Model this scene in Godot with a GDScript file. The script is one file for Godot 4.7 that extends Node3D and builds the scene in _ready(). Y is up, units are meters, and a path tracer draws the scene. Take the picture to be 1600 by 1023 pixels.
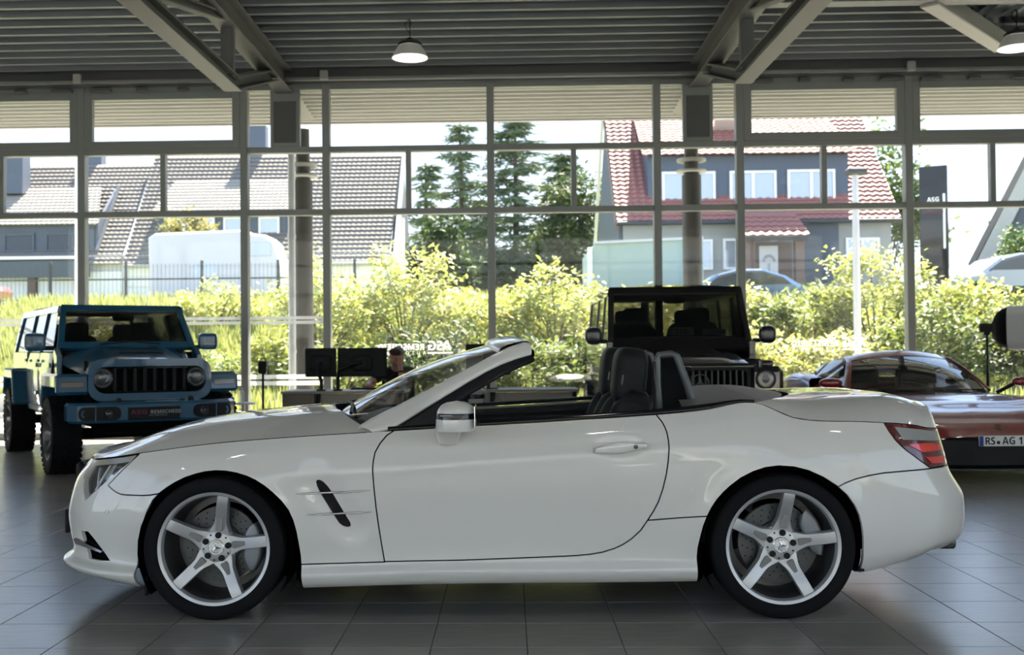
extends Node3D
# A car showroom: a white convertible seen from the side, three more cars before a glass front, houses and gardens beyond it.

func _ready():
	rng.seed = 11
	camera_and_light()
	materials()
	hall()
	print("hall ", Time.get_ticks_msec())
	convertible()
	print("convertible ", Time.get_ticks_msec())
	off_roader()
	box_wagon()
	sports_car()
	print("cars ", Time.get_ticks_msec())
	office()
	print("office ", Time.get_ticks_msec())
	outside()
	print("outside ", Time.get_ticks_msec())

func camera_and_light():
	var cam = Camera3D.new()
	cam.name = "camera"
	add_child(cam)
	cam.position = Vector3(0, 1.2405, 0)
	cam.rotation = Vector3(0.0193, 0.0264, -0.0088)
	var at = CameraAttributesPhysical.new()
	at.frustum_focal_length = 40.0
	at.frustum_focus_distance = 5.2
	at.exposure_aperture = 4.0
	cam.attributes = at
	cam.projection = Camera3D.PROJECTION_FRUSTUM
	cam.near = 0.05
	cam.far = 400.0
	cam.size = 2.0 * 0.05 * 511.5 / 1705.26
	cam.frustum_offset = Vector2(0.05 * 49.42 / 1705.26, 0)   # the lens is centred a little left of the frame's middle
	cam.current = true
	var env = Environment.new()
	env.background_mode = Environment.BG_SKY
	var sky = Sky.new()
	var sm = ProceduralSkyMaterial.new()
	sm.sky_top_color = Color(0.60, 0.71, 0.86)
	sm.sky_horizon_color = Color(0.93, 0.975, 1.0)
	sm.sky_curve = 0.12
	sm.ground_bottom_color = Color(0.45, 0.45, 0.42)
	sm.ground_horizon_color = Color(0.8, 0.84, 0.86)
	sm.sun_angle_max = 20.0
	sm.energy_multiplier = 1.0
	sky.sky_material = sm
	env.sky = sky
	env.background_energy_multiplier = 1.9
	env.tonemap_mode = Environment.TONE_MAPPER_LINEAR
	env.tonemap_exposure = 1.7
	env.sdfgi_enabled = true
	env.ssao_enabled = true
	env.ssil_enabled = true
	var we = WorldEnvironment.new()
	we.name = "environment"
	we.environment = env
	add_child(we)
	var sun = DirectionalLight3D.new()
	sun.name = "sun"
	sun.light_color = Color(1.0, 0.96, 0.88)
	sun.light_energy = 7.0
	sun.light_angular_distance = 0.53
	sun.shadow_enabled = true
	add_child(sun)
	var to_sun = Vector3(0.24, 1.25, -0.80).normalized()
	sun.look_at_from_position(to_sun * 10.0, Vector3.ZERO, Vector3.UP)

func noise_tex(freq, lo, hi, w = 512, kind = FastNoiseLite.TYPE_SIMPLEX_SMOOTH, stretch = 1.0):
	var n = FastNoiseLite.new()
	n.noise_type = kind
	n.frequency = freq
	n.fractal_octaves = 4
	n.seed = 5
	var t = NoiseTexture2D.new()
	t.noise = n
	t.width = w
	t.height = w
	t.seamless = true
	var g = Gradient.new()
	g.set_color(0, lo)
	g.set_color(1, hi)
	t.color_ramp = g
	return t

func materials():
	paint("white_paint", lin(0.74, 0.728, 0.68), 0.4)
	paint("blue_paint", lin(0.007, 0.085, 0.17), 0.4)
	paint("black_paint", lin(0.012, 0.012, 0.014), 0.35)
	paint("red_paint", lin(0.24, 0.004, 0.006), 0.35)
	mat("black_plastic", lin(0.008, 0.008, 0.009), 0.5, 0.0, {"metallic_specular": 0.35})
	mat("gloss_black", lin(0.008, 0.008, 0.009), 0.08)
	mat("matt_black", lin(0.005, 0.005, 0.005), 0.9, 0.0, {"metallic_specular": 0.2})
	mat("rubber", lin(0.007, 0.007, 0.008), 0.8, 0.0, {"metallic_specular": 0.3})
	mat("leather", lin(0.009, 0.010, 0.010), 0.55, 0.0, {"metallic_specular": 0.35})
	mat("piping", lin(0.17, 0.18, 0.16), 0.6)
	mat("chrome", lin(0.75, 0.76, 0.77), 0.08, 1.0)
	mat("satin_chrome", lin(0.68, 0.69, 0.70), 0.22, 1.0)
	mat("alloy", lin(0.58, 0.59, 0.60), 0.42, 0.7)
	mat("alloy_dark", lin(0.15, 0.15, 0.15), 0.45, 0.9)
	mat("brake_steel", lin(0.10, 0.105, 0.11), 0.45, 0.8)
	mat("caliper_grey", lin(0.26, 0.28, 0.30), 0.4, 0.3)
	mat("deck_grey", lin(0.22, 0.205, 0.185), 0.5)
	paint("tail_red", lin(0.10, 0.004, 0.006), 0.2)
	paint("tail_red_sunlit", lin(0.9, 0.03, 0.03), 0.2)  # red with the sunlight passing through the lens put into its colour
	paint("tail_clear", lin(0.32, 0.33, 0.33), 0.15)
	paint("amber_lens", lin(0.16, 0.14, 0.12), 0.2)
	mat("lamp_glass_dark", lin(0.04, 0.045, 0.05), 0.05, 0.6)
	glass("car_glass", lin(0.02, 0.03, 0.028), 0.12)
	glass("tinted_glass", lin(0.006, 0.008, 0.008), 0.62)
	glass("lens_glass", lin(0.5, 0.52, 0.52), 0.08)
	glass("pane_glass", lin(0.25, 0.30, 0.29), 0.03)
	M["pane_glass"].metallic_specular = 0.33
	glass("film_white", lin(0.8, 0.82, 0.82), 0.6)
	M["film_white"].roughness = 0.3
	M["film_white"].backlight_enabled = true
	M["film_white"].backlight = Color(0.8, 0.8, 0.8)
	mat("window_vinyl", lin(0.85, 0.85, 0.85), 0.5, 0.0, {"backlight_enabled": true, "backlight": Color(0.9, 0.9, 0.9)})
	mat("white_vinyl", lin(0.85, 0.85, 0.85), 0.5)
	mat("facade_metal", lin(0.235, 0.25, 0.242), 0.42, 0.15)
	mat("steel_grey", lin(0.088, 0.092, 0.09), 0.5, 0.1)
	mat("deck_metal", lin(0.155, 0.17, 0.175), 0.4, 0.25)
	mat("canopy_cream", lin(0.40, 0.40, 0.37), 0.55)
	mat("wall_paint", lin(0.62, 0.62, 0.60), 0.8)
	mat("concrete", lin(0.50, 0.49, 0.46), 0.85)
	M["concrete"].albedo_texture = noise_tex(0.02, Color(0.86, 0.86, 0.86), Color(1, 1, 1))
	M["concrete"].uv1_triplanar = true
	M["concrete"].uv1_world_triplanar = true
	M["concrete"].uv1_scale = Vector3(0.3, 0.3, 0.3)
	mat("grout", lin(0.02, 0.02, 0.02), 0.9)
	# stoneware tiles, four firings of the same clay
	var tones = [Color(0.60, 0.588, 0.565), Color(0.588, 0.578, 0.56), Color(0.615, 0.60, 0.575), Color(0.595, 0.588, 0.575)]
	var grain = noise_tex(0.012, Color(0.93, 0.93, 0.93), Color(1, 1, 1), 1024)
	var wear = noise_tex(0.03, Color(0.9, 0.9, 0.9), Color(1, 1, 1), 512)
	for i in 4:
		var m = mat("tile%d" % i, tones[i], 0.24)
		m.albedo_texture = grain
		m.roughness_texture = wear
		m.uv1_triplanar = true
		m.uv1_world_triplanar = true
		m.uv1_scale = Vector3(0.35, 0.35, 2.4)
	var mt = mat("tile_many", Color(1, 1, 1), 0.24)
	mt.vertex_color_use_as_albedo = true
	mt.albedo_texture = grain
	mt.roughness_texture = wear
	mt.uv1_triplanar = true
	mt.uv1_world_triplanar = true
	mt.uv1_scale = Vector3(0.35, 0.35, 2.4)
# ---------------------------------------------------------------- helpers
var rng = RandomNumberGenerator.new()
var used_names = {}
var M = {}

class MB:
	# collects triangles of one part
	var v = PackedVector3Array()
	var n = PackedVector3Array()
	var uv = PackedVector2Array()
	var ix = PackedInt32Array()
	var xf = Transform3D()
	var use_uv = false

	func at(p, basis = Basis()):
		xf = Transform3D(basis, p)
		return self

	func vert(p, nn, t = Vector2.ZERO):
		v.append(xf * p)
		n.append((xf.basis * nn).normalized())
		if use_uv:
			uv.append(t)
		return v.size() - 1

	func tri(a, b, c, hint):
		var nn = (c - a).cross(b - a)
		if nn.length_squared() < 1e-18:
			return
		nn = nn.normalized()
		if nn.dot(hint) < 0.0:
			nn = -nn
			var s = b
			b = c
			c = s
		var k = vert(a, nn)
		vert(b, nn)
		vert(c, nn)
		ix.append_array([k, k + 1, k + 2])

	func quad(a, b, c, d, hint):
		var nn = (c - a).cross(b - a)
		if nn.length_squared() < 1e-16:
			nn = (d - a).cross(c - a)
		if nn.length_squared() < 1e-18:
			return
		nn = nn.normalized()
		var flip = nn.dot(hint) < 0.0
		if flip:
			nn = -nn
		var k = vert(a, nn, Vector2(0, 1))
		vert(b, nn, Vector2(1, 1))
		vert(c, nn, Vector2(1, 0))
		vert(d, nn, Vector2(0, 0))
		if flip:
			ix.append_array([k, k + 2, k + 1, k, k + 3, k + 2])
		else:
			ix.append_array([k, k + 1, k + 2, k, k + 2, k + 3])

	func box(c, s, bev = 0.0):
		var h = s * 0.5
		if bev <= 0.0:
			for ax in 3:
				for sg in [-1.0, 1.0]:
					var nn = Vector3.ZERO
					nn[ax] = sg
					var u = Vector3.ZERO
					u[(ax + 1) % 3] = h[(ax + 1) % 3]
					var w = Vector3.ZERO
					w[(ax + 2) % 3] = h[(ax + 2) % 3]
					var o = c + nn * h[ax]
					quad(o - u - w, o + u - w, o + u + w, o - u + w, nn)
			return self
		var b = minf(bev, minf(h.x, minf(h.y, h.z)) * 0.98)
		var q = h - Vector3(b, b, b)
		for ax in 3:
			for sg in [-1.0, 1.0]:
				var nn = Vector3.ZERO
				nn[ax] = sg
				var a1 = (ax + 1) % 3
				var a2 = (ax + 2) % 3
				var u = Vector3.ZERO
				u[a1] = q[a1]
				var w = Vector3.ZERO
				w[a2] = q[a2]
				var o = c + nn * h[ax]
				quad(o - u - w, o + u - w, o + u + w, o - u + w, nn)
				# edge chamfers towards +-a1 (each edge made once per pair)
				for s2 in [-1.0, 1.0]:
					var m = Vector3.ZERO
					m[a1] = s2
					var p = c
					var e0 = p + nn * h[ax] + m * q[a1] - w
					var e1 = p + nn * h[ax] + m * q[a1] + w
					var f0 = p + nn * q[ax] + m * h[a1] - w
					var f1 = p + nn * q[ax] + m * h[a1] + w
					quad(e0, e1, f1, f0, nn + m)
		for sx in [-1.0, 1.0]:
			for sy in [-1.0, 1.0]:
				for sz in [-1.0, 1.0]:
					var d = Vector3(sx, sy, sz)
					tri(c + d * Vector3(h.x, q.y, q.z), c + d * Vector3(q.x, h.y, q.z), c + d * Vector3(q.x, q.y, h.z), d)
		return self

	# rows of points; smooth normals; normals turned to face away from 'inside' (or along it if 'along')
	func grid(rows, wrap = false, inside = null, along = null, double = false):
		var nr = rows.size()
		var nc = rows[0].size()
		var base = v.size()
		var flip_votes = 0.0
		var nrm = []
		for i in nr:
			var line = PackedVector3Array()
			for j in nc:
				var jp = j + 1
				var jm = j - 1
				if wrap:
					jp = (j + 1) % nc if j + 1 < nc else 1
					jm = j - 1 if j > 0 else nc - 2
				else:
					jp = mini(jp, nc - 1)
					jm = maxi(jm, 0)
				var du = rows[mini(i + 1, nr - 1)][j] - rows[maxi(i - 1, 0)][j]
				var dv = rows[i][jp] - rows[i][jm]
				var nn = du.cross(dv)
				if nn.length_squared() < 1e-20:
					# collapsed pole: take from neighbour row
					var i2 = i + 1 if i == 0 else i - 1
					i2 = clampi(i2, 0, nr - 1)
					dv = rows[i2][jp] - rows[i2][jm]
					nn = du.cross(dv)
				if nn.length_squared() < 1e-24:
					nn = Vector3.UP
				nn = nn.normalized()
				line.append(nn)
				if inside != null:
					flip_votes += nn.dot((rows[i][j] - inside).normalized())
				elif along != null:
					flip_votes += nn.dot(along)
			nrm.append(line)
		var sg = -1.0 if flip_votes < 0.0 else 1.0
		for i in nr:
			for j in nc:
				vert(rows[i][j], nrm[i][j] * sg, Vector2(float(j) / maxi(nc - 1, 1), float(i) / maxi(nr - 1, 1)))
		for i in nr - 1:
			for j in nc - 1:
				var a = base + i * nc + j
				var b = a + 1
				var c = a + nc + 1
				var d = a + nc
				# clockwise when seen from the normal side
				if sg > 0.0:
					ix.append_array([a, b, c, a, c, d])
				else:
					ix.append_array([a, c, b, a, d, c])
		return self

	# profile of (radius, height) turned round the local Y axis; sharp corners are split
	func lathe(prof, segs = 24):
		var start = 0
		var k = 0
		var pieces = []
		var cur = [prof[0]]
		for i in range(1, prof.size()):
			cur.append(prof[i])
			if i < prof.size() - 1:
				var a = (prof[i] - prof[i - 1]).normalized()
				var b = (prof[i + 1] - prof[i]).normalized()
				if a.dot(b) < 0.8:
					pieces.append(cur)
					cur = [prof[i]]
		pieces.append(cur)
		for pc in pieces:
			var rows = []
			for p in pc:
				var line = PackedVector3Array()
				for s in segs + 1:
					var a = TAU * s / segs
					line.append(Vector3(p.x * cos(a), p.y, p.x * sin(a)))
				rows.append(line)
			# normal of a profile running upwards on the right side points outwards
			var base = v.size()
			for i in rows.size():
				var d = pc[mini(i + 1, pc.size() - 1)] - pc[maxi(i - 1, 0)]
				var nn2 = Vector2(d.y, -d.x).normalized()
				for s in segs + 1:
					var a = TAU * s / segs
					vert(rows[i][s], Vector3(nn2.x * cos(a), nn2.y, nn2.x * sin(a)))
			for i in rows.size() - 1:
				for s in segs:
					var a = base + i * (segs + 1) + s
					ix.append_array([a, a + 1, a + segs + 1, a + 1, a + segs + 2, a + segs + 1])
		return self

	func tube(path, r, segs = 8, caps = true):
		var np = path.size()
		var rows = []
		var up = Vector3.UP
		var t0 = (path[1] - path[0]).normalized()
		if absf(t0.dot(up)) > 0.95:
			up = Vector3.RIGHT
		var side = t0.cross(up).normalized()
		for i in np:
			var t = (path[mini(i + 1, np - 1)] - path[maxi(i - 1, 0)]).normalized()
			side = (side - t * side.dot(t)).normalized()
			var w = side.cross(t)
			var rr = r[i] if r is Array or r is PackedFloat32Array else r
			var line = PackedVector3Array()
			for s in segs + 1:
				var a = TAU * s / segs
				line.append(path[i] + (side * cos(a) + w * sin(a)) * rr)
			rows.append(line)
		var base = v.size()
		for i in np:
			for s in segs + 1:
				vert(rows[i][s], rows[i][s] - path[i])
		for i in np - 1:
			for s in segs:
				var a = base + i * (segs + 1) + s
				ix.append_array([a, a + 1, a + segs + 1, a + 1, a + segs + 2, a + segs + 1])
		if caps:
			for e in [0, np - 1]:
				var out = (path[0] - path[1]) if e == 0 else (path[np - 1] - path[np - 2])
				for s in segs:
					tri(path[e], rows[e][s], rows[e][s + 1], out)
		return self

	# polygon in local XY pushed from z0 to z1
	func prism(poly, z0, z1, bev = 0.0):
		var p = PackedVector2Array(poly)
		if Geometry2D.is_polygon_clockwise(p):
			p.reverse()
		var m = p.size()
		var inner = PackedVector2Array()
		for i in m:
			var a = (p[i] - p[(i + m - 1) % m]).normalized()
			var b = (p[(i + 1) % m] - p[i]).normalized()
			var na = Vector2(-a.y, a.x)
			var nb = Vector2(-b.y, b.x)
			var s = na + nb
			var l = maxf(s.length_squared() * 0.5, 0.35)
			inner.append(p[i] + s / l * bev)
		var tr = Geometry2D.triangulate_polygon(inner)
		for q in range(0, tr.size(), 3):
			var a = inner[tr[q]]
			var b = inner[tr[q + 1]]
			var c = inner[tr[q + 2]]
			tri(Vector3(a.x, a.y, z1), Vector3(b.x, b.y, z1), Vector3(c.x, c.y, z1), Vector3(0, 0, z1 - z0))
			tri(Vector3(a.x, a.y, z0), Vector3(b.x, b.y, z0), Vector3(c.x, c.y, z0), Vector3(0, 0, z0 - z1))
		var sgn = signf(z1 - z0)
		for i in m:
			var j = (i + 1) % m
			var e = p[j] - p[i]
			var out = Vector3(e.y, -e.x, 0)
			quad(Vector3(p[i].x, p[i].y, z0 + sgn * bev), Vector3(p[j].x, p[j].y, z0 + sgn * bev), Vector3(p[j].x, p[j].y, z1 - sgn * bev), Vector3(p[i].x, p[i].y, z1 - sgn * bev), out)
			if bev > 0.0:
				quad(Vector3(p[i].x, p[i].y, z1 - sgn * bev), Vector3(p[j].x, p[j].y, z1 - sgn * bev), Vector3(inner[j].x, inner[j].y, z1), Vector3(inner[i].x, inner[i].y, z1), out + Vector3(0, 0, sgn * out.length()))
				quad(Vector3(p[i].x, p[i].y, z0 + sgn * bev), Vector3(p[j].x, p[j].y, z0 + sgn * bev), Vector3(inner[j].x, inner[j].y, z0), Vector3(inner[i].x, inner[i].y, z0), out - Vector3(0, 0, sgn * out.length()))
		return self

	# superellipsoid: e = 1 sphere, smaller = boxier
	func blob(c, s, e = 0.5, nu = 20, nv = 14):
		var rows = []
		for i in nv + 1:
			var a = -PI / 2 + PI * i / nv
			var line = PackedVector3Array()
			for j in nu + 1:
				var b = TAU * j / nu
				var ca = signf(cos(a)) * pow(absf(cos(a)), e)
				var sa = signf(sin(a)) * pow(absf(sin(a)), e)
				var cb = signf(cos(b)) * pow(absf(cos(b)), e)
				var sb = signf(sin(b)) * pow(absf(sin(b)), e)
				line.append(c + Vector3(s.x * 0.5 * ca * cb, s.y * 0.5 * sa, s.z * 0.5 * ca * sb))
			rows.append(line)
		return grid(rows, true, c)

	func mesh():
		var a = []
		a.resize(Mesh.ARRAY_MAX)
		a[Mesh.ARRAY_VERTEX] = v
		a[Mesh.ARRAY_NORMAL] = n
		if use_uv:
			a[Mesh.ARRAY_TEX_UV] = uv
		a[Mesh.ARRAY_INDEX] = ix
		var am = ArrayMesh.new()
		am.add_surface_from_arrays(Mesh.PRIMITIVE_TRIANGLES, a)
		return am

func V(x, y, z):
	return Vector3(x, y, z)

func V2s(a):
	# [x, y, x, y ...] as points
	var o = PackedVector2Array()
	for i in range(0, a.size(), 2):
		o.append(Vector2(a[i], a[i + 1]))
	return o

func mat(called, c, rough = 0.6, metal = 0.0, extra = {}):
	var m = StandardMaterial3D.new()
	m.resource_name = called
	m.albedo_color = c
	m.roughness = rough
	m.metallic = metal
	for k in extra:
		m.set(k, extra[k])
	M[called] = m
	return m

func lin(r, g, b):
	# a measured reflectance as the sRGB colour that materials take
	return Color(r, g, b).linear_to_srgb()

func paint(called, c, rough = 0.35, metal = 0.0):
	return mat(called, c, rough, metal, {"clearcoat_enabled": true, "clearcoat": 1.0, "clearcoat_roughness": 0.03})

func glass(called, c, alpha):
	c.a = alpha
	return mat(called, c, 0.02, 0.0, {"transparency": BaseMaterial3D.TRANSPARENCY_ALPHA})

func numbered(called):
	if not used_names.has(called):
		used_names[called] = 0
		return called
	used_names[called] += 1
	return "%s_%03d" % [called, used_names[called]]

func thing(called, label, category, at = Vector3.ZERO, turn = 0.0, group = ""):
	var o = Node3D.new()
	o.name = numbered(called)
	add_child(o)
	o.position = at
	o.rotation.y = turn
	tag(o, label, category, group)
	return o

func tag(o, label, category, group = "", kind = ""):
	if label:
		o.set_meta("label", label)
	if category:
		o.set_meta("category", category)
	if group:
		o.set_meta("group", group)
	if kind:
		o.set_meta("kind", kind)
	return o

func structure(called):
	var o = Node3D.new()
	o.name = called
	add_child(o)
	o.set_meta("kind", "structure")
	return o

func part(parent, called, mb, m, at = null):
	var o = MeshInstance3D.new()
	o.name = called
	o.mesh = mb.mesh() if mb is MB else mb
	o.material_override = m
	if at != null:
		if at is Transform3D:
			o.transform = at
		else:
			o.position = at
	parent.add_child(o, true)
	return o

func group_part(parent, called, at = Vector3.ZERO):
	var o = Node3D.new()
	o.name = called
	o.position = at
	parent.add_child(o, true)
	return o

func solo(called, mb, m, label, category, at = Vector3.ZERO, turn = 0.0, group = ""):
	var o = MeshInstance3D.new()
	o.name = numbered(called)
	o.mesh = mb.mesh() if mb is MB else mb
	o.material_override = m
	add_child(o)
	o.position = at
	o.rotation.y = turn
	return tag(o, label, category, group)

func lettering(parent, called, txt, height, m, at, basis = Basis(), depth = 0.004, bold = false, spacing = 0.0):
	var t = TextMesh.new()
	var f = SystemFont.new()
	f.font_names = PackedStringArray(["Droid Sans"])
	f.font_weight = 700 if bold else 400
	t.font = f
	t.text = txt
	t.font_size = 64
	t.pixel_size = height / 46.0
	t.depth = depth
	var o = MeshInstance3D.new()
	o.name = called
	o.mesh = t
	o.material_override = m
	o.transform = Transform3D(basis, at)
	parent.add_child(o, true)
	return o

func smooth(a, b, x):
	var t = clampf((x - a) / (b - a), 0.0, 1.0)
	return t * t * (3.0 - 2.0 * t)

# one continuous skin round tapered bones [a, b, ra, rb], as surface nets
func skin(bones, cell, k = 0.04):
	var lo = Vector3(1e9, 1e9, 1e9)
	var hi = -lo
	for b in bones:
		for e in 2:
			var r = b[2 + e] + cell * 3.0
			lo = lo.min(b[e] - Vector3(r, r, r))
			hi = hi.max(b[e] + Vector3(r, r, r))
	var nx = int((hi.x - lo.x) / cell) + 2
	var ny = int((hi.y - lo.y) / cell) + 2
	var nz = int((hi.z - lo.z) / cell) + 2
	var f = PackedFloat32Array()
	f.resize(nx * ny * nz)
	f.fill(1.0)
	for b in bones:
		var r = maxf(b[2], b[3]) + cell * 2.5 + k
		var l0 = (b[0].min(b[1]) - Vector3(r, r, r) - lo) / cell
		var h0 = (b[0].max(b[1]) + Vector3(r, r, r) - lo) / cell
		var ab = b[1] - b[0]
		var ll = maxf(ab.length_squared(), 1e-9)
		for z in range(maxi(0, int(l0.z)), mini(nz - 1, int(h0.z) + 1)):
			for y in range(maxi(0, int(l0.y)), mini(ny - 1, int(h0.y) + 1)):
				var at = (z * ny + y) * nx
				for x in range(maxi(0, int(l0.x)), mini(nx - 1, int(h0.x) + 1)):
					var p = lo + Vector3(x, y, z) * cell
					var t = clampf((p - b[0]).dot(ab) / ll, 0.0, 1.0)
					var d = (p - b[0] - ab * t).length() - lerpf(b[2], b[3], t)
					var g = f[at + x]
					var h = maxf(k - absf(g - d), 0.0) / k
					f[at + x] = minf(g, d) - h * h * k * 0.25
	var mb = MB.new()
	var idx = {}
	var corner = [0, 1, nx, nx + 1, nx * ny, nx * ny + 1, nx * ny + nx, nx * ny + nx + 1]
	var off = [Vector3(0, 0, 0), Vector3(1, 0, 0), Vector3(0, 1, 0), Vector3(1, 1, 0), Vector3(0, 0, 1), Vector3(1, 0, 1), Vector3(0, 1, 1), Vector3(1, 1, 1)]
	var edges = [[0, 1], [2, 3], [4, 5], [6, 7], [0, 2], [1, 3], [4, 6], [5, 7], [0, 4], [1, 5], [2, 6], [3, 7]]
	for z in nz - 1:
		for y in ny - 1:
			var at = (z * ny + y) * nx
			for x in nx - 1:
				var c = at + x
				var neg = 0
				for q in 8:
					if f[c + corner[q]] < 0.0:
						neg += 1
				if neg == 0 or neg == 8:
					continue
				var s = Vector3.ZERO
				var m = 0
				for e in edges:
					var a = f[c + corner[e[0]]]
					var b = f[c + corner[e[1]]]
					if (a < 0.0) != (b < 0.0):
						s += off[e[0]].lerp(off[e[1]], a / (a - b))
						m += 1
				var g = Vector3(f[c + 1] - f[c] + f[c + corner[7]] - f[c + corner[6]], f[c + nx] - f[c] + f[c + corner[7]] - f[c + corner[5]], f[c + nx * ny] - f[c] + f[c + corner[7]] - f[c + corner[3]])
				idx[c] = mb.vert(lo + (Vector3(x, y, z) + s / m) * cell, g.normalized() if g.length_squared() > 0.0 else Vector3.UP)
	var step = [1, nx, nx * ny]
	for c in idx:
		for ax in 3:
			var u = step[(ax + 1) % 3]
			var w = step[(ax + 2) % 3]
			var a = f[c]
			if c + step[ax] >= f.size():
				continue
			var b = f[c + step[ax]]
			if (a < 0.0) == (b < 0.0):
				continue
			if not (idx.has(c - u) and idx.has(c - w) and idx.has(c - u - w)):
				continue
			var q = [idx[c], idx[c - u], idx[c - u - w], idx[c - w]]
			if a < 0.0:
				mb.ix.append_array([q[0], q[2], q[1], q[0], q[3], q[2]])
			else:
				mb.ix.append_array([q[0], q[1], q[2], q[0], q[2], q[3]])
	return mb
# ---------------------------------------------------------------- the hall
const ZF = -15.4                      # inner line of the glass front
const BAY = [-10.73, -8.40, -6.07, -3.74, -2.57, -0.24, 2.10, 3.26, 5.60, 7.93, 10.26]
const XL = -11.0
const XR = 10.6
const ZB = 6.0
const T1 = 3.19
const T2 = 4.08
const T3 = 5.0

func hall():
	tiles()
	glass_front()
	roof()
	back_of_hall()
	for z in [-13.0, -7.4, -2.5]:
		for x in [-8.35, -1.16, 6.03] if z != -2.5 else [-6.6, -3.0, 0.54, 4.15, 7.75]:
			high_bay(x, z)
	window_print()

func tiles():
	var fl = structure("floor")
	part(fl, "grout_bed", MB.new().box(V((XL + XR) / 2, -0.11, (ZF + ZB) / 2 - 0.05), V(XR - XL + 0.3, 0.2, ZB - ZF + 0.4)), M.grout)
	var tile = MB.new().box(V(0, -0.01, 0), V(0.3965, 0.02, 0.3965), 0.0015).mesh()
	var spots = []
	var x0 = -1.937 - 0.4 * 23
	var z0 = -8.156 - 0.4 * 18
	for i in 54:
		for j in 53:
			var c = V(x0 + 0.4 * i + 0.2, 0, z0 + 0.4 * j + 0.2)
			if c.x < XL + 0.1 or c.x > XR - 0.1 or c.z > ZB - 0.1 or c.z < ZF + 0.1:
				continue
			var half = 0.50 * -c.z + 0.35
			var seen = c.z < -4.2 and absf(c.x - 0.03 * -c.z) < half
			spots.append([c.length() + (0.0 if seen else 100.0), c])
	spots.sort_custom(func(a, b): return a[0] < b[0])
	var far = []
	for k in spots.size():
		if k < 300:
			part(fl, "tile", tile, M["tile%d" % rng.randi_range(0, 3)], spots[k][1])
		else:
			far.append(spots[k][1])
	var mm = MultiMesh.new()
	mm.transform_format = MultiMesh.TRANSFORM_3D
	mm.use_colors = true
	mm.mesh = tile
	mm.instance_count = far.size()
	var tones = [Color(0.60, 0.588, 0.565), Color(0.588, 0.578, 0.56), Color(0.615, 0.60, 0.575), Color(0.595, 0.588, 0.575)]
	for k in far.size():
		mm.set_instance_transform(k, Transform3D(Basis(), far[k]))
		mm.set_instance_color(k, tones[rng.randi_range(0, 3)].srgb_to_linear())
	var o = MultiMeshInstance3D.new()
	o.name = "further_tiles"
	o.multimesh = mm
	o.material_override = M.tile_many
	o.set_meta("kind", "stuff")
	fl.add_child(o)

func bar(parent, called, a, b, w, d, m):
	# a straight frame member from a to b (upright or level), w across in the facade, d deep
	var c = (a + b) / 2
	var l = (b - a).length()
	if absf(a.x - b.x) > 0.001:
		part(parent, called, MB.new().box(Vector3.ZERO, V(l, w, d), 0.006), m, c)
	else:
		part(parent, called, MB.new().box(Vector3.ZERO, V(w, l, d), 0.006), m, c)

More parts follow.
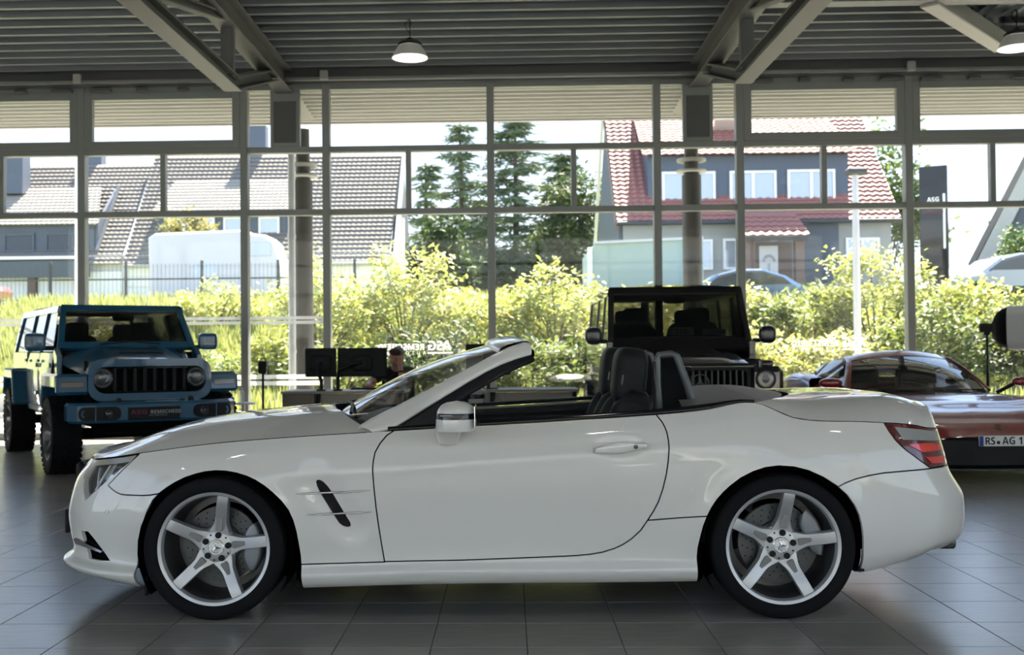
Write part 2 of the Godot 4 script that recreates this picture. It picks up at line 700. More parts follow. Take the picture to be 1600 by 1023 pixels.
func glass_front():
	for i in BAY.size() - 1:
		var a = BAY[i]
		var b = BAY[i + 1]
		var w = structure("window_%d" % (i + 1))
		var fm = M.facade_metal
		bar(w, "mullion", V(a, 0.0, ZF), V(a, T3, ZF), 0.105, 0.16, fm)
		if i == BAY.size() - 2:
			bar(w, "mullion", V(b, 0.0, ZF), V(b, T3, ZF), 0.105, 0.16, fm)
		var l = a + 0.0525
		var r = b - 0.0525
		bar(w, "bottom_rail", V(l, 0.05, ZF), V(r, 0.05, ZF), 0.1, 0.12, fm)
		bar(w, "transom", V(l, T1, ZF), V(r, T1, ZF), 0.085, 0.12, fm)
		bar(w, "transom", V(l, T2, ZF), V(r, T2, ZF), 0.085, 0.12, fm)
		bar(w, "head_rail", V(l, T3 - 0.03, ZF), V(r, T3 - 0.03, ZF), 0.08, 0.12, fm)
		pane(w, l, r, 0.1, T1 - 0.0425)
		var wide = b - a > 1.5
		if wide:
			var m = (a + b) / 2
			bar(w, "glazing_bar", V(m, T1 + 0.0425, ZF), V(m, T2 - 0.0425, ZF), 0.075, 0.11, fm)
			pane(w, l, m - 0.0375, T1 + 0.0425, T2 - 0.0425)
			pane(w, m + 0.0375, r, T1 + 0.0425, T2 - 0.0425)
		else:
			pane(w, l, r, T1 + 0.0425, T2 - 0.0425)
		var lo = T2 + 0.0425
		var hi = T3 - 0.07
		if wide and (b < -3.0 or a > 3.0):
			# tilting top light: a heavier sash with its opener
			for sx in [l + 0.055, r - 0.055]:
				bar(w, "sash_stile", V(sx, lo, ZF + 0.03), V(sx, hi, ZF + 0.03), 0.11, 0.1, fm)
			for sy in [lo + 0.055, hi - 0.055]:
				bar(w, "sash_rail", V(l + 0.11, sy, ZF + 0.03), V(r - 0.11, sy, ZF + 0.03), 0.11, 0.1, fm)
			pane(w, l + 0.11, r - 0.11, lo + 0.11, hi - 0.11)
			for k in 4:
				part(w, "window_opener", MB.new().box(Vector3.ZERO, V(0.16 if k % 3 else 0.3, 0.05, 0.07), 0.008), M.steel_grey, V(lerpf(l + 0.25, r - 0.2, k / 3.0), hi + 0.02, ZF + 0.12))
		elif wide:
			pane(w, l, r, lo, hi)
		else:
			# filled round the beam's end
			var m = (a + b) / 2
			part(w, "infill_panel", MB.new().box(Vector3.ZERO, V(0.42, hi - lo, 0.1), 0.008), fm, V(m, (lo + hi) / 2, ZF + 0.0))
			part(w, "panel_inset", MB.new().box(Vector3.ZERO, V(0.32, hi - lo - 0.22, 0.02), 0.004), M.steel_grey, V(m, (lo + hi) / 2 - 0.05, ZF + 0.055))
			pane(w, l, m - 0.21, lo, hi)
			pane(w, m + 0.21, r, lo, hi)
	var t = structure("trim_1")
	part(t, "header", MB.new().box(V((XL + XR) / 2, T3 + 0.13, ZF), V(XR - XL, 0.26, 0.22), 0.01), M.steel_grey)
	part(t, "header_lip", MB.new().box(V((XL + XR) / 2, T3 + 0.06, ZF + 0.14), V(XR - XL, 0.05, 0.08), 0.008), M.facade_metal)
	for x in [-6.07, -2.57, 5.6]:
		part(t, "junction_box", MB.new().box(V(x, T3 + 0.1, ZF + 0.2), V(0.11, 0.13, 0.06), 0.008), M.canopy_cream)

func pane(parent, x0, x1, y0, y1):
	part(parent, "pane", MB.new().box(Vector3.ZERO, V(x1 - x0 + 0.02, y1 - y0 + 0.02, 0.008)), M.pane_glass, V((x0 + x1) / 2, (y0 + y1) / 2, ZF - 0.02))

func corrugated(xa, xb, za, zb, pitch, along_x, y, cut = null):
	# trapezoid deck: ribs run along x (or along z), webs sloping
	var prof = [[0.0, 0.0], [0.16, 0.0], [0.25, 0.07], [0.91, 0.07], [1.0, 0.0]]
	var mb = MB.new()
	var lo = za if along_x else xa
	var hi = zb if along_x else xb
	var k = 0
	while lo + k * pitch < hi:
		for q in 4:
			var u0 = lo + (k + prof[q][0]) * pitch
			var u1 = minf(lo + (k + prof[q + 1][0]) * pitch, hi)
			var h0 = y + prof[q][1]
			var h1 = y + prof[q + 1][1]
			if u0 >= hi:
				continue
			if along_x:
				var r0 = xb
				var r1 = xb
				var l0 = xa
				var l1 = xa
				if cut != null:
					r0 = minf(xb, cut.call(u0))
					r1 = minf(xb, cut.call(u1))
				mb.quad(V(l0, h0, u0), V(r0, h0, u0), V(r1, h1, u1), V(l1, h1, u1), Vector3.DOWN)
			else:
				mb.quad(V(u0, h0, za), V(u0, h0, zb), V(u1, h1, zb), V(u1, h1, za), Vector3.DOWN)
		k += 1
	return mb

func roof():
	var c = structure("ceiling")
	var cut = func(z): return lerpf(4.72, 6.25, clampf((-12.1 - z) / 1.8, 0.0, 1.0)) if z > -13.9 and z < -12.0 else (XR if z <= -13.9 else 30.0)
	part(c, "deck_sheet", corrugated(XL, XR, ZF - 0.1, -12.05, 0.345, true, 5.2, cut), M.deck_metal)
	part(c, "deck_sheet", corrugated(XL, XR, -12.05, ZB, 0.345, true, 5.2), M.deck_metal)
	part(c, "deck_sheet", corrugated(4.6, XR, -13.95, -12.05, 0.345, false, 5.36), M.deck_metal)
	part(c, "roof_slab", MB.new().box(V((XL + XR) / 2, 5.56, (ZF + ZB) / 2), V(XR - XL + 0.4, 0.2, ZB - ZF + 0.4)), M.steel_grey)
	# edge plate of the turned deck
	var a = V(4.68, 5.06, -12.1)
	var b = V(6.27, 5.06, -13.95)
	var d = (b - a).normalized()
	part(c, "edge_plate", MB.new().at((a + b) / 2, Basis(d, Vector3.UP, d.cross(Vector3.UP))).box(Vector3.ZERO, V((b - a).length() + 0.1, 0.2, 0.2), 0.01), M.canopy_cream)
	part(c, "end_plate", MB.new().box(V((6.27 + XR) / 2, 5.28, -13.98), V(XR - 6.27, 0.24, 0.06), 0.01), M.steel_grey)
	var cb = thing("cross_beam", "dark steel cross beam at the top right of the ceiling", "beam")
	for y in [5.005, 5.19]:
		part(cb, "flange", MB.new().box(V((2.8 + XR) / 2, y, -12.05), V(XR - 2.8, 0.02, 0.2), 0.003), M.deck_metal if y < 5.1 else M.steel_grey)
	part(cb, "web", MB.new().box(V((2.8 + XR) / 2, 5.1, -12.05), V(XR - 2.8, 0.17, 0.02)), M.steel_grey)
	truss(-3.15, "underslung steel roof truss left of the hanging lamp")
	truss(2.68, "underslung steel roof truss right of the hanging lamp")

func i_beam(p0, p1, w, h, m0):
	# rolled section between two points of one upright plane along z
	var mb = MB.new()
	var d = (p1 - p0)
	var l = d.length()
	d = d / l
	var side = Vector3.RIGHT
	var up = side.cross(d)
	if up.y < 0:
		up = -up
	mb.at((p0 + p1) / 2, Basis(side, up, d))
	mb.box(V(0, h / 2 - 0.012, 0), V(w, 0.024, l), 0.003)
	mb.box(V(0, -h / 2 + 0.012, 0), V(w, 0.024, l), 0.003)
	mb.box(V(0, 0, 0), V(0.022, h - 0.048, l))
	return mb

func truss(x, label):
	var t = thing("roof_truss", label, "truss", Vector3.ZERO, 0.0, "roof trusses of the hall")
	part(t, "top_chord", i_beam(V(x, 5.04, ZF + 0.08), V(x, 5.04, ZB - 0.1), 0.24, 0.32, M.steel_grey), M.steel_grey)
	part(t, "bottom_chord", i_beam(V(x, 4.92, -14.45), V(x, 4.3, -12.35), 0.2, 0.16, M.steel_grey), M.steel_grey)
	part(t, "bottom_chord", i_beam(V(x, 4.30, -12.42), V(x, 4.16, -3.0), 0.2, 0.16, M.steel_grey), M.steel_grey)
	part(t, "bottom_chord", i_beam(V(x, 4.16, -3.05), V(x, 4.9, 3.0), 0.2, 0.16, M.steel_grey), M.steel_grey)
	part(t, "post", MB.new().box(V(x, 4.62, -12.2), V(0.14, 0.56, 0.12), 0.006), M.steel_grey)
	part(t, "post", MB.new().box(V(x, 4.56, -5.6), V(0.14, 0.66, 0.12), 0.006), M.steel_grey)
	part(t, "diagonal", i_beam(V(x, 4.95, -12.0), V(x, 4.3, -8.9), 0.12, 0.1, M.steel_grey), M.steel_grey)

func high_bay(x, z):
	var label = "hanging bell-shaped lamp over the middle of the glass front"
	if x > 5.0 and z < -12.0:
		label = "hanging bell-shaped lamp cut by the right edge near the ceiling"
	elif not (x > -2.0 and z < -12.0):
		var places = ["first", "second", "third", "fourth", "fifth"]
		var xs = [-6.6, -3.0, 0.54, 4.15, 7.75] if z > -3.0 else [-8.35, -1.16, 6.03]
		label = "hanging bell-shaped lamp, %s from the left of the row %s" % [places[xs.find(x)], "over the camera" if z > -3.0 else ("over the convertible" if z > -10.0 else "along the glass front")]
	var t = thing("pendant_lamp", label, "lamp", V(x, 4.75, z), 0.0, "hall lamps" )
	part(t, "shade", MB.new().lathe([Vector2(0.215, -0.02), Vector2(0.205, 0.005), Vector2(0.17, 0.075), Vector2(0.135, 0.125), Vector2(0.13, 0.13)], 36), M.lamp_shade if M.has("lamp_shade") else mat("lamp_shade", lin(0.72, 0.72, 0.7), 0.35, 0.0, {"backlight_enabled": true, "backlight": Color(0.5, 0.5, 0.48)}))
	part(t, "shade_lining", MB.new().lathe([Vector2(0.128, 0.124), Vector2(0.166, 0.07), Vector2(0.200, 0.003), Vector2(0.211, -0.02), Vector2(0.215, -0.02)], 36), M.white_vinyl)
	part(t, "heat_sink", MB.new().lathe([Vector2(0.0, 0.128), Vector2(0.142, 0.128), Vector2(0.146, 0.15), Vector2(0.11, 0.18), Vector2(0.04, 0.195), Vector2(0.035, 0.22), Vector2(0.0, 0.222)], 30), M.black_plastic)
	if not M.has("lamp_glow"):
		mat("lamp_glow", lin(0.8, 0.8, 0.8), 0.4, 0.0, {"emission_enabled": true, "emission": Color(1.0, 0.98, 0.94), "emission_energy_multiplier": 16.0})
	part(t, "light_disc", MB.new().lathe([Vector2(0.0, 0.100), Vector2(0.118, 0.100), Vector2(0.122, 0.11), Vector2(0.122, 0.124), Vector2(0.0, 0.124)], 30), M.lamp_glow)
	part(t, "cable", MB.new().tube([V(0, 0.21, 0), V(0.004, 0.3, 0), V(0, 0.45, 0)], 0.006, 6), M.black_plastic)
	part(t, "cable_loop", MB.new().tube([V(0, 0.28, 0), V(-0.05, 0.35, 0), V(-0.055, 0.4, 0), V(-0.02, 0.44, 0), V(0.02, 0.42, 0), V(0.01, 0.36, 0)], 0.005, 6), M.black_plastic)
	var l = SpotLight3D.new()
	l.name = "lamp_light"
	l.light_color = Color(1.0, 0.97, 0.92)
	l.light_energy = 0.25
	l.light_size = 0.12
	l.spot_range = 40.0
	l.spot_angle = 62.0
	l.spot_attenuation = 2.0
	l.shadow_enabled = true
	t.add_child(l)
	l.position = V(0, 0.09, 0)
	l.rotation.x = -PI / 2

func back_of_hall():
	# the side and rear of the hall, behind the camera: glazed from a low parapet up
	for s in [[XL, "wall_left"], [XR, "wall_right"]]:
		var w = structure(s[1])
		var x = s[0] + (-0.1 if s[0] < 0 else 0.1)
		part(w, "wall_panel", MB.new().box(V(x, 2.7, (ZF - 4.0) / 2), V(0.2, 5.6, -4.0 - ZF + 0.2)), M.wall_paint)
		part(w, "parapet", MB.new().box(V(x, 0.25, (-4.0 + ZB) / 2), V(0.2, 0.5, ZB + 4.0)), M.wall_paint)
		part(w, "lintel", MB.new().box(V(x, 5.1, (-4.0 + ZB) / 2), V(0.2, 0.9, ZB + 4.0)), M.wall_paint)
		for k in 5:
			part(w, "mullion", MB.new().box(V(x, 2.5, -4.0 + k * (ZB + 4.0) / 4.0), V(0.14, 4.3, 0.1), 0.006), M.facade_metal)
		part(w, "pane", MB.new().box(V(x, 2.6, (-4.0 + ZB) / 2), V(0.008, 4.3, ZB + 4.0)), M.pane_glass)
	var r = structure("wall_rear")
	part(r, "lintel", MB.new().box(V((XL + XR) / 2, 5.3, ZB + 0.1), V(XR - XL + 0.4, 0.7, 0.2)), M.wall_paint)
	for k in 10:
		part(r, "mullion", MB.new().box(V(lerpf(XL, XR, k / 9.0), 2.5, ZB + 0.1), V(0.1, 5.0, 0.14), 0.006), M.facade_metal)
	for y in [0.05, 1.0, 3.1, 4.1]:
		part(r, "transom", MB.new().box(V((XL + XR) / 2, y, ZB + 0.1), V(XR - XL, 0.08, 0.12), 0.006), M.facade_metal)
	for k in 9:
		part(r, "pane", MB.new().box(V(lerpf(XL, XR, (k + 0.5) / 9.0), 2.5, ZB + 0.12), V((XR - XL) / 9.0 - 0.1, 4.9, 0.008)), M.pane_glass)

func window_print():
	var back = Basis(Vector3.UP, PI)      # set to be read from the street
	for s in [[-0.80, "mirror-reversed white dealer lettering on the glass beside the seated person"], [5.02, "mirror-reversed white dealer lettering on the glass above the red sports car"]]:
		var t = thing("window_lettering", s[1], "lettering", V(s[0], 1.285, ZF - 0.032), 0.0, "dealer lettering on the glass front")
		for k in 3:
			lettering(t, "letter", "ASG"[k], 0.13, M.window_vinyl, V(-0.085 - 0.105 * k, 0, 0), back, 0.002, true)
		lettering(t, "letters", "REMSCHEID", 0.085, M.window_vinyl, V(-0.73, -0.015, 0), back, 0.002, true)
		lettering(t, "letters", "A  U  T  O  M  O  B  I  L  E", 0.05, M.window_vinyl, V(-0.76, -0.1, 0), back, 0.002)
		part(t, "underline", MB.new().box(V(-0.18, -0.1, 0), V(0.36, 0.018, 0.002)), M.window_vinyl)
	var k = 0
	for i in [0, 1, 2]:
		for y in [1.70, 1.635, 0.865, 0.775]:
			var wide = 0.045 if y > 1.0 else 0.06
			var nm = ["frosted film stripe on the far left pane", "frosted film stripe on the wide pane behind the blue off-roader", "frosted film stripe on the narrow pane left of the desk"][i]
			var lv = {1.70: ", topmost of four", 1.635: ", second from the top", 0.865: ", third from the top", 0.775: ", lowest of four"}[y]
			solo("film_stripe", MB.new().box(Vector3.ZERO, V(BAY[i + 2] - BAY[i + 1] - 0.12, wide, 0.002)), M.film_white, nm + lv, "window film", V((BAY[i + 1] + BAY[i + 2]) / 2, y, ZF - 0.012), 0.0, "film stripes on the glass front")
			k += 1
# ---------------------------------------------------------------- the white convertible
# half plan of the body at its widest, front middle to rear middle (x, z), and cross-sections (height, inset) along it
const PLAN = [-2.218, 0, -2.214, 0.2, -2.196, 0.4, -2.15, 0.56, -2.05, 0.7, -1.9, 0.8, -1.7, 0.87, -1.45, 0.915, -1.15, 0.93, -0.8, 0.928, -0.3, 0.925, 0.3, 0.93, 0.8, 0.935, 1.15, 0.94, 1.45, 0.937, 1.7, 0.915, 1.95, 0.86, 2.095, 0.78, 2.21, 0.66, 2.285, 0.48, 2.322, 0.25, 2.33, 0]
const SECT = {
	0.0: [0.165, 0.06, 0.19, 0.005, 0.215, -0.008, 0.25, 0.03, 0.34, 0.01, 0.44, 0, 0.55, 0.02, 0.64, 0.05, 0.722, 0.1],
	3.0: [0.175, 0.06, 0.198, 0.008, 0.222, -0.006, 0.255, 0.04, 0.34, 0.03, 0.44, 0.02, 0.55, 0.04, 0.63, 0.07, 0.71, 0.13],
	5.0: [0.155, 0.05, 0.178, 0.01, 0.208, 0, 0.24, 0.045, 0.34, 0.045, 0.45, 0.035, 0.56, 0.05, 0.65, 0.075, 0.735, 0.11],
	6.2: [0.134, 0.05, 0.16, 0.015, 0.2, 0, 0.24, 0.03, 0.35, 0.028, 0.48, 0.02, 0.59, 0.03, 0.7, 0.06, 0.769, 0.1],
	7.6: [0.13, 0.05, 0.155, 0.02, 0.2, 0, 0.25, 0.005, 0.38, 0, 0.53, -0.003, 0.645, -0.003, 0.75, 0.03, 0.814, 0.085],
	9.0: [0.142, 0.05, 0.162, 0.02, 0.206, 0, 0.25, 0.02, 0.4, 0.012, 0.56, 0, 0.675, 0, 0.775, 0.025, 0.846, 0.075],
	10.0: [0.155, 0.045, 0.175, 0.02, 0.222, 0, 0.262, 0.022, 0.42, 0.016, 0.6, 0, 0.705, 0.002, 0.8, 0.03, 0.872, 0.078],
	11.5: [0.162, 0.045, 0.182, 0.02, 0.222, 0, 0.275, 0.022, 0.43, 0.014, 0.64, -0.002, 0.755, 0.004, 0.84, 0.03, 0.918, 0.084],
	12.4: [0.167, 0.045, 0.187, 0.015, 0.227, -0.003, 0.275, 0.01, 0.45, 0, 0.66, -0.006, 0.78, 0, 0.88, 0.04, 0.948, 0.095],
	13.1: [0.168, 0.045, 0.188, 0.015, 0.228, -0.001, 0.28, 0.004, 0.46, -0.005, 0.67, -0.008, 0.79, 0, 0.9, 0.042, 0.982, 0.103],
	13.75: [0.172, 0.045, 0.195, 0.015, 0.235, 0, 0.29, 0, 0.48, -0.006, 0.66, -0.008, 0.77, 0, 0.86, 0.036, 0.908, 0.07],
	15.0: [0.2, 0.06, 0.225, 0.04, 0.275, 0.015, 0.34, 0.006, 0.46, 0, 0.6, 0, 0.7, 0.008, 0.81, 0.035, 0.889, 0.078],
	16.0: [0.25, 0.07, 0.272, 0.04, 0.305, 0.015, 0.365, 0.003, 0.465, 0, 0.57, 0, 0.68, 0.02, 0.79, 0.05, 0.872, 0.09],
	17.0: [0.262, 0.1, 0.285, 0.06, 0.32, 0.02, 0.385, 0, 0.47, -0.005, 0.55, 0, 0.66, 0.04, 0.76, 0.065, 0.85, 0.1],
	19.0: [0.262, 0.1, 0.285, 0.05, 0.325, 0.015, 0.385, 0, 0.47, 0, 0.53, 0.01, 0.63, 0.07, 0.75, 0.1, 0.835, 0.12],
	21.0: [0.262, 0.1, 0.285, 0.05, 0.325, 0.015, 0.385, 0, 0.47, 0, 0.53, 0.01, 0.63, 0.07, 0.75, 0.1, 0.835, 0.12],
}
const DS = 0.0125
var sk_p = PackedVector2Array()
var sk_n = PackedVector2Array()
var sk_r = []
var sk_len = 0.0

func cat(a, b, c, d, f):
	return (b * 2.0 + (c - a) * f + (a * 2.0 - b * 5.0 + c * 4.0 - d) * f * f + (b * 3.0 - c * 3.0 + d - a) * f * f * f) * 0.5

func plan_at(t):
	var n = PLAN.size() / 2
	var i = mini(int(t), n - 2)
	var f = t - i
	var g = func(k):
		if k < 0:
			return Vector2(PLAN[2], -PLAN[3])
		if k >= n:
			return Vector2(PLAN[2 * n - 4], -PLAN[2 * n - 3])
		return Vector2(PLAN[2 * k], PLAN[2 * k + 1])
	return cat(g.call(i - 1), g.call(i), g.call(i + 1), g.call(i + 2), f)

func body_tables():
	var keys = SECT.keys()
	var dense = []
	var s = 0.0
	var prev = plan_at(0.0)
	for k in 1681:
		var t = k * 0.0125
		var p = plan_at(t)
		s += p.distance_to(prev)
		prev = p
		dense.append([s, t])
	sk_len = s
	var cnt = int(s / DS) + 2
	var at = 0
	for k in cnt:
		var want = minf(k * DS, s)
		while at < dense.size() - 2 and dense[at + 1][0] < want:
			at += 1
		var f = clampf((want - dense[at][0]) / maxf(dense[at + 1][0] - dense[at][0], 1e-6), 0.0, 1.0)
		var t = lerpf(dense[at][1], dense[at + 1][1], f)
		sk_p.append(plan_at(t))
		var d = plan_at(minf(t + 0.01, 21.0)) - plan_at(maxf(t - 0.01, 0.0))
		sk_n.append(Vector2(-d.y, d.x).normalized())
		var i = 0
		while i < keys.size() - 2 and keys[i + 1] <= t:
			i += 1
		var h = keys[i + 1] - keys[i]
		var q = (t - keys[i]) / h
		var row = PackedFloat32Array()
		for e in 18:
			var a = SECT[keys[i]][e]
			var b = SECT[keys[i + 1]][e]
			var ma = 0.0 if i == 0 else (b - SECT[keys[i - 1]][e]) / (keys[i + 1] - keys[i - 1])
			var mb_ = 0.0 if i + 2 >= keys.size() else (SECT[keys[i + 2]][e] - a) / (keys[i + 2] - keys[i])
			var q2 = q * q
			var q3 = q2 * q
			row.append((2 * q3 - 3 * q2 + 1) * a + (q3 - 2 * q2 + q) * h * ma + (3 * q2 - 2 * q3) * b + (q3 - q2) * h * mb_)
		sk_r.append(row)

func row_y(s, r):
	var u = clampf(s / DS, 0.0, sk_r.size() - 1.001)
	var i = int(u)
	return lerpf(sk_r[i][2 * r], sk_r[i + 1][2 * r], u - i)

func body_at(s, y, off = 0.0):
	var u = clampf(s / DS, 0.0, sk_r.size() - 1.001)
	var i = int(u)
	var f = u - i
	var p = sk_p[i].lerp(sk_p[i + 1], f)
	var n = sk_n[i].lerp(sk_n[i + 1], f).normalized()
	var ra = sk_r[i]
	var rb = sk_r[i + 1]
	var k = 0
	while k < 7 and lerpf(ra[2 * k + 2], rb[2 * k + 2], f) <= y:
		k += 1
	var y0 = lerpf(ra[2 * k], rb[2 * k], f)
	var y1 = lerpf(ra[2 * k + 2], rb[2 * k + 2], f)
	var a = lerpf(ra[2 * k + 1], rb[2 * k + 1], f)
	var b = lerpf(ra[2 * k + 3], rb[2 * k + 3], f)
	var ma = (b - a) / (y1 - y0)
	var mb_ = ma
	if k > 0:
		ma = (b - lerpf(ra[2 * k - 1], rb[2 * k - 1], f)) / (y1 - lerpf(ra[2 * k - 2], rb[2 * k - 2], f))
	if k < 7:
		mb_ = (lerpf(ra[2 * k + 5], rb[2 * k + 5], f) - a) / (lerpf(ra[2 * k + 4], rb[2 * k + 4], f) - y0)
	var h = y1 - y0
	var q = clampf((y - y0) / h, -0.5, 1.5)
	var q2 = q * q
	var q3 = q2 * q
	var ins = (2 * q3 - 3 * q2 + 1) * a + (q3 - 2 * q2 + q) * h * ma + (3 * q2 - 2 * q3) * b + (q3 - q2) * h * mb_
	# lips round the wheel openings
	for c in [Vector2(-1.31, 0.315), Vector2(1.29, 0.32)]:
		var d = Vector2(p.x - c.x, y - c.y).length() - 0.367
		if d > -0.05 and d < 0.2:
			ins -= 0.012 * exp(-pow(maxf(d, 0.0) / 0.06, 2.0)) * smooth(0.22, 0.45, y)
	# shoulder crease, from behind the front wheel to the rear wheel
	if s > 1.6 and s < 4.0:
		var yc = lerpf(0.655, 0.80, smooth(1.4, 4.2, s) * 0.35 + (s - 1.7) / 2.3 * 0.65)
		var w = smooth(1.65, 1.95, s) * (1.0 - smooth(3.5, 3.95, s))
		ins -= 0.0065 * w * exp(-pow((y - yc) / 0.034, 2.0))
		# scoop round the side vent
		var t = clampf(((Vector2(s, y) - Vector2(1.995, 0.65)).dot(Vector2(0.165, -0.22))) / 0.0756, 0.0, 1.0)
		var dv = (Vector2(s, y) - Vector2(1.995, 0.65) - Vector2(0.165, -0.22) * t).length()
		ins += 0.011 * (1.0 - smooth(0.015, 0.11, dv))
		# bowl behind the door handle
		var hb = pow((s - 3.40) / 0.11, 2.0) + pow((y - 0.788) / 0.042, 2.0)
		ins += 0.014 * exp(-hb * hb)
	var o = p - n * (ins - off)
	return Vector3(o.x, y, o.y)

func body_normal(s, y):
	var e = 0.006
	var a = body_at(s + e, y) - body_at(s - e, y)
	var b = body_at(s, y + e) - body_at(s, y - e)
	var nn = b.cross(a)
	if nn.length_squared() < 1e-16:
		return Vector3(-1, 0, 0) if s < 1.0 else Vector3(1, 0, 0)
	var u = clampi(int(s / DS), 0, sk_n.size() - 1)
	if nn.dot(Vector3(sk_n[u].x, 0, sk_n[u].y)) < 0.0:
		nn = -nn
	return nn.normalized()

func edge_line(row, s0, s1, step = 0.04, dy = 0.0):
	var o = PackedVector2Array()
	var n = maxi(2, int(absf(s1 - s0) / step))
	for i in n + 1:
		var s = lerpf(s0, s1, float(i) / n)
		o.append(Vector2(s, row_y(s, row) + dy))
	return o

func densify(poly, step):
	var o = PackedVector2Array()
	for i in poly.size():
		var a = poly[i]
		var b = poly[(i + 1) % poly.size()]
		var n = maxi(1, int(a.distance_to(b) / step))
		for k in n:
			o.append(a.lerp(b, float(k) / n))
	return o

func rounded(poly, passes = 2, closed = true):
	# Chaikin corner cutting
	var p = poly
	for q in passes:
		var o = PackedVector2Array()
		for i in p.size():
			var a = p[i]
			var b = p[(i + 1) % p.size()]
			o.append(a.lerp(b, 0.25))
			o.append(a.lerp(b, 0.75))
		p = o
	return p

# a body panel cut out of the skin: outline and holes in (length along the skin, height)
func panel(outline, holes = [], off = 0.0, gap = 0.0032, lip = 0.016, side = 1.0, ds = 0.03, dy = 0.025):
	var poly = outline
	if gap > 0.0:
		var best = 0.0
		for q in Geometry2D.offset_polygon(outline, -gap):
			var r = Rect2(q[0], Vector2.ZERO)
			for e in q:
				r = r.expand(e)
			if r.get_area() > best:
				best = r.get_area()
				poly = q
	var box = Rect2(poly[0], Vector2.ZERO)
	for e in poly:
		box = box.expand(e)
	var hb = []
	for h in holes:
		var r = Rect2(h[0], Vector2.ZERO)
		for e in h:
			r = r.expand(e)
		hb.append(r.grow(0.001))
	var mb = MB.new()
	var memo = {}
	var put = func(q):
		var key = Vector2i(roundi(q.x * 20000.0), roundi(q.y * 20000.0))
		if not memo.has(key):
			var p = body_at(q.x, q.y, off)
			var nn = body_normal(q.x, q.y)
			p.z *= side
			nn.z *= side
			memo[key] = mb.vert(p, nn)
		return memo[key]
	var nx = int(ceil(box.size.x / ds))
	var ny = int(ceil(box.size.y / dy))
	for i in nx:
		for j in ny:
			var r = Rect2(box.position + Vector2(i * ds, j * dy), Vector2(ds, dy))
			var c = PackedVector2Array([r.position, r.position + Vector2(ds, 0), r.end, r.position + Vector2(0, dy)])
			var near_hole = false
			for q in hb:
				if q.intersects(r):
					near_hole = true
			var inside = 0
			for e in c:
				if Geometry2D.is_point_in_polygon(e, poly):
					inside += 1
			var pieces = [c]
			if inside < 4:
				pieces = Geometry2D.intersect_polygons(c, poly)
			if near_hole:
				for h in holes:
					var left = []
					for pc in pieces:
						for q in Geometry2D.clip_polygons(pc, h):
							left.append(q)
					pieces = left
			for pc in pieces:
				if pc.size() < 3:
					continue
				var tr = PackedInt32Array([0, 1, 2, 0, 2, 3]) if pc.size() == 4 and inside == 4 and not near_hole else Geometry2D.triangulate_polygon(pc)
				for q in range(0, tr.size(), 3):
					var a = put.call(pc[tr[q]])
					var b = put.call(pc[tr[q + 1]])
					var d = put.call(pc[tr[q + 2]])
					var nn = (mb.v[d] - mb.v[a]).cross(mb.v[b] - mb.v[a])
					if nn.dot(mb.n[a] + mb.n[b] + mb.n[d]) < 0.0:
						mb.ix.append_array([a, d, b])
					else:
						mb.ix.append_array([a, b, d])
	if lip > 0.0:
		for ring in [poly] + holes:
			var e = densify(ring, 0.03)
			for i in e.size():
				var a = e[i]
				var b = e[(i + 1) % e.size()]
				var f = Vector3(1, 1, side)
				var p0 = body_at(a.x, a.y, off) * f
				var p1 = body_at(b.x, b.y, off) * f
				var q1 = body_at(b.x, b.y, off - lip) * f
				var q0 = body_at(a.x, a.y, off - lip) * f
				mb.quad(p0, p1, q1, q0, (p1 - p0).cross(q0 - p0))
	return mb

func both(parent, called, outline, m, holes = [], off = 0.0, gap = 0.0032, lip = 0.016):
	var o = part(parent, called, panel(outline, holes, off, gap, lip, 1.0, 0.025, 0.0125), m)
	part(parent, called, panel(outline, holes, off, gap, lip, -1.0, 0.06, 0.05), m)
	return o

func join(lists):
	var o = PackedVector2Array()
	for l in lists:
		for p in l:
			if o.is_empty() or o[o.size() - 1].distance_to(p) > 0.0015:
				o.append(p)
	if o[0].distance_to(o[o.size() - 1]) < 0.0015:
		o.remove_at(o.size() - 1)
	return o

func rev(a):
	var b = a.duplicate()
	b.reverse()
	return b

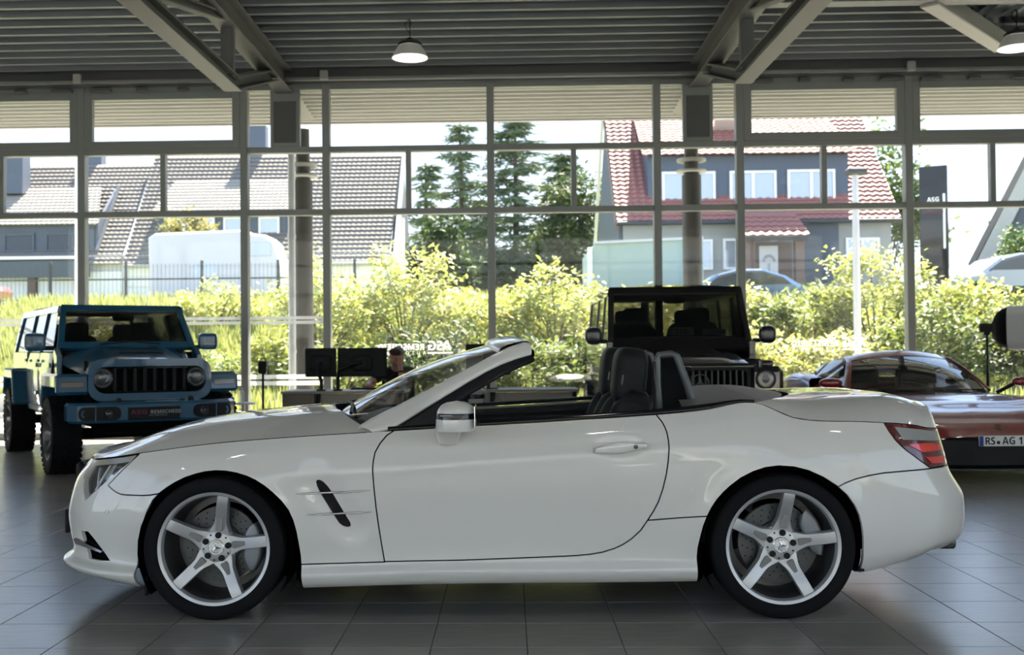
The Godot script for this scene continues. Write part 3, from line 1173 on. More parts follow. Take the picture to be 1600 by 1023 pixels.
func convertible():
	body_tables()
	var car = thing("convertible_car", "white open two-seat convertible seen from its left side in the foreground", "car", V(-0.06, 0, -5.93))
	var arch_f = V2s([1.144, 0.137, 1.134, 0.238, 1.145, 0.31, 1.156, 0.371, 1.173, 0.426, 1.198, 0.489, 1.229, 0.547, 1.262, 0.58])
	var arch_f2 = V2s([1.262, 0.58, 1.298, 0.606, 1.34, 0.631, 1.39, 0.655, 1.441, 0.672, 1.49, 0.684, 1.542, 0.689, 1.592, 0.687, 1.641, 0.679, 1.689, 0.665, 1.731, 0.646, 1.771, 0.620, 1.809, 0.588, 1.846, 0.551, 1.878, 0.508, 1.899, 0.46, 1.912, 0.41, 1.921, 0.351, 1.928, 0.3, 1.931, 0.255])
	var arch_r = V2s([3.748, 0.168, 3.744, 0.284, 3.748, 0.33, 3.759, 0.38, 3.771, 0.428, 3.788, 0.473])
	var arch_r2 = V2s([3.788, 0.473, 3.808, 0.512, 3.831, 0.547, 3.860, 0.58, 3.892, 0.61, 3.94, 0.646, 3.995, 0.674, 4.05, 0.692, 4.11, 0.699, 4.178, 0.694, 4.242, 0.677, 4.31, 0.646, 4.374, 0.604])
	var arch_r3 = V2s([4.376, 0.602, 4.418, 0.563, 4.453, 0.514, 4.472, 0.472, 4.483, 0.428, 4.492, 0.37, 4.497, 0.277, 4.496, 0.215])
	var fend_bump = V2s([1.26, 0.58, 1.21, 0.571, 1.16, 0.567, 1.062, 0.565, 1.03, 0.567, 0.996, 0.576, 0.965, 0.589, 0.935, 0.604])
	var door_f = V2s([2.365, 0.866, 2.326, 0.841, 2.297, 0.806, 2.276, 0.766, 2.269, 0.728, 2.267, 0.695, 2.268, 0.662, 2.273, 0.596, 2.280, 0.52, 2.289, 0.443, 2.302, 0.35, 2.316, 0.265])
	var door_b = V2s([2.316, 0.265, 2.67, 0.270, 2.905, 0.278, 3.14, 0.287, 3.2, 0.29, 3.255, 0.295, 3.315, 0.305, 3.37, 0.322, 3.41, 0.341, 3.448, 0.366, 3.49, 0.406, 3.521, 0.451])
	var door_r = V2s([3.521, 0.451, 3.547, 0.492, 3.571, 0.538, 3.591, 0.597, 3.606, 0.659, 3.616, 0.72, 3.621, 0.781, 3.620, 0.818, 3.616, 0.848, 3.609, 0.872, 3.598, 0.896, 3.578, 0.922])
	var head_low = V2s([1.095, 0.748, 1.055, 0.711, 1.014, 0.674, 0.975, 0.639, 0.935, 0.604, 0.9, 0.579, 0.862, 0.558, 0.82, 0.54, 0.776, 0.525])
	var head_in = V2s([0.776, 0.525, 0.735, 0.57, 0.705, 0.615, 0.665, 0.655])
	var head_top = edge_line(8, 0.665, 1.095, 0.04, -0.005)
	var tail_f = V2s([4.651, 0.878, 4.664, 0.84, 4.684, 0.804, 4.709, 0.777, 4.737, 0.753, 4.799, 0.711, 4.84, 0.686, 4.874, 0.667])
	var bump_r = V2s([4.376, 0.602, 4.41, 0.618, 4.46, 0.634, 4.526, 0.648, 4.599, 0.658, 4.735, 0.664, 4.874, 0.667])
	var fog = V2s([0.745, 0.377, 0.81, 0.377, 0.859, 0.341, 0.962, 0.248, 0.89, 0.243, 0.806, 0.246, 0.775, 0.30])
	var vent = rounded(V2s([1.987, 0.644, 2.045, 0.644, 2.134, 0.489, 2.172, 0.425, 2.12, 0.425, 2.085, 0.478]), 2)
	var wp = M.white_paint
	var grille_hole = V2s([-0.01, 0.49, 0.36, 0.5, 0.43, 0.57, 0.38, 0.655, -0.01, 0.67])
	both(car, "front_bumper", join([edge_line(0, -0.003, 1.14), arch_f, fend_bump, rev(head_low).slice(4), head_in, [Vector2(0.64, row_y(0.64, 8))], edge_line(8, 0.64, -0.003)]), wp, [fog, grille_hole])
	both(car, "front_fender", join([edge_line(8, 1.10, 2.36), door_f, V2s([2.316, 0.263, 1.931, 0.255]), rev(arch_f2), fend_bump, rev(head_low.slice(0, 5))]), wp, [vent])
	both(car, "door", join([door_f, door_b, door_r, edge_line(8, 3.578, 2.365)]), wp)
	both(car, "quarter_panel", join([door_r, edge_line(8, 3.58, 4.651), tail_f, rev(bump_r), rev(arch_r2), V2s([3.788, 0.473, 3.523, 0.452])]), wp)
	both(car, "sill", join([V2s([1.931, 0.255, 2.316, 0.263]), door_b, V2s([3.523, 0.452, 3.788, 0.473]), rev(arch_r), edge_line(0, 3.748, 1.935)]), wp)
	both(car, "rear_bumper", join([bump_r, V2s([5.1, 0.664, 5.4, 0.655, 5.82, 0.652]), edge_line(0, 5.815, 4.5), rev(arch_r3)]), wp)
	both(car, "rear_panel", join([V2s([5.1, 0.668, 5.4, 0.66, 5.82, 0.656]), edge_line(8, 5.815, 5.14), V2s([5.27, 0.80, 5.22, 0.72])]), wp)
	# lamps
	var lamp_out = join([head_low, head_in, head_top])
	for sd in [1.0, -1.0]:
		var hl = part(car, "headlight", panel(lamp_out, [], -0.001, 0.002, 0.02, sd), M.lens_glass)
		part(hl, "lamp_bowl", panel(lamp_out, [], -0.035, 0.004, 0.0, sd), M.lamp_glass_dark)
		part(hl, "chrome_bar", panel(join([head_in, edge_line(8, 0.665, 1.08, 0.04, -0.008), edge_line(8, 1.06, 0.75, 0.04, -0.036), V2s([0.748, 0.62, 0.80, 0.545])]), [], -0.006, 0.001, 0.012, sd), M.satin_chrome)
		part(hl, "reflector", panel(V2s([0.93, 0.71, 1.04, 0.722, 0.955, 0.642, 0.90, 0.62, 0.87, 0.63]), [], -0.02, 0.0, 0.015, sd), M.chrome)
		part(hl, "reflector", panel(V2s([0.88, 0.69, 0.90, 0.69, 0.83, 0.575, 0.81, 0.57]), [], -0.02, 0.0, 0.012, sd), M.alloy)
		part(hl, "reflector", panel(V2s([0.955, 0.70, 1.02, 0.712, 0.965, 0.662, 0.93, 0.65]), [], -0.012, 0.0, 0.01, sd), M.lamp_glass_dark)
		part(hl, "light_guide", panel(V2s([0.79, 0.675, 0.80, 0.675, 0.842, 0.59, 0.832, 0.585]), [], -0.018, 0.0, 0.01, sd), M.alloy)
		var tl_out = join([tail_f, V2s([5.1, 0.668, 5.22, 0.72, 5.27, 0.80]), edge_line(8, 5.14, 4.66, 0.04, -0.002)])
		var tl = part(car, "tail_light", panel(tl_out, [], 0.0, 0.003, 0.02, sd), M.tail_red)
		part(tl, "reversing_lens", panel(V2s([4.700, 0.861, 4.97, 0.833, 5.09, 0.825, 5.06, 0.782, 4.90, 0.792, 4.728, 0.803]), [], 0.003, 0.0, 0.004, sd), M.tail_clear)
		part(tl, "light_bar", panel(V2s([4.748, 0.781, 4.85, 0.783, 4.955, 0.776, 5.04, 0.766, 5.04, 0.742, 4.95, 0.742, 4.83, 0.743]), [], 0.003, 0.0, 0.004, sd), M.tail_red_sunlit)
		part(tl, "light_bar", panel(V2s([4.847, 0.72, 4.98, 0.714, 5.09, 0.712, 5.07, 0.685, 4.98, 0.685, 4.89, 0.69]), [], 0.003, 0.0, 0.004, sd), M.tail_red_sunlit)
		# side vent with its two bright fins
		var vg = part(car, "side_vent", panel(Geometry2D.offset_polygon(vent, 0.004)[0], [], -0.012, 0.0, 0.0, sd), M.black_plastic)
		for st in [[1.913, 0.581, 2.256, 0.596], [1.964, 0.485, 2.263, 0.497]]:
			var path = []
			for k in 13:
				var s = lerpf(st[0], st[2], k / 12.0)
				var p = body_at(s, lerpf(st[1], st[3], k / 12.0), 0.007 + 0.016 * (1.0 - absf(k / 6.0 - 1.0)))
				p.z *= sd
				path.append(p)
			part(vg, "fin", MB.new().tube(path, [0.002, 0.0036, 0.0042, 0.0046, 0.0048, 0.005, 0.005, 0.0048, 0.0046, 0.0042, 0.0038, 0.003, 0.0016], 8), M.chrome)
		# lower intake with chrome lip
		var fg = part(car, "fog_intake", panel(Geometry2D.offset_polygon(fog, 0.004)[0], [], -0.05, 0.0, 0.0, sd), M.matt_black)
		part(fg, "intake_blade", panel(V2s([0.75, 0.335, 0.80, 0.325, 0.90, 0.30, 0.925, 0.285, 0.90, 0.278, 0.80, 0.295, 0.76, 0.305]), [], -0.012, 0.0, 0.02, sd), M.black_plastic)
		part(fg, "chrome_lip", panel(V2s([0.655, 0.325, 0.70, 0.338, 0.74, 0.336, 0.82, 0.316, 0.915, 0.293, 0.905, 0.284, 0.81, 0.298, 0.73, 0.305, 0.68, 0.305]), [], 0.012, 0.0, 0.016, sd), M.chrome)
		var c = body_at(0.953, 0.48, 0.001)
		var nn = body_normal(0.953, 0.48)
		part(car, "parking_sensor", MB.new().at(V(c.x, c.y, c.z * sd), Basis(Quaternion(Vector3.UP, V(nn.x, nn.y, nn.z * sd)))).lathe([Vector2(0.012, 0.0), Vector2(0.012, 0.002), Vector2(0.0105, 0.002), Vector2(0.0105, 0.0005), Vector2(0.0, 0.0015)], 18), wp)
		for jk in [[2.068, 2.157, 0.198], [3.545, 3.634, 0.205]]:
			part(car, "jacking_cover", panel(V2s([jk[0] + 0.006, jk[2], jk[1] - 0.006, jk[2], jk[1], row_y(jk[1], 0) + 0.008, jk[0], row_y(jk[0], 0) + 0.008]), [], 0.0015, 0.0, 0.003, sd), wp)
	# dark inner shell shows in the gaps and closes the body
	for sd in [1.0, -1.0]:
		part(car, "inner_shell", panel(join([edge_line(0, 0.0, 1.125, 0.08, 0.02), V2s([1.135, 0.25, 1.155, 0.371, 1.17, 0.426, 1.225, 0.547, 1.262, 0.585]), rev(rev(arch_f2)), edge_line(0, 1.95, 3.73, 0.1, 0.02), arch_r.slice(1), arch_r2, arch_r3, edge_line(0, 4.51, 5.812, 0.08, 0.02), edge_line(8, 5.812, 0.0, 0.08, -0.015)]), [lamp_out, fog], -0.0165, 0.0, 0.0, sd, 0.06, 0.05), M.matt_black)
	hood_and_deck(car)
	windscreen(car)
	cabin(car)
	door_fittings(car)
	for w in [[-1.312, 0.3275, 80.0], [1.298, 0.3275, 82.0]]:
		for sd in [1.0, -1.0]:
			sport_wheel(car, V(w[0], w[1], 0.80 * sd), w[2], sd)
	for sd in [1.0, -1.0]:
		for x in [-1.31, 1.29]:
			var rows = []
			for k in 25:
				var a = lerpf(-0.6 if x < 0 else -0.3, PI + 0.6, k / 24.0)
				rows.append(PackedVector3Array([V(x + cos(a) * 0.36, 0.322 + sin(a) * 0.362, 0.905 * sd), V(x + cos(a) * 0.355, 0.322 + sin(a) * 0.357, 0.6 * sd), V(x + cos(a) * 0.2, 0.322 + sin(a) * 0.2, 0.58 * sd)]))
			part(car, "wheel_arch_liner", MB.new().grid(rows, false, null, V(0, -1, 0)), M.matt_black)
	part(car, "underbody", MB.new().box(V(0.0, 0.21, 0), V(1.9, 0.12, 1.66), 0.02), M.matt_black)
	part(car, "underbody", MB.new().box(V(-1.82, 0.25, 0), V(0.4, 0.13, 1.3), 0.02), M.matt_black)
	part(car, "underbody", MB.new().box(V(1.86, 0.32, 0), V(0.5, 0.13, 1.2), 0.02), M.matt_black)
	part(car, "axle", MB.new().tube([V(-1.312, 0.32, -0.75), V(-1.312, 0.32, 0.75)], 0.05, 10), M.matt_black)
	part(car, "axle", MB.new().tube([V(1.298, 0.32, -0.75), V(1.298, 0.32, 0.75)], 0.05, 10), M.matt_black)
	# front: grille, plate holder; rear: tail pipes; splash guards
	part(car, "grille", MB.new().box(V(-2.13, 0.575, 0), V(0.05, 0.22, 0.86), 0.02), M.black_plastic)
	part(car, "plate_holder", MB.new().box(V(-2.262, 0.358, 0), V(0.022, 0.125, 0.53), 0.006), M.black_plastic)
	for sd in [1.0, -1.0]:
		var pipe = PackedVector2Array()
		for k in 20:
			var a = TAU * k / 20
			pipe.append(Vector2(0.085 * signf(cos(a)) * pow(absf(cos(a)), 0.6), 0.035 * signf(sin(a)) * pow(absf(sin(a)), 0.6)))
		part(car, "tail_pipe", MB.new().at(V(2.165, 0.29, 0.545 * sd), Basis(Vector3.UP, PI / 2)).prism(pipe, -0.16, 0.025, 0.006), M.alloy_dark)
		part(car, "splash_guard", MB.new().box(V(-1.64, 0.15, 0.80 * sd), V(0.012, 0.09, 0.16), 0.003), M.black_plastic)
		part(car, "splash_guard", MB.new().box(V(1.645, 0.215, 0.82 * sd), V(0.05, 0.012, 0.14), 0.003), M.black_plastic)

func hood_and_deck(car):
	# bonnet: between the fender edges, crowned
	var s0 = 0.64
	var s1 = 2.255
	var rows = []
	var na = 36
	var nw = 24
	var fc = body_at(s0, row_y(s0, 8))
	var rc = body_at(s1, row_y(s1, 8))
	for i in na + 1:
		var a = float(i) / na
		var e = body_at(lerpf(s0, s1, a), row_y(lerpf(s0, s1, a), 8), -0.001)
		var line = PackedVector3Array()
		for j in nw + 1:
			var w = lerpf(-1.0, 1.0, float(j) / nw)
			var aw = absf(w)
			var f = body_at(s0 * aw, 0.71)
			var fr = Vector2(f.x + 0.10 * (1.0 - a), f.z)
			fr = Vector2(lerpf(-2.10, fc.x, aw * aw), fc.z * aw)
			var rr = Vector2(lerpf(-0.875, rc.x, aw * aw), rc.z * aw)
			var lnr = fr.lerp(rr, a)
			var dev = Vector2(e.x, e.z) - Vector2(fc.x, fc.z).lerp(Vector2(rc.x, rc.z), a)
			var p = lnr + Vector2(dev.x * aw, dev.y * aw)
			var crown = lerpf(0.022, 0.088, smooth(0.0, 0.45, a)) + 0.006 * a
			var ridge = 0.006 * exp(-pow((aw - 0.55) / 0.07, 2.0)) * smooth(0.05, 0.4, a)
			line.append(V(p.x, e.y + crown * (1.0 - pow(aw, 2.5)) + ridge, p.y * signf(w)))
		rows.append(line)
	part(car, "bonnet", MB.new().grid(rows, false, null, Vector3.UP), M.white_paint)
	# scuttle between bonnet and screen with its wipers
	var cr = []
	for j in 17:
		var w = lerpf(-1.0, 1.0, j / 16.0)
		var line = PackedVector3Array()
		for k in 4:
			var t = k / 3.0
			line.append(V(lerpf(lerpf(-0.90, -0.66, w * w), lerpf(-0.82, -0.60, w * w), t), lerpf(lerpf(0.925, 0.865, w * w), lerpf(0.92, 0.888, w * w), t) - 0.02 * sin(t * PI), w * 0.77))
		cr.append(line)
	var sc = part(car, "scuttle", MB.new().grid(cr, false, null, Vector3.UP), M.black_plastic)
	for w in [[0.62, -0.05], [-0.12, -0.66]]:
		var path = []
		for k in 9:
			var t = k / 8.0
			var z = lerpf(w[0], w[1], t)
			path.append(V(-0.86 + 0.30 * pow(absf(z), 2.0) + 0.03 + 0.05 * sin(t * PI), 0.952 - 0.05 * z * z + 0.01 * sin(t * PI), z))
		part(sc, "wiper", MB.new().tube(path, 0.009, 6), M.black_plastic)
	# grey cover behind the seats
	rows = []
	for i in 13:
		var a = i / 12.0
		var s = lerpf(3.70, 4.03, a)
		var e = body_at(s, row_y(s, 8) - 0.012, -0.004)
		var line = PackedVector3Array()
		for j in 21:
			var w = lerpf(-1.0, 1.0, j / 20.0)
			var aw = absf(w)
			var mid = lerpf(lerpf(1.0, 1.03, smooth(0.0, 0.5, a)), 1.0, pow(smooth(0.55, 1.0, a), 2.0))
			line.append(V(e.x + (0.04 + 0.235 * a) * (1.0 - pow(aw, 2.6)), lerpf(e.y, mid, 1.0 - pow(aw, 2.4)), e.z * w))
		rows.append(line)
	part(car, "roof_cover", MB.new().grid(rows, false, null, Vector3.UP), M.deck_grey)
	# boot lid
	rows = []
	var alist = [0.0, 0.03, 0.08, 0.15, 0.22, 0.3, 0.38, 0.46, 0.54, 0.62, 0.69, 0.75, 0.80, 0.84, 0.87, 0.895, 0.915, 0.93, 0.945, 0.96, 0.98, 1.0]
	for a in alist:
		var s = lerpf(4.035, 5.14, a)
		var e = body_at(s, row_y(s, 8), -0.001)
		var line = PackedVector3Array()
		for j in 29:
			var w = lerpf(-1.0, 1.0, j / 28.0)
			var aw = absf(w)
			var fe = body_at(4.035, row_y(4.035, 8))
			var front = V(lerpf(1.505, fe.x, pow(aw, 2.6)), 0, fe.z * aw)
			var sr = lerpf(5.812, 5.14, aw)
			var back = body_at(sr, row_y(sr, 8))
			var p = Vector2(front.x, front.z).lerp(Vector2(back.x, back.z), a)
			var be = body_at(5.14, row_y(5.14, 8))
			var dev = Vector2(e.x, e.z) - Vector2(fe.x, fe.z).lerp(Vector2(be.x, be.z), a)
			p += dev * aw
			var crown = (maxf(0.0, lerpf(0.998, 1.006, smooth(0.0, 0.4, a)) - e.y)) * (1.0 - smooth(0.885, 1.0, a)) * (1.0 - 0.28 * smooth(0.55, 0.88, a))
			line.append(V(p.x, e.y + crown * (1.0 - pow(aw, 4.0)), p.y * signf(w)))
		rows.append(line)
	part(car, "boot_lid", MB.new().grid(rows, false, null, Vector3.UP), M.white_paint)

func ring_sweep(up_pts, low_pts, depth, bulge, segs = 14):
	# flattened tube between an upper and a lower line
	var rows = []
	for i in up_pts.size():
		var c = (up_pts[i] + low_pts[i]) / 2
		var h = (up_pts[i] - low_pts[i]) / 2
		var t = (up_pts[mini(i + 1, up_pts.size() - 1)] - up_pts[maxi(i - 1, 0)]).normalized()
		var o = t.cross(h).normalized()
		var line = PackedVector3Array()
		for k in segs + 1:
			var a = TAU * k / segs
			line.append(c + h * signf(cos(a)) * pow(absf(cos(a)), 0.7) + o * sin(a) * depth)
		rows.append(line)
	return MB.new().grid(rows, true)

func fix_out(mb, c):
	return mb

func windscreen(car):
	var up = [V(-0.66, 0.875, 0.80), V(-0.60, 0.912, 0.785), V(-0.52, 0.95, 0.765), V(-0.435, 0.990, 0.742), V(-0.34, 1.038, 0.717), V(-0.244, 1.089, 0.692), V(-0.117, 1.154, 0.662), V(-0.03, 1.200, 0.638), V(0.054, 1.243, 0.614), V(0.13, 1.268, 0.594), V(0.155, 1.262, 0.59)]
	var low = [V(-0.58, 0.852, 0.845), V(-0.49, 0.868, 0.842), V(-0.40, 0.922, 0.815), V(-0.32, 0.972, 0.790), V(-0.24, 1.021, 0.765), V(-0.15, 1.075, 0.739), V(-0.053, 1.130, 0.712), V(0.02, 1.163, 0.692), V(0.09, 1.188, 0.672), V(0.155, 1.206, 0.655), V(0.165, 1.208, 0.652)]
	for sd in [1.0, -1.0]:
		var u2 = []
		var l2 = []
		for i in up.size():
			u2.append(V(up[i].x, up[i].y, up[i].z * sd))
			l2.append(V(low[i].x, low[i].y, low[i].z * sd))
		part(car, "windscreen_pillar", ring_sweep(u2, l2, 0.018, 0.0), M.white_paint)
		# black rubber behind the pillar
		var s_u = []
		var s_l = []
		for i in range(1, low.size()):
			var d = 0.062 if i < 7 else lerpf(0.055, 0.035, (i - 7) / 3.0)
			s_u.append(V(low[i].x, low[i].y, (low[i].z - 0.012) * sd))
			s_l.append(V(low[i].x + d * 0.5, low[i].y - d * 0.8, (low[i].z + 0.008) * sd))
		part(car, "window_seal", ring_sweep(s_u, s_l, 0.012, 0.0), M.black_plastic)
		part(car, "mirror_sail", MB.new().at(V(0, 0, 0.838 * sd)).prism(V2s([-0.46, 0.875, -0.28, 0.98, -0.20, 0.985, -0.20, 0.872]), -0.008, 0.008), M.black_plastic)
	# top rail of the screen frame, body colour with a black inner edge
	for q in 2:
		var rows = []
		for j in 25:
			var w = lerpf(-1.0, 1.0, j / 24.0)
			var b = 1.0 - w * w
			var c = V(0.085 - 0.085 * b, 1.243 + 0.034 * b, 0.605 * w)
			if q == 1:
				c += V(0.062, -0.03, 0)
			var line = PackedVector3Array()
			for k in 17:
				var a = TAU * k / 16
				var ex = signf(cos(a)) * pow(absf(cos(a)), 0.7)
				var ey = signf(sin(a)) * pow(absf(sin(a)), 0.7)
				if q == 0:
					line.append(c + V(0.075 * ex, 0.024 * ey + 0.018 * ex, 0))
				else:
					line.append(c + V(0.035 * ex, 0.028 * ey, 0))
			rows.append(line)
		var mb = MB.new().grid(rows, true, V(0.03, 1.25, 0))
		part(car, "windscreen_header" if q == 0 else "header_trim", mb, M.white_paint if q == 0 else M.gloss_black)
	var rows = []
	for i in 15:
		var t = i / 14.0
		var line = PackedVector3Array()
		for j in 25:
			var w = lerpf(-1.0, 1.0, j / 24.0)
			var b = V(lerpf(-0.84, -0.60, w * w), lerpf(0.925, 0.898, w * w), 0.765 * w)
			var e = V(lerpf(-0.045, 0.05, w * w), lerpf(1.266, 1.234, w * w), 0.60 * w)
			var p = b.lerp(e, t) + V(-0.02, 0.035, 0) * sin(t * PI) * (1.0 - 0.6 * w * w)
			line.append(p)
		rows.append(line)
	part(car, "windscreen", MB.new().grid(rows, false, null, V(-1, 1, 0)), M.car_glass)

func cabin(car):
	# side glass, leaning in towards the top
	for sd in [1.0, -1.0]:
		var lean = func(x, y): return V(x, y, (0.843 - (y - 0.88) * 0.31 - pow((y - 0.88) * 0.7, 2.0)) * sd)
		var top = [[-0.30, 0.94], [-0.15, 1.03], [0.0, 1.105], [0.10, 1.15], [0.2, 1.205], [0.26, 1.212], [0.38, 1.213], [0.489, 1.21], [0.62, 1.197], [0.72, 1.178], [0.745, 1.165]]
		var rows = []
		for q in top:
			var line = PackedVector3Array()
			for k in 9:
				var yb = 0.872 + (q[0] + 0.3) * 0.053
				line.append(lean.call(lerpf(q[0], minf(q[0], 0.715), 1.0 - k / 8.0), lerpf(yb, q[1], k / 8.0)))
			rows.append(line)
		part(car, "side_window", MB.new().grid(rows, false, null, V(0, 0, sd)), M.car_glass)
		rows = []
		for k in 8:
			var t = k / 7.0
			rows.append(PackedVector3Array([lean.call(lerpf(0.735, 1.24, t), lerpf(0.925, 0.985, t)), lean.call(lerpf(0.755, 1.24, t), lerpf(1.165, 0.99, pow(t, 0.92)))]))
		part(car, "quarter_window", MB.new().grid(rows, false, null, V(0, 0, sd)), M.car_glass)
		part(car, "window_post", MB.new().tube([lean.call(0.725, 0.92), lean.call(0.738, 1.04), lean.call(0.75, 1.168)], [0.014, 0.012, 0.008], 8), M.gloss_black)
		# gloss black waist moulding along the doors to the boot
		var path_u = []
		var path_l = []
		for k in 27:
			var s = lerpf(2.33, 4.03, k / 26.0)
			var y = row_y(s, 8)
			var a = body_at(s, y, 0.002)
			var hgt = lerpf(0.018, 0.024, smooth(2.4, 2.8, s)) * (1.0 - 0.7 * smooth(3.8, 4.03, s))
			path_u.append(V(a.x, y + hgt, (a.z - 0.012) * sd))
			path_l.append(V(a.x, y + 0.001, (a.z + 0.001) * sd))
		part(car, "waist_moulding", ring_sweep(path_u, path_l, 0.007, 0.0), M.gloss_black)
		# seats
		var st = group_part(car, "seat", V(0, 0, 0.37 * sd))
		part(st, "cushion", MB.new().blob(V(0.30, 0.42, 0), V(0.56, 0.2, 0.5), 0.45), M.leather)
		var lean_b = Basis(Vector3.BACK, -0.33)
		part(st, "backrest", MB.new().at(V(0.60, 0.72, 0), lean_b).blob(Vector3.ZERO, V(0.17, 0.66, 0.52), 0.5), M.leather)
		part(st, "side_bolster", MB.new().at(V(0.57, 0.72, 0.21), lean_b).blob(Vector3.ZERO, V(0.2, 0.56, 0.12), 0.6), M.leather)
		part(st, "side_bolster", MB.new().at(V(0.57, 0.72, -0.21), lean_b).blob(Vector3.ZERO, V(0.2, 0.56, 0.12), 0.6), M.leather)
		part(st, "headrest", MB.new().at(V(0.665, 1.095, 0), Basis(Vector3.BACK, -0.1)).blob(Vector3.ZERO, V(0.17, 0.29, 0.29), 0.5, 24, 18), M.leather)
		var pip = []
		for k in 19:
			var a = lerpf(-0.35, PI + 0.35, k / 18.0)
			pip.append(V(0.62 + 0.02 * sin(a), 1.085 + 0.135 * sin(a), 0.138 * cos(a)))
		part(st, "piping", MB.new().tube(pip, 0.007, 6), M.piping)
		# roll-over hoop
		part(car, "roll_hoop", MB.new().tube([V(0.80, 0.86, 0.52 * sd), V(0.79, 1.05, 0.52 * sd), V(0.79, 1.18, 0.51 * sd), V(0.80, 1.2, 0.505 * sd), V(0.86, 1.205, 0.5 * sd), V(0.885, 1.195, 0.5 * sd), V(0.93, 1.07, 0.5 * sd), V(0.965, 0.955, 0.5 * sd)], [0.02, 0.018, 0.018, 0.018, 0.019, 0.02, 0.021, 0.022], 10), M.piping if false else mat("hoop_grey", lin(0.10, 0.11, 0.11), 0.35, 0.3))
		part(car, "hoop_panel", MB.new().at(V(0, 0, 0.5 * sd)).prism(V2s([0.80, 0.93, 0.80, 1.18, 0.87, 1.19, 0.95, 0.95]), -0.01, 0.01), M.matt_black)
		# inner door
		part(car, "door_card", MB.new().box(V(0.12, 0.60, 0.80 * sd), V(1.25, 0.50, 0.05), 0.02), M.leather)
		part(car, "door_top", MB.new().at(V(0.12, 0.852, 0.79 * sd), Basis(Vector3.BACK, 0.045)).box(Vector3.ZERO, V(1.3, 0.05, 0.08), 0.02), M.leather)
	part(car, "cabin_floor", MB.new().box(V(0.15, 0.24, 0), V(1.5, 0.05, 1.56), 0.01), M.matt_black)
	part(car, "bulkhead", MB.new().box(V(0.93, 0.60, 0), V(0.2, 0.62, 1.5), 0.03), M.leather)
	part(car, "rear_shelf", MB.new().blob(V(1.0, 0.90, 0), V(0.32, 0.14, 1.5), 0.5), M.leather)
	part(car, "wind_deflector", MB.new().box(V(0.97, 1.04, 0), V(0.006, 0.2, 0.9), 0.002), M.car_glass)
	part(car, "dashboard", MB.new().blob(V(-0.50, 0.76, 0), V(0.52, 0.30, 1.56), 0.45, 24, 14), M.leather)
	part(car, "firewall", MB.new().box(V(-0.68, 0.52, 0), V(0.06, 0.6, 1.5), 0.01), M.matt_black)
	part(car, "centre_console", MB.new().blob(V(0.1, 0.42, 0), V(1.0, 0.32, 0.24), 0.4), M.leather)
	var sw = group_part(car, "steering_wheel", V(-0.15, 0.865, 0.37))
	sw.rotation.z = -1.15
	var rim = []
	for k in 33:
		var a = TAU * k / 32
		rim.append(V(cos(a) * 0.18, 0.0, sin(a) * 0.18))
	part(sw, "rim", MB.new().tube(rim, 0.015, 10, false), M.leather)
	part(sw, "hub", MB.new().blob(V(0, -0.02, 0), V(0.16, 0.06, 0.14), 0.6), M.leather)
	for a in [0.0, 2.2, -2.2]:
		part(sw, "spoke", MB.new().tube([V(0, -0.02, 0), V(cos(a) * 0.175, 0, sin(a) * 0.175)], 0.014, 6), M.alloy_dark)
	part(car, "inner_mirror", MB.new().blob(V(-0.06, 1.19, 0), V(0.05, 0.07, 0.24), 0.5), M.black_plastic)

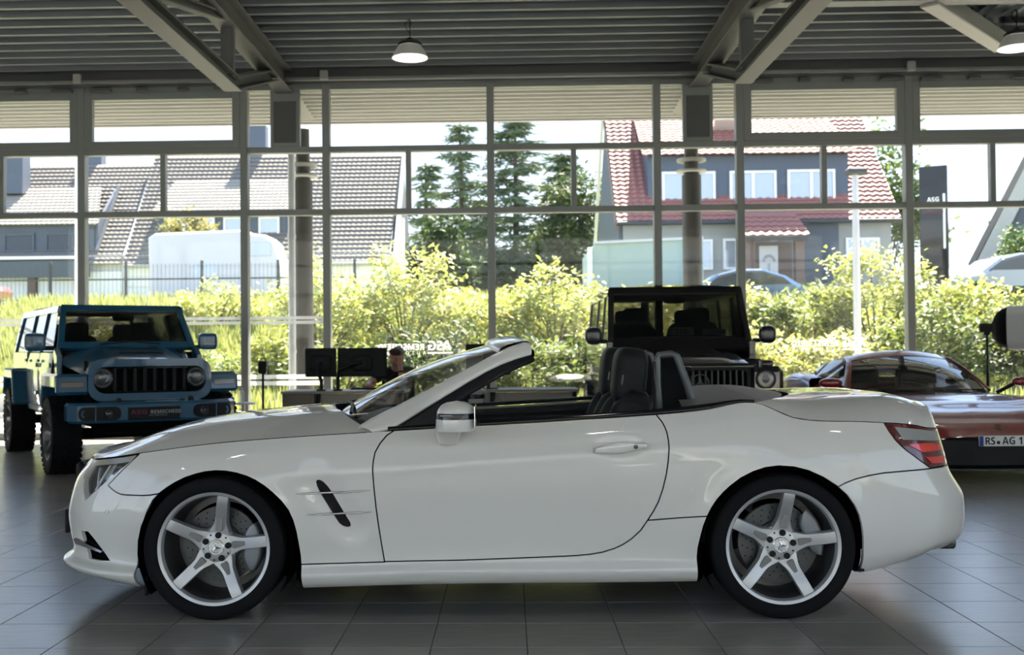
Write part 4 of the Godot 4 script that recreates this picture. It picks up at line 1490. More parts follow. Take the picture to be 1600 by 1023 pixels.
func door_fittings(car):
	for sd in [1.0, -1.0]:
		# mirror on its foot
		var shell = func(v0, v1, grow, n):
			var rows = []
			for i in n + 1:
				var v = lerpf(v0, v1, float(i) / n)
				var k = pow(maxf(1.0 - pow(absf(v * 2.0 - 0.62) / 1.38, 3.2), 0.0), 0.46) * grow
				rows.append(_oval(V(-0.186 + 0.006 * v, 0.872 + 0.134 * v, 1.0 * sd), 0.092 * k, 0.108 * k))
			return MB.new().grid(rows, true, V(-0.186, 0.93, 1.0 * sd))
		var mr = part(car, "door_mirror", shell.call(0.0, 1.0, 1.0, 22), M.white_paint)
		part(mr, "bottom", MB.new().box(V(-0.186, 0.874, 1.0 * sd), V(0.13, 0.008, 0.15), 0.003), M.white_paint)
		part(mr, "foot", MB.new().at(Vector3.ZERO).grid([
			_oval(V(-0.225, 0.80, 0.885 * sd), 0.045, 0.03), _oval(V(-0.225, 0.835, 0.91 * sd), 0.055, 0.035), _oval(V(-0.22, 0.865, 0.955 * sd), 0.062, 0.045), _oval(V(-0.205, 0.885, 0.99 * sd), 0.075, 0.055)], true, V(-0.22, 0.84, 0.92 * sd)), M.white_paint)
		part(mr, "indicator_strip", shell.call(0.40, 0.60, 1.012, 6), M.gloss_black)
		part(mr, "indicator_lens", MB.new().box(V(-0.215, 0.944, 1.1 * sd), V(0.07, 0.007, 0.012), 0.003), M.alloy)
		part(mr, "lower_shell", shell.call(0.06, 0.21, 1.008, 4), M.white_paint)
		part(mr, "mirror_glass", MB.new().box(V(-0.097, 0.935, 1.0 * sd), V(0.006, 0.10, 0.17), 0.002), M.chrome)
		# handle: a bowed bar with a chrome inlay, and the lock
		var path_u = []
		var path_l = []
		for k in 15:
			var t = k / 14.0
			var s = lerpf(3.286, 3.518, t)
			var bow = 0.014 + 0.022 * sin(t * PI)
			var hgt = 0.012 + 0.014 * sin(clampf(t * 1.1, 0.0, 1.0) * PI)
			var yc = lerpf(0.771, 0.792, t) + 0.004 * sin(t * PI)
			var p = body_at(s, yc, bow)
			path_u.append(V(p.x, yc + hgt, p.z * sd))
			path_l.append(V(p.x, yc - hgt, p.z * sd))
		var h = part(car, "door_handle", ring_sweep(path_u, path_l, 0.009, 0.0), M.white_paint)
		var pc = []
		for k in 11:
			var t = 0.02 + 0.96 * k / 10.0
			var p = body_at(lerpf(3.286, 3.518, t), lerpf(0.780, 0.806, t), 0.023 + 0.022 * sin(t * PI))
			pc.append(V(p.x, p.y, p.z * sd))
		part(h, "chrome_inlay", MB.new().tube(pc, 0.0035, 6), M.chrome)
		var lk = body_at(3.468, 0.789, 0.046)
		part(h, "lock", MB.new().blob(V(lk.x, lk.y, lk.z * sd), V(0.02, 0.018, 0.012), 1.0, 12, 8), M.alloy_dark)

func _oval(c, rx, rz):
	var o = PackedVector3Array()
	for k in 17:
		var a = TAU * k / 16
		o.append(c + V(cos(a) * rx, 0, sin(a) * rz))
	return o

func sport_wheel(car, at, deg, sd):
	var w = group_part(car, "wheel", at)
	# built with the outer face towards +y, then laid on its side
	w.rotation.x = PI / 2 * sd
	var key = "sw"
	if not M.has("_sport"):
		M["_sport"] = {}
		var q = M["_sport"]
		var prof = [Vector2(0.235, -0.12), Vector2(0.262, -0.127), Vector2(0.30, -0.128), Vector2(0.320, -0.118), Vector2(0.3275, -0.10)]
		for g in [-0.065, -0.022, 0.022, 0.065]:
			prof.append_array([Vector2(0.3275, g - 0.006), Vector2(0.3205, g - 0.005), Vector2(0.3205, g + 0.005), Vector2(0.3275, g + 0.006)])
		prof.append_array([Vector2(0.3275, 0.10), Vector2(0.3265, 0.108), Vector2(0.321, 0.118), Vector2(0.311, 0.125), Vector2(0.295, 0.1285), Vector2(0.278, 0.1275), Vector2(0.268, 0.124), Vector2(0.262, 0.118), Vector2(0.258, 0.11)])
		q.tyre = MB.new().lathe(prof, 72).mesh()
		q.lip = MB.new().lathe([Vector2(0.240, 0.085), Vector2(0.243, 0.105), Vector2(0.247, 0.112), Vector2(0.256, 0.1155), Vector2(0.2615, 0.1165), Vector2(0.2625, 0.113), Vector2(0.259, 0.108)], 72).mesh()
		q.barrel = MB.new().lathe([Vector2(0.19, -0.10), Vector2(0.222, -0.10), Vector2(0.226, -0.02), Vector2(0.234, 0.06), Vector2(0.241, 0.088)], 60).mesh()
		var rows = []
		for k in 15:
			var t = k / 14.0
			var r = lerpf(0.045, 0.246, t)
			var hw = lerpf(0.050, 0.0275, smooth(0.0, 0.42, t)) - 0.002 * t
			var y = lerpf(0.062, 0.106, smooth(0.15, 1.0, t)) - 0.004 * smooth(0.0, 0.2, 0.2 - t)
			var dp = lerpf(0.05, 0.035, t)
			rows.append(PackedVector3Array([V(r, y - dp, -hw * 1.12), V(r, y - 0.012, -hw * 1.06), V(r, y - 0.001, -hw), V(r, y, -hw * 0.93), V(r, y + 0.0005, 0), V(r, y, hw * 0.93), V(r, y - 0.001, hw), V(r, y - 0.012, hw * 1.06), V(r, y - dp, hw * 1.12)]))
		q.spoke = MB.new().grid(rows, false, null, Vector3.UP).mesh()
		# the sunk triangular field at the foot of each spoke, framed
		q.field = MB.new().at(V(0, 0.0705, 0), Basis(Vector3.RIGHT, V(0, 0, -1), Vector3.UP)).prism(V2s([0.078, 0.013, 0.084, 0.0165, 0.152, 0.0065, 0.152, -0.0065, 0.084, -0.0165, 0.078, -0.013]), 0.0, 0.006, 0.001).mesh()
		q.hub = MB.new().lathe([Vector2(0.092, 0.02), Vector2(0.09, 0.045), Vector2(0.078, 0.057), Vector2(0.062, 0.063), Vector2(0.036, 0.066), Vector2(0.0, 0.066)], 40).mesh()
		q.cap = MB.new().lathe([Vector2(0.037, 0.06), Vector2(0.0365, 0.073), Vector2(0.034, 0.0755), Vector2(0.028, 0.0755), Vector2(0.0275, 0.074), Vector2(0.0, 0.0755)], 36).mesh()
		var star = MB.new()
		for s in 3:
			var a = TAU * s / 3 - PI / 2
			star.at(V(0, 0.0755, 0), Basis(Vector3.UP, -a))
			star.tri(V(0.0255, 0.0015, 0), V(0.0, 0.004, 0.0), V(0.0035, 0.0, 0.0055), Vector3.UP)
			star.tri(V(0.0255, 0.0015, 0), V(0.0, 0.004, 0.0), V(0.0035, 0.0, -0.0055), Vector3.UP)
		var ring = []
		for s in 33:
			ring.append(V(cos(TAU * s / 32) * 0.0262, 0.0765, sin(TAU * s / 32) * 0.0262))
		star.at(Vector3.ZERO).tube(ring, 0.0013, 6, false)
		q.star = star.mesh()
		q.bolt = MB.new().lathe([Vector2(0.0145, 0.055), Vector2(0.0145, 0.0672), Vector2(0.0, 0.0674)], 16).mesh()
		q.pin = MB.new().lathe([Vector2(0.0045, 0.06), Vector2(0.0045, 0.0662), Vector2(0.0, 0.0662)], 10).mesh()
		q.disc = MB.new().lathe([Vector2(0.08, -0.03), Vector2(0.178, -0.03), Vector2(0.178, 0.0), Vector2(0.10, 0.0), Vector2(0.098, 0.02), Vector2(0.0, 0.02)], 48).mesh()
		var dh = MB.new()
		for a in 20:
			for e in 3:
				var an = TAU * (a + e * 0.33) / 20
				dh.at(V(cos(an) * (0.118 + 0.021 * e), 0.0, sin(an) * (0.118 + 0.021 * e))).lathe([Vector2(0.0036, 0.0), Vector2(0.0036, 0.0006), Vector2(0.0, 0.0006)], 8)
		q.holes = dh.mesh()
		var cal = []
		for k in 13:
			var a = lerpf(-0.55, 0.62, k / 12.0)
			var e = 1.0 - pow(absf(k / 6.0 - 1.0), 4.0)
			var ro = 0.206
			var ri = lerpf(0.165, 0.122, e)
			cal.append(PackedVector3Array([V(cos(a) * ro, -0.03, sin(a) * ro), V(cos(a) * ro, 0.028, sin(a) * ro), V(cos(a) * (ro - 0.014), 0.04, sin(a) * (ro - 0.014)), V(cos(a) * (ri + 0.01), 0.038, sin(a) * (ri + 0.01)), V(cos(a) * ri, 0.022, sin(a) * ri), V(cos(a) * ri, 0.002, sin(a) * ri)]))
		q.caliper = MB.new().grid(cal, false, null, Vector3.UP).mesh()
		q.field_mat = mat("spoke_field", lin(0.22, 0.22, 0.22), 0.45, 0.7)
		q.valve = MB.new().tube([V(0.232, 0.08, 0), V(0.222, 0.098, 0)], 0.004, 8).mesh()
		q.plate = MB.new().prism(V2s([-0.03, -0.006, 0.03, -0.006, 0.03, 0.006, -0.03, 0.006]), 0, 0.001).mesh()
	var q = M["_sport"]
	part(w, "tyre", q.tyre, M.rubber)
	part(w, "rim_lip", q.lip, M.alloy)
	part(w, "rim_barrel", q.barrel, M.alloy_dark)
	for k in 5:
		var b = Basis(Vector3.UP, deg_to_rad(deg + 72.0 * k) * (1.0 if sd > 0 else -1.0))
		part(w, "spoke", q.spoke, M.alloy, Transform3D(b, Vector3.ZERO))
		part(w, "spoke_field", q.field, q.field_mat, Transform3D(b, Vector3.ZERO))
		var b2 = Basis(Vector3.UP, deg_to_rad(deg + 72.0 * k + 36.0 - 36.0) * (1.0 if sd > 0 else -1.0))
		part(w, "wheel_bolt", q.bolt, M.black_plastic, Transform3D(b2, b2 * V(0.056, 0.004, 0)))
		var b3 = Basis(Vector3.UP, deg_to_rad(deg + 72.0 * k + 36.0) * (1.0 if sd > 0 else -1.0))
		part(w, "locating_hole", q.pin, M.black_plastic, Transform3D(b3, b3 * V(0.061, -0.002, 0)))
	part(w, "hub", q.hub, M.alloy)
	part(w, "hub_cap", q.cap, M.chrome)
	part(w, "star_emblem", q.star, M.chrome, Transform3D(Basis(Vector3.UP, 0.35), Vector3.ZERO))
	part(w, "brake_disc", q.disc, M.brake_steel, V(0, -0.02, 0))
	part(w, "drilled_holes", q.holes, M.matt_black, V(0, -0.02, 0)).set_meta("kind", "stuff")
	part(w, "brake_caliper", q.caliper, M.caliper_grey, Transform3D(Basis(Vector3.UP, 0.0 if at.x < 0 else 0.35), V(0, 0.0, 0)))
	var vb = Basis(Vector3.UP, deg_to_rad(deg + 190.0) * (1.0 if sd > 0 else -1.0))
	part(w, "valve", q.valve, M.black_plastic, Transform3D(vb, Vector3.ZERO))
# ---------------------------------------------------------------- the blue off-roader
func knobbly_wheel(parent, at, sd, r, width, called = "wheel"):
	var w = group_part(parent, called, at)
	w.rotation.x = PI / 2
	w.rotation.z = PI / 2 * -sd
	w.rotation = Vector3.ZERO
	w.basis = Basis(Vector3.BACK, -PI / 2 * sd)      # outer face (+y) towards the car's side
	var h = width / 2
	part(w, "tyre", MB.new().lathe([Vector2(r * 0.62, -h), Vector2(r * 0.8, -h * 1.05), Vector2(r * 0.94, -h * 0.98), Vector2(r * 0.985, -h * 0.8), Vector2(r * 0.985, h * 0.8), Vector2(r * 0.94, h * 0.98), Vector2(r * 0.8, h * 1.05), Vector2(r * 0.66, h * 1.0), Vector2(r * 0.62, h * 0.9)], 48), M.rubber)
	var tread = MB.new()
	for k in 36:
		for e in 4:
			var a = TAU * (k + (e % 2) * 0.5) / 36
			tread.at(V(cos(a) * r * 0.985, lerpf(-h * 0.82, h * 0.82, e / 3.0), sin(a) * r * 0.985), Basis(Vector3.UP, -a))
			tread.box(Vector3.ZERO, V(r * 0.035, h * 0.42, r * 0.11), 0.003)
	part(w, "tread", tread, M.rubber).set_meta("kind", "stuff")
	part(w, "rim", MB.new().lathe([Vector2(r * 0.5, -h * 0.5), Vector2(r * 0.56, h * 0.3), Vector2(r * 0.60, h * 0.88), Vector2(r * 0.635, h * 0.98), Vector2(r * 0.64, h * 0.92)], 40), M.alloy_dark)
	part(w, "brake_disc", MB.new().lathe([Vector2(r * 0.4, -h * 0.3), Vector2(r * 0.4, 0.0), Vector2(0, 0.0)], 30), M.matt_black)
	for k in 8:
		var a = TAU * k / 8
		var b = Basis(Vector3.UP, a)
		part(w, "spoke", MB.new().grid([
			PackedVector3Array([V(r * 0.1, h * 0.30, -r * 0.06), V(r * 0.1, h * 0.42, -r * 0.045), V(r * 0.1, h * 0.42, r * 0.045), V(r * 0.1, h * 0.30, r * 0.06)]),
			PackedVector3Array([V(r * 0.35, h * 0.5, -r * 0.05), V(r * 0.35, h * 0.66, -r * 0.03), V(r * 0.35, h * 0.66, r * 0.03), V(r * 0.35, h * 0.5, r * 0.05)]),
			PackedVector3Array([V(r * 0.61, h * 0.7, -r * 0.08), V(r * 0.61, h * 0.86, -r * 0.055), V(r * 0.61, h * 0.86, r * 0.055), V(r * 0.61, h * 0.7, r * 0.08)])], false, null, Vector3.UP), M.alloy_dark if k % 2 else M.alloy, Transform3D(b, Vector3.ZERO))
	part(w, "hub_cap", MB.new().lathe([Vector2(r * 0.17, h * 0.3), Vector2(r * 0.16, h * 0.46), Vector2(r * 0.1, h * 0.52), Vector2(0, h * 0.53)], 24), M.black_plastic)
	return w

func round_lamp(parent, called, at, r, depth = 0.05):
	# facing +z
	var b = Basis(Vector3.RIGHT, PI / 2)
	var o = part(parent, called, MB.new().at(at, b).lathe([Vector2(r * 1.05, -depth), Vector2(r * 1.05, 0.012), Vector2(r * 0.96, 0.018), Vector2(r * 0.94, 0.008)], 36), M.black_plastic)
	part(o, "reflector", MB.new().at(at, b).lathe([Vector2(r * 0.95, 0.0), Vector2(r * 0.7, -0.015), Vector2(r * 0.45, -0.022), Vector2(0, -0.024)], 32), M.lamp_glass_dark)
	part(o, "projector", MB.new().at(at + V(0, 0, -0.008), b).lathe([Vector2(r * 0.42, -0.012), Vector2(r * 0.4, 0.006), Vector2(r * 0.22, 0.018), Vector2(0, 0.022)], 24), M.alloy_dark)
	part(o, "ring_light", MB.new().at(at, b).lathe([Vector2(r * 0.86, -0.002), Vector2(r * 0.82, 0.004), Vector2(r * 0.78, -0.002)], 32), M.alloy)
	part(o, "lamp_glass", MB.new().at(at, b).lathe([Vector2(r * 0.96, 0.012), Vector2(r * 0.8, 0.022), Vector2(r * 0.4, 0.03), Vector2(0, 0.032)], 32), M.lens_glass)
	return o

func rrect(w, h, r, n = 5):
	var o = PackedVector2Array()
	for c in [[1, 1, 0.0], [-1, 1, PI / 2], [-1, -1, PI], [1, -1, PI * 1.5]]:
		for k in n + 1:
			var a = c[2] + PI / 2 * k / n
			o.append(Vector2(c[0] * (w / 2 - r) + cos(a) * r, c[1] * (h / 2 - r) + sin(a) * r))
	return o

func ring_prism(outer, inner, z0, z1):
	# a frame: outer outline with an equally counted inner outline cut out
	var mb = MB.new()
	var n = outer.size()
	for i in n:
		var j = (i + 1) % n
		var a = outer[i]
		var b = outer[j]
		var c = inner[j]
		var d = inner[i]
		mb.quad(V(a.x, a.y, z1), V(b.x, b.y, z1), V(c.x, c.y, z1), V(d.x, d.y, z1), Vector3.BACK)
		mb.quad(V(a.x, a.y, z0), V(b.x, b.y, z0), V(c.x, c.y, z0), V(d.x, d.y, z0), Vector3.FORWARD)
		var e = b - a
		mb.quad(V(a.x, a.y, z0), V(b.x, b.y, z0), V(b.x, b.y, z1), V(a.x, a.y, z1), V(e.y, -e.x, 0))
		e = c - d
		mb.quad(V(d.x, d.y, z0), V(c.x, c.y, z0), V(c.x, c.y, z1), V(d.x, d.y, z1), V(-e.y, e.x, 0))
	return mb

func shifted(poly, d):
	var o = PackedVector2Array()
	for p in poly:
		o.append(p + d)
	return o

func hexa(mb, p, hint_c = null):
	# eight corners: 0-3 bottom ring, 4-7 top ring
	var c = Vector3.ZERO
	for q in p:
		c += q / 8.0
	for f in [[0, 1, 2, 3], [4, 5, 6, 7], [0, 1, 5, 4], [1, 2, 6, 5], [2, 3, 7, 6], [3, 0, 4, 7]]:
		var m = (p[f[0]] + p[f[1]] + p[f[2]] + p[f[3]]) / 4
		mb.quad(p[f[0]], p[f[1]], p[f[2]], p[f[3]], m - c)
	return mb

func slab(parent, called, corners, thick, m):
	# a flat panel of four corners with thickness along its own normal
	var n = (corners[2] - corners[0]).cross(corners[1] - corners[0]).normalized() * thick * 0.5
	return part(parent, called, hexa(MB.new(), [corners[0] - n, corners[1] - n, corners[2] - n, corners[3] - n, corners[0] + n, corners[1] + n, corners[2] + n, corners[3] + n]), m)

func off_roader():
	var th = 0.557
	var c = thing("off_road_car", "blue four-door off-roader with black slotted grille and knobbly tyres", "car", V(-3.92, 0, -11.50), th)
	var bp = M.blue_paint
	var blk = M.black_plastic
	# origin: front axle on the floor, +z forward
	part(c, "chassis", MB.new().box(V(0, 0.55, -1.5), V(0.95, 0.22, 4.1), 0.03), M.matt_black)
	part(c, "underside", MB.new().box(V(0, 0.66, -1.5), V(1.3, 0.1, 3.6), 0.02), M.matt_black)
	part(c, "axle", MB.new().tube([V(-0.75, 0.40, 0), V(0.75, 0.40, 0)], 0.06, 10), M.matt_black)
	part(c, "axle", MB.new().tube([V(-0.75, 0.40, -3.0), V(0.75, 0.40, -3.0)], 0.06, 10), M.matt_black)
	# tub
	for sd in [-1.0, 1.0]:
		part(c, "rear_quarter", MB.new().at(V(0.76 * sd, 0, 0), Basis(Vector3.UP, -PI / 2)).prism(V2s([-2.42, 0.66, -2.42, 1.25, -3.62, 1.25, -3.62, 0.72, -3.45, 0.72, -3.4, 0.86, -3.2, 1.0, -2.8, 1.0, -2.58, 0.84, -2.55, 0.66]), -0.03, 0.03, 0.008), bp)
		for dz in [[-0.625, -1.515], [-1.555, -2.41]]:
			var dr = []
			for i in 9:
				var v = i / 8.0
				var line = PackedVector3Array()
				for j in 7:
					line.append(V((0.755 + 0.045 * sin(PI * lerpf(0.12, 0.9, v)) + 0.006 * sin(PI * j / 6.0)) * sd, lerpf(0.63, 1.235, v), lerpf(dz[0], dz[1], j / 6.0)))
				dr.append(line)
			part(c, "door", MB.new().grid(dr, false, null, V(sd, 0, 0)), bp)
		part(c, "door_inner", MB.new().box(V(0.745 * sd, 0.93, -1.52), V(0.03, 0.60, 1.8)), M.matt_black)
		part(c, "rocker", MB.new().box(V(0.755 * sd, 0.60, -1.5), V(0.06, 0.09, 1.95), 0.015), bp)
		for z in [-1.43, -2.33]:
			var h = part(c, "door_handle", MB.new().box(V(0.815 * sd, 1.15, z), V(0.03, 0.035, 0.15), 0.01), bp)
		for z in [-0.66, -1.58]:
			for y in [0.78, 1.1]:
				part(c, "hinge", MB.new().box(V(0.81 * sd, y, z), V(0.025, 0.05, 0.12), 0.006), bp)
		# cowl side and body behind the front wheel
		part(c, "cowl_side", MB.new().at(V(0.745 * sd, 0, 0), Basis(Vector3.UP, -PI / 2)).prism(V2s([-0.40, 1.02, -0.40, 1.20, -0.56, 1.29, -0.62, 1.29, -0.62, 0.62, -0.56, 0.62]), -0.03, 0.03, 0.008), bp)
		# upper body: pillars, windows
		var t = func(y): return lerpf(0.765, 0.655, clampf((y - 1.25) / 0.5, 0.0, 1.0)) * sd
		for pz in [[-1.50, -1.56, 0.075], [-2.40, -2.44, 0.09], [-3.55, -3.47, 0.13]]:
			slab(c, "pillar", [V(t.call(1.24), 1.24, pz[0] + pz[2] / 2), V(t.call(1.74), 1.74, pz[1] + pz[2] / 2), V(t.call(1.74), 1.74, pz[1] - pz[2] / 2), V(t.call(1.24), 1.24, pz[0] - pz[2] / 2)], 0.05, bp)
		slab(c, "cant_rail", [V(t.call(1.68), 1.68, -0.86), V(t.call(1.75), 1.75, -0.86), V(t.call(1.75), 1.75, -3.5), V(t.call(1.68), 1.68, -3.5)], 0.05, bp)
		for wz in [[-0.70, -0.96, -1.46, -1.52], [-1.54, -1.60, -2.36, -2.40], [-2.45, -2.49, -3.50, -3.42]]:
			slab(c, "side_window", [V(t.call(1.25), 1.25, wz[0]), V(t.call(1.70), 1.70, wz[1]), V(t.call(1.70), 1.70, wz[3]), V(t.call(1.25), 1.25, wz[2])], 0.006, M.tinted_glass)
		# front wing: broad flat flare with a turned-down front holding the indicator
		var fl = part(c, "front_wing", MB.new().at(V(0.60 * sd, 0, 0), Basis()).box(V(0.16 * sd, 0.985, -0.06), V(0.32, 0.075, 0.90), 0.03), bp)
		part(fl, "wing_front", MB.new().at(V(0.76 * sd, 0.915, 0.415), Basis(Vector3.RIGHT, -0.12)).box(Vector3.ZERO, V(0.32, 0.205, 0.07), 0.028), bp)
		part(fl, "wing_edge", MB.new().box(V(0.905 * sd, 0.945, -0.05), V(0.035, 0.13, 0.86), 0.015), bp)
		part(fl, "wing_rear", MB.new().at(V(0.83 * sd, 0.84, -0.49), Basis(Vector3.RIGHT, 0.35)).box(Vector3.ZERO, V(0.18, 0.36, 0.05), 0.02), bp)
		part(fl, "indicator", MB.new().at(V(0.765 * sd, 0.915, 0.452), Basis(Vector3.RIGHT, -0.12)).box(Vector3.ZERO, V(0.22, 0.058, 0.012), 0.005), M.amber_lens)
		var rf = part(c, "rear_wing", MB.new().box(V(0.84 * sd, 1.02, -3.0), V(0.2, 0.06, 0.76), 0.025), bp)
		part(rf, "wing_front", MB.new().at(V(0.84 * sd, 0.82, -2.60), Basis(Vector3.RIGHT, -0.28)).box(Vector3.ZERO, V(0.2, 0.44, 0.05), 0.02), bp)
		part(rf, "wing_rear", MB.new().at(V(0.84 * sd, 0.86, -3.42), Basis(Vector3.RIGHT, 0.4)).box(Vector3.ZERO, V(0.2, 0.34, 0.05), 0.02), bp)
		part(rf, "wing_edge", MB.new().box(V(0.925 * sd, 0.98, -3.0), V(0.03, 0.11, 0.74), 0.012), bp)
		# mirror
		var mr = part(c, "door_mirror", MB.new().blob(V(0.935 * sd - 0.02, 1.35, -0.66), V(0.215, 0.195, 0.12), 0.42), bp)
		part(mr, "mirror_arm", MB.new().box(V(0.82 * sd, 1.285, -0.66), V(0.12, 0.05, 0.06), 0.015), blk)
		part(mr, "mirror_glass", MB.new().box(V(0.935 * sd - 0.02, 1.35, -0.713), V(0.17, 0.15, 0.006)), M.chrome)
		knobbly_wheel(c, V(0.80 * sd, 0.40, 0), sd, 0.40, 0.28)
		knobbly_wheel(c, V(0.80 * sd, 0.40, -3.0), sd, 0.40, 0.28)
		part(c, "inner_wing", MB.new().box(V(0.60 * sd, 0.86, 0.0), V(0.06, 0.30, 0.9), 0.02), M.matt_black)
	# bonnet with scoop
	var rows = []
	for i in 9:
		var z = lerpf(0.40, -0.58, i / 8.0)
		var hw = lerpf(0.60, 0.745, i / 8.0)
		var line = PackedVector3Array()
		for j in 17:
			var w = lerpf(-1.0, 1.0, j / 16.0)
			var top = lerpf(1.125, 1.275, i / 8.0) - 0.03 * smooth(0.25, 0.0, i / 8.0)
			line.append(V(hw * w, top - 0.14 * pow(absf(w), 5.0) + 0.035 * (1.0 - smooth(0.35, 0.72, absf(w))), z))
		rows.append(line)
	var bn = part(c, "bonnet", MB.new().grid(rows, false, null, Vector3.UP), bp)
	part(bn, "scoop", MB.new().grid([
		PackedVector3Array([V(-0.36, 1.14, 0.02), V(-0.30, 1.215, -0.02), V(-0.2, 1.235, -0.03), V(0.2, 1.235, -0.03), V(0.30, 1.215, -0.02), V(0.36, 1.14, 0.02)]),
		PackedVector3Array([V(-0.37, 1.18, -0.20), V(-0.32, 1.255, -0.2), V(-0.2, 1.275, -0.2), V(0.2, 1.275, -0.2), V(0.32, 1.255, -0.2), V(0.37, 1.18, -0.2)]),
		PackedVector3Array([V(-0.36, 1.24, -0.5), V(-0.31, 1.285, -0.5), V(-0.2, 1.295, -0.5), V(0.2, 1.295, -0.5), V(0.31, 1.285, -0.5), V(0.36, 1.24, -0.5)])], false, null, Vector3.UP), bp)
	part(bn, "scoop_mouth", MB.new().at(V(0, 1.205, -0.015), Basis(Vector3.RIGHT, -0.2)).prism(rrect(0.44, 0.045, 0.02), 0.0, 0.012), M.matt_black)
	for sx in [-0.58, 0.58]:
		part(bn, "latch", MB.new().box(V(sx * 1.04, 1.10, 0.25), V(0.05, 0.1, 0.06), 0.015), blk)
	for sx in [-0.24, 0.24]:
		part(bn, "catch_plate", MB.new().box(V(sx, 1.138, 0.415), V(0.07, 0.018, 0.02), 0.004), M.alloy)
	# grille: painted frame, dark field, seven slots between bars, round lamps
	var g = part(c, "grille", ring_prism(shifted(rrect(1.24, 0.42, 0.13), Vector2(0, 0.955)), shifted(rrect(1.13, 0.27, 0.115), Vector2(0, 0.955)), 0.36, 0.47), bp)
	part(g, "grille_field", MB.new().at(V(0, 0.955, 0)).prism(rrect(1.14, 0.28, 0.115), 0.36, 0.41), M.matt_black)
	for k in 8:
		part(g, "grille_bar", MB.new().box(V(lerpf(-0.35, 0.35, k / 7.0), 0.955, 0.43), V(0.045, 0.26, 0.05), 0.018), M.black_plastic)
	part(g, "grille_rail", MB.new().box(V(0, 1.075, 0.425), V(0.78, 0.025, 0.05), 0.01), M.gloss_black)
	part(g, "grille_rail", MB.new().box(V(0, 0.835, 0.425), V(0.78, 0.025, 0.05), 0.01), M.gloss_black)
	for sx in [-0.475, 0.475]:
		round_lamp(c, "headlight", V(sx, 0.975, 0.435), 0.105)
	part(c, "radiator_support", MB.new().box(V(0, 0.90, 0.30), V(1.1, 0.4, 0.1), 0.02), M.matt_black)
	# bumper
	var bm = part(c, "front_bumper", MB.new().at(V(0, 0.64, 0), Basis(Vector3.RIGHT, PI / 2)).prism(V2s([-0.84, 0.42, -0.84, 0.56, -0.76, 0.67, -0.60, 0.73, 0.60, 0.73, 0.76, 0.67, 0.84, 0.56, 0.84, 0.42]), -0.10, 0.10, 0.025), bp)
	for sd in [-1.0, 1.0]:
		part(bm, "fog_recess", MB.new().at(V(0.56 * sd, 0.635, 0.728), Basis(Vector3.UP, 0.12 * sd)).prism(rrect(0.40, 0.135, 0.06), -0.02, 0.006), blk)
		part(bm, "fog_frame", ring_prism(shifted(rrect(0.22, 0.075, 0.03), Vector2(0.62 * sd, 0.635)), shifted(rrect(0.19, 0.05, 0.02), Vector2(0.62 * sd, 0.635)), 0.70, 0.737 - 0.02), bp)
		part(bm, "tow_hook", MB.new().box(V(0.36 * sd, 0.755, 0.64), V(0.05, 0.05, 0.08), 0.015), blk)
		round_lamp(bm, "fog_lamp", V(0.47 * sd, 0.635, 0.738), 0.047, 0.02)
	part(bm, "skid_plate", MB.new().at(V(0, 0.50, 0.50), Basis(Vector3.RIGHT, 0.5)).box(Vector3.ZERO, V(1.2, 0.03, 0.32), 0.01), M.matt_black)
	var pl = part(c, "show_plate", MB.new().box(V(-0.035, 0.625, 0.742), V(0.51, 0.125, 0.012), 0.004), M.black_plastic)
	mat("plate_red", lin(0.16, 0.012, 0.015), 0.5)
	mat("plate_grey", lin(0.30, 0.31, 0.32), 0.5)
	lettering(pl, "letters", "ASG", 0.042, M.plate_red, V(-0.185, 0.64, 0.749), Basis().scaled(V(1.5, 1, 1)), 0.001, true)
	lettering(pl, "letters", "REMSCHEID", 0.034, M.plate_grey, V(0.075, 0.638, 0.749), Basis().scaled(V(1.15, 1, 1)), 0.001, true)
	lettering(pl, "letters", "A U T O M O B I L E", 0.015, M.plate_grey, V(0.0, 0.605, 0.749), Basis(), 0.001)
	# screen frame and roof
	var zf = func(y): return lerpf(-0.58, -0.86, (y - 1.27) / 0.45)
	var hw = func(y): return lerpf(0.745, 0.66, (y - 1.27) / 0.45)
	slab(c, "screen_base", [V(-hw.call(1.27), 1.27, zf.call(1.27)), V(hw.call(1.27), 1.27, zf.call(1.27)), V(hw.call(1.34), 1.34, zf.call(1.34)), V(-hw.call(1.34), 1.34, zf.call(1.34))], 0.05, bp)
	slab(c, "screen_header", [V(-hw.call(1.70), 1.69, zf.call(1.69)), V(hw.call(1.70), 1.69, zf.call(1.69)), V(hw.call(1.75), 1.75, zf.call(1.75)), V(-hw.call(1.75), 1.75, zf.call(1.75))], 0.06, bp)
	for sd in [-1.0, 1.0]:
		slab(c, "screen_pillar", [V(hw.call(1.27) * sd, 1.27, zf.call(1.27)), V(hw.call(1.75) * sd, 1.75, zf.call(1.75)), V((hw.call(1.75) - 0.055) * sd, 1.75, zf.call(1.75)), V((hw.call(1.27) - 0.07) * sd, 1.27, zf.call(1.27))], 0.06, bp)
	slab(c, "windscreen", [V(-0.69, 1.33, zf.call(1.33)), V(0.69, 1.33, zf.call(1.33)), V(0.615, 1.70, zf.call(1.70)), V(-0.615, 1.70, zf.call(1.70))], 0.006, M.tinted_glass)
	for w in [[-0.30, 0.25], [0.35, -0.2]]:
		part(c, "wiper", MB.new().tube([V(w[0], 1.325, zf.call(1.32) + 0.035), V(w[0] + w[1], 1.345, zf.call(1.345) + 0.03), V(w[0] + w[1] * 2.0, 1.36, zf.call(1.36) + 0.025)], 0.009, 6), blk)
	rows = []
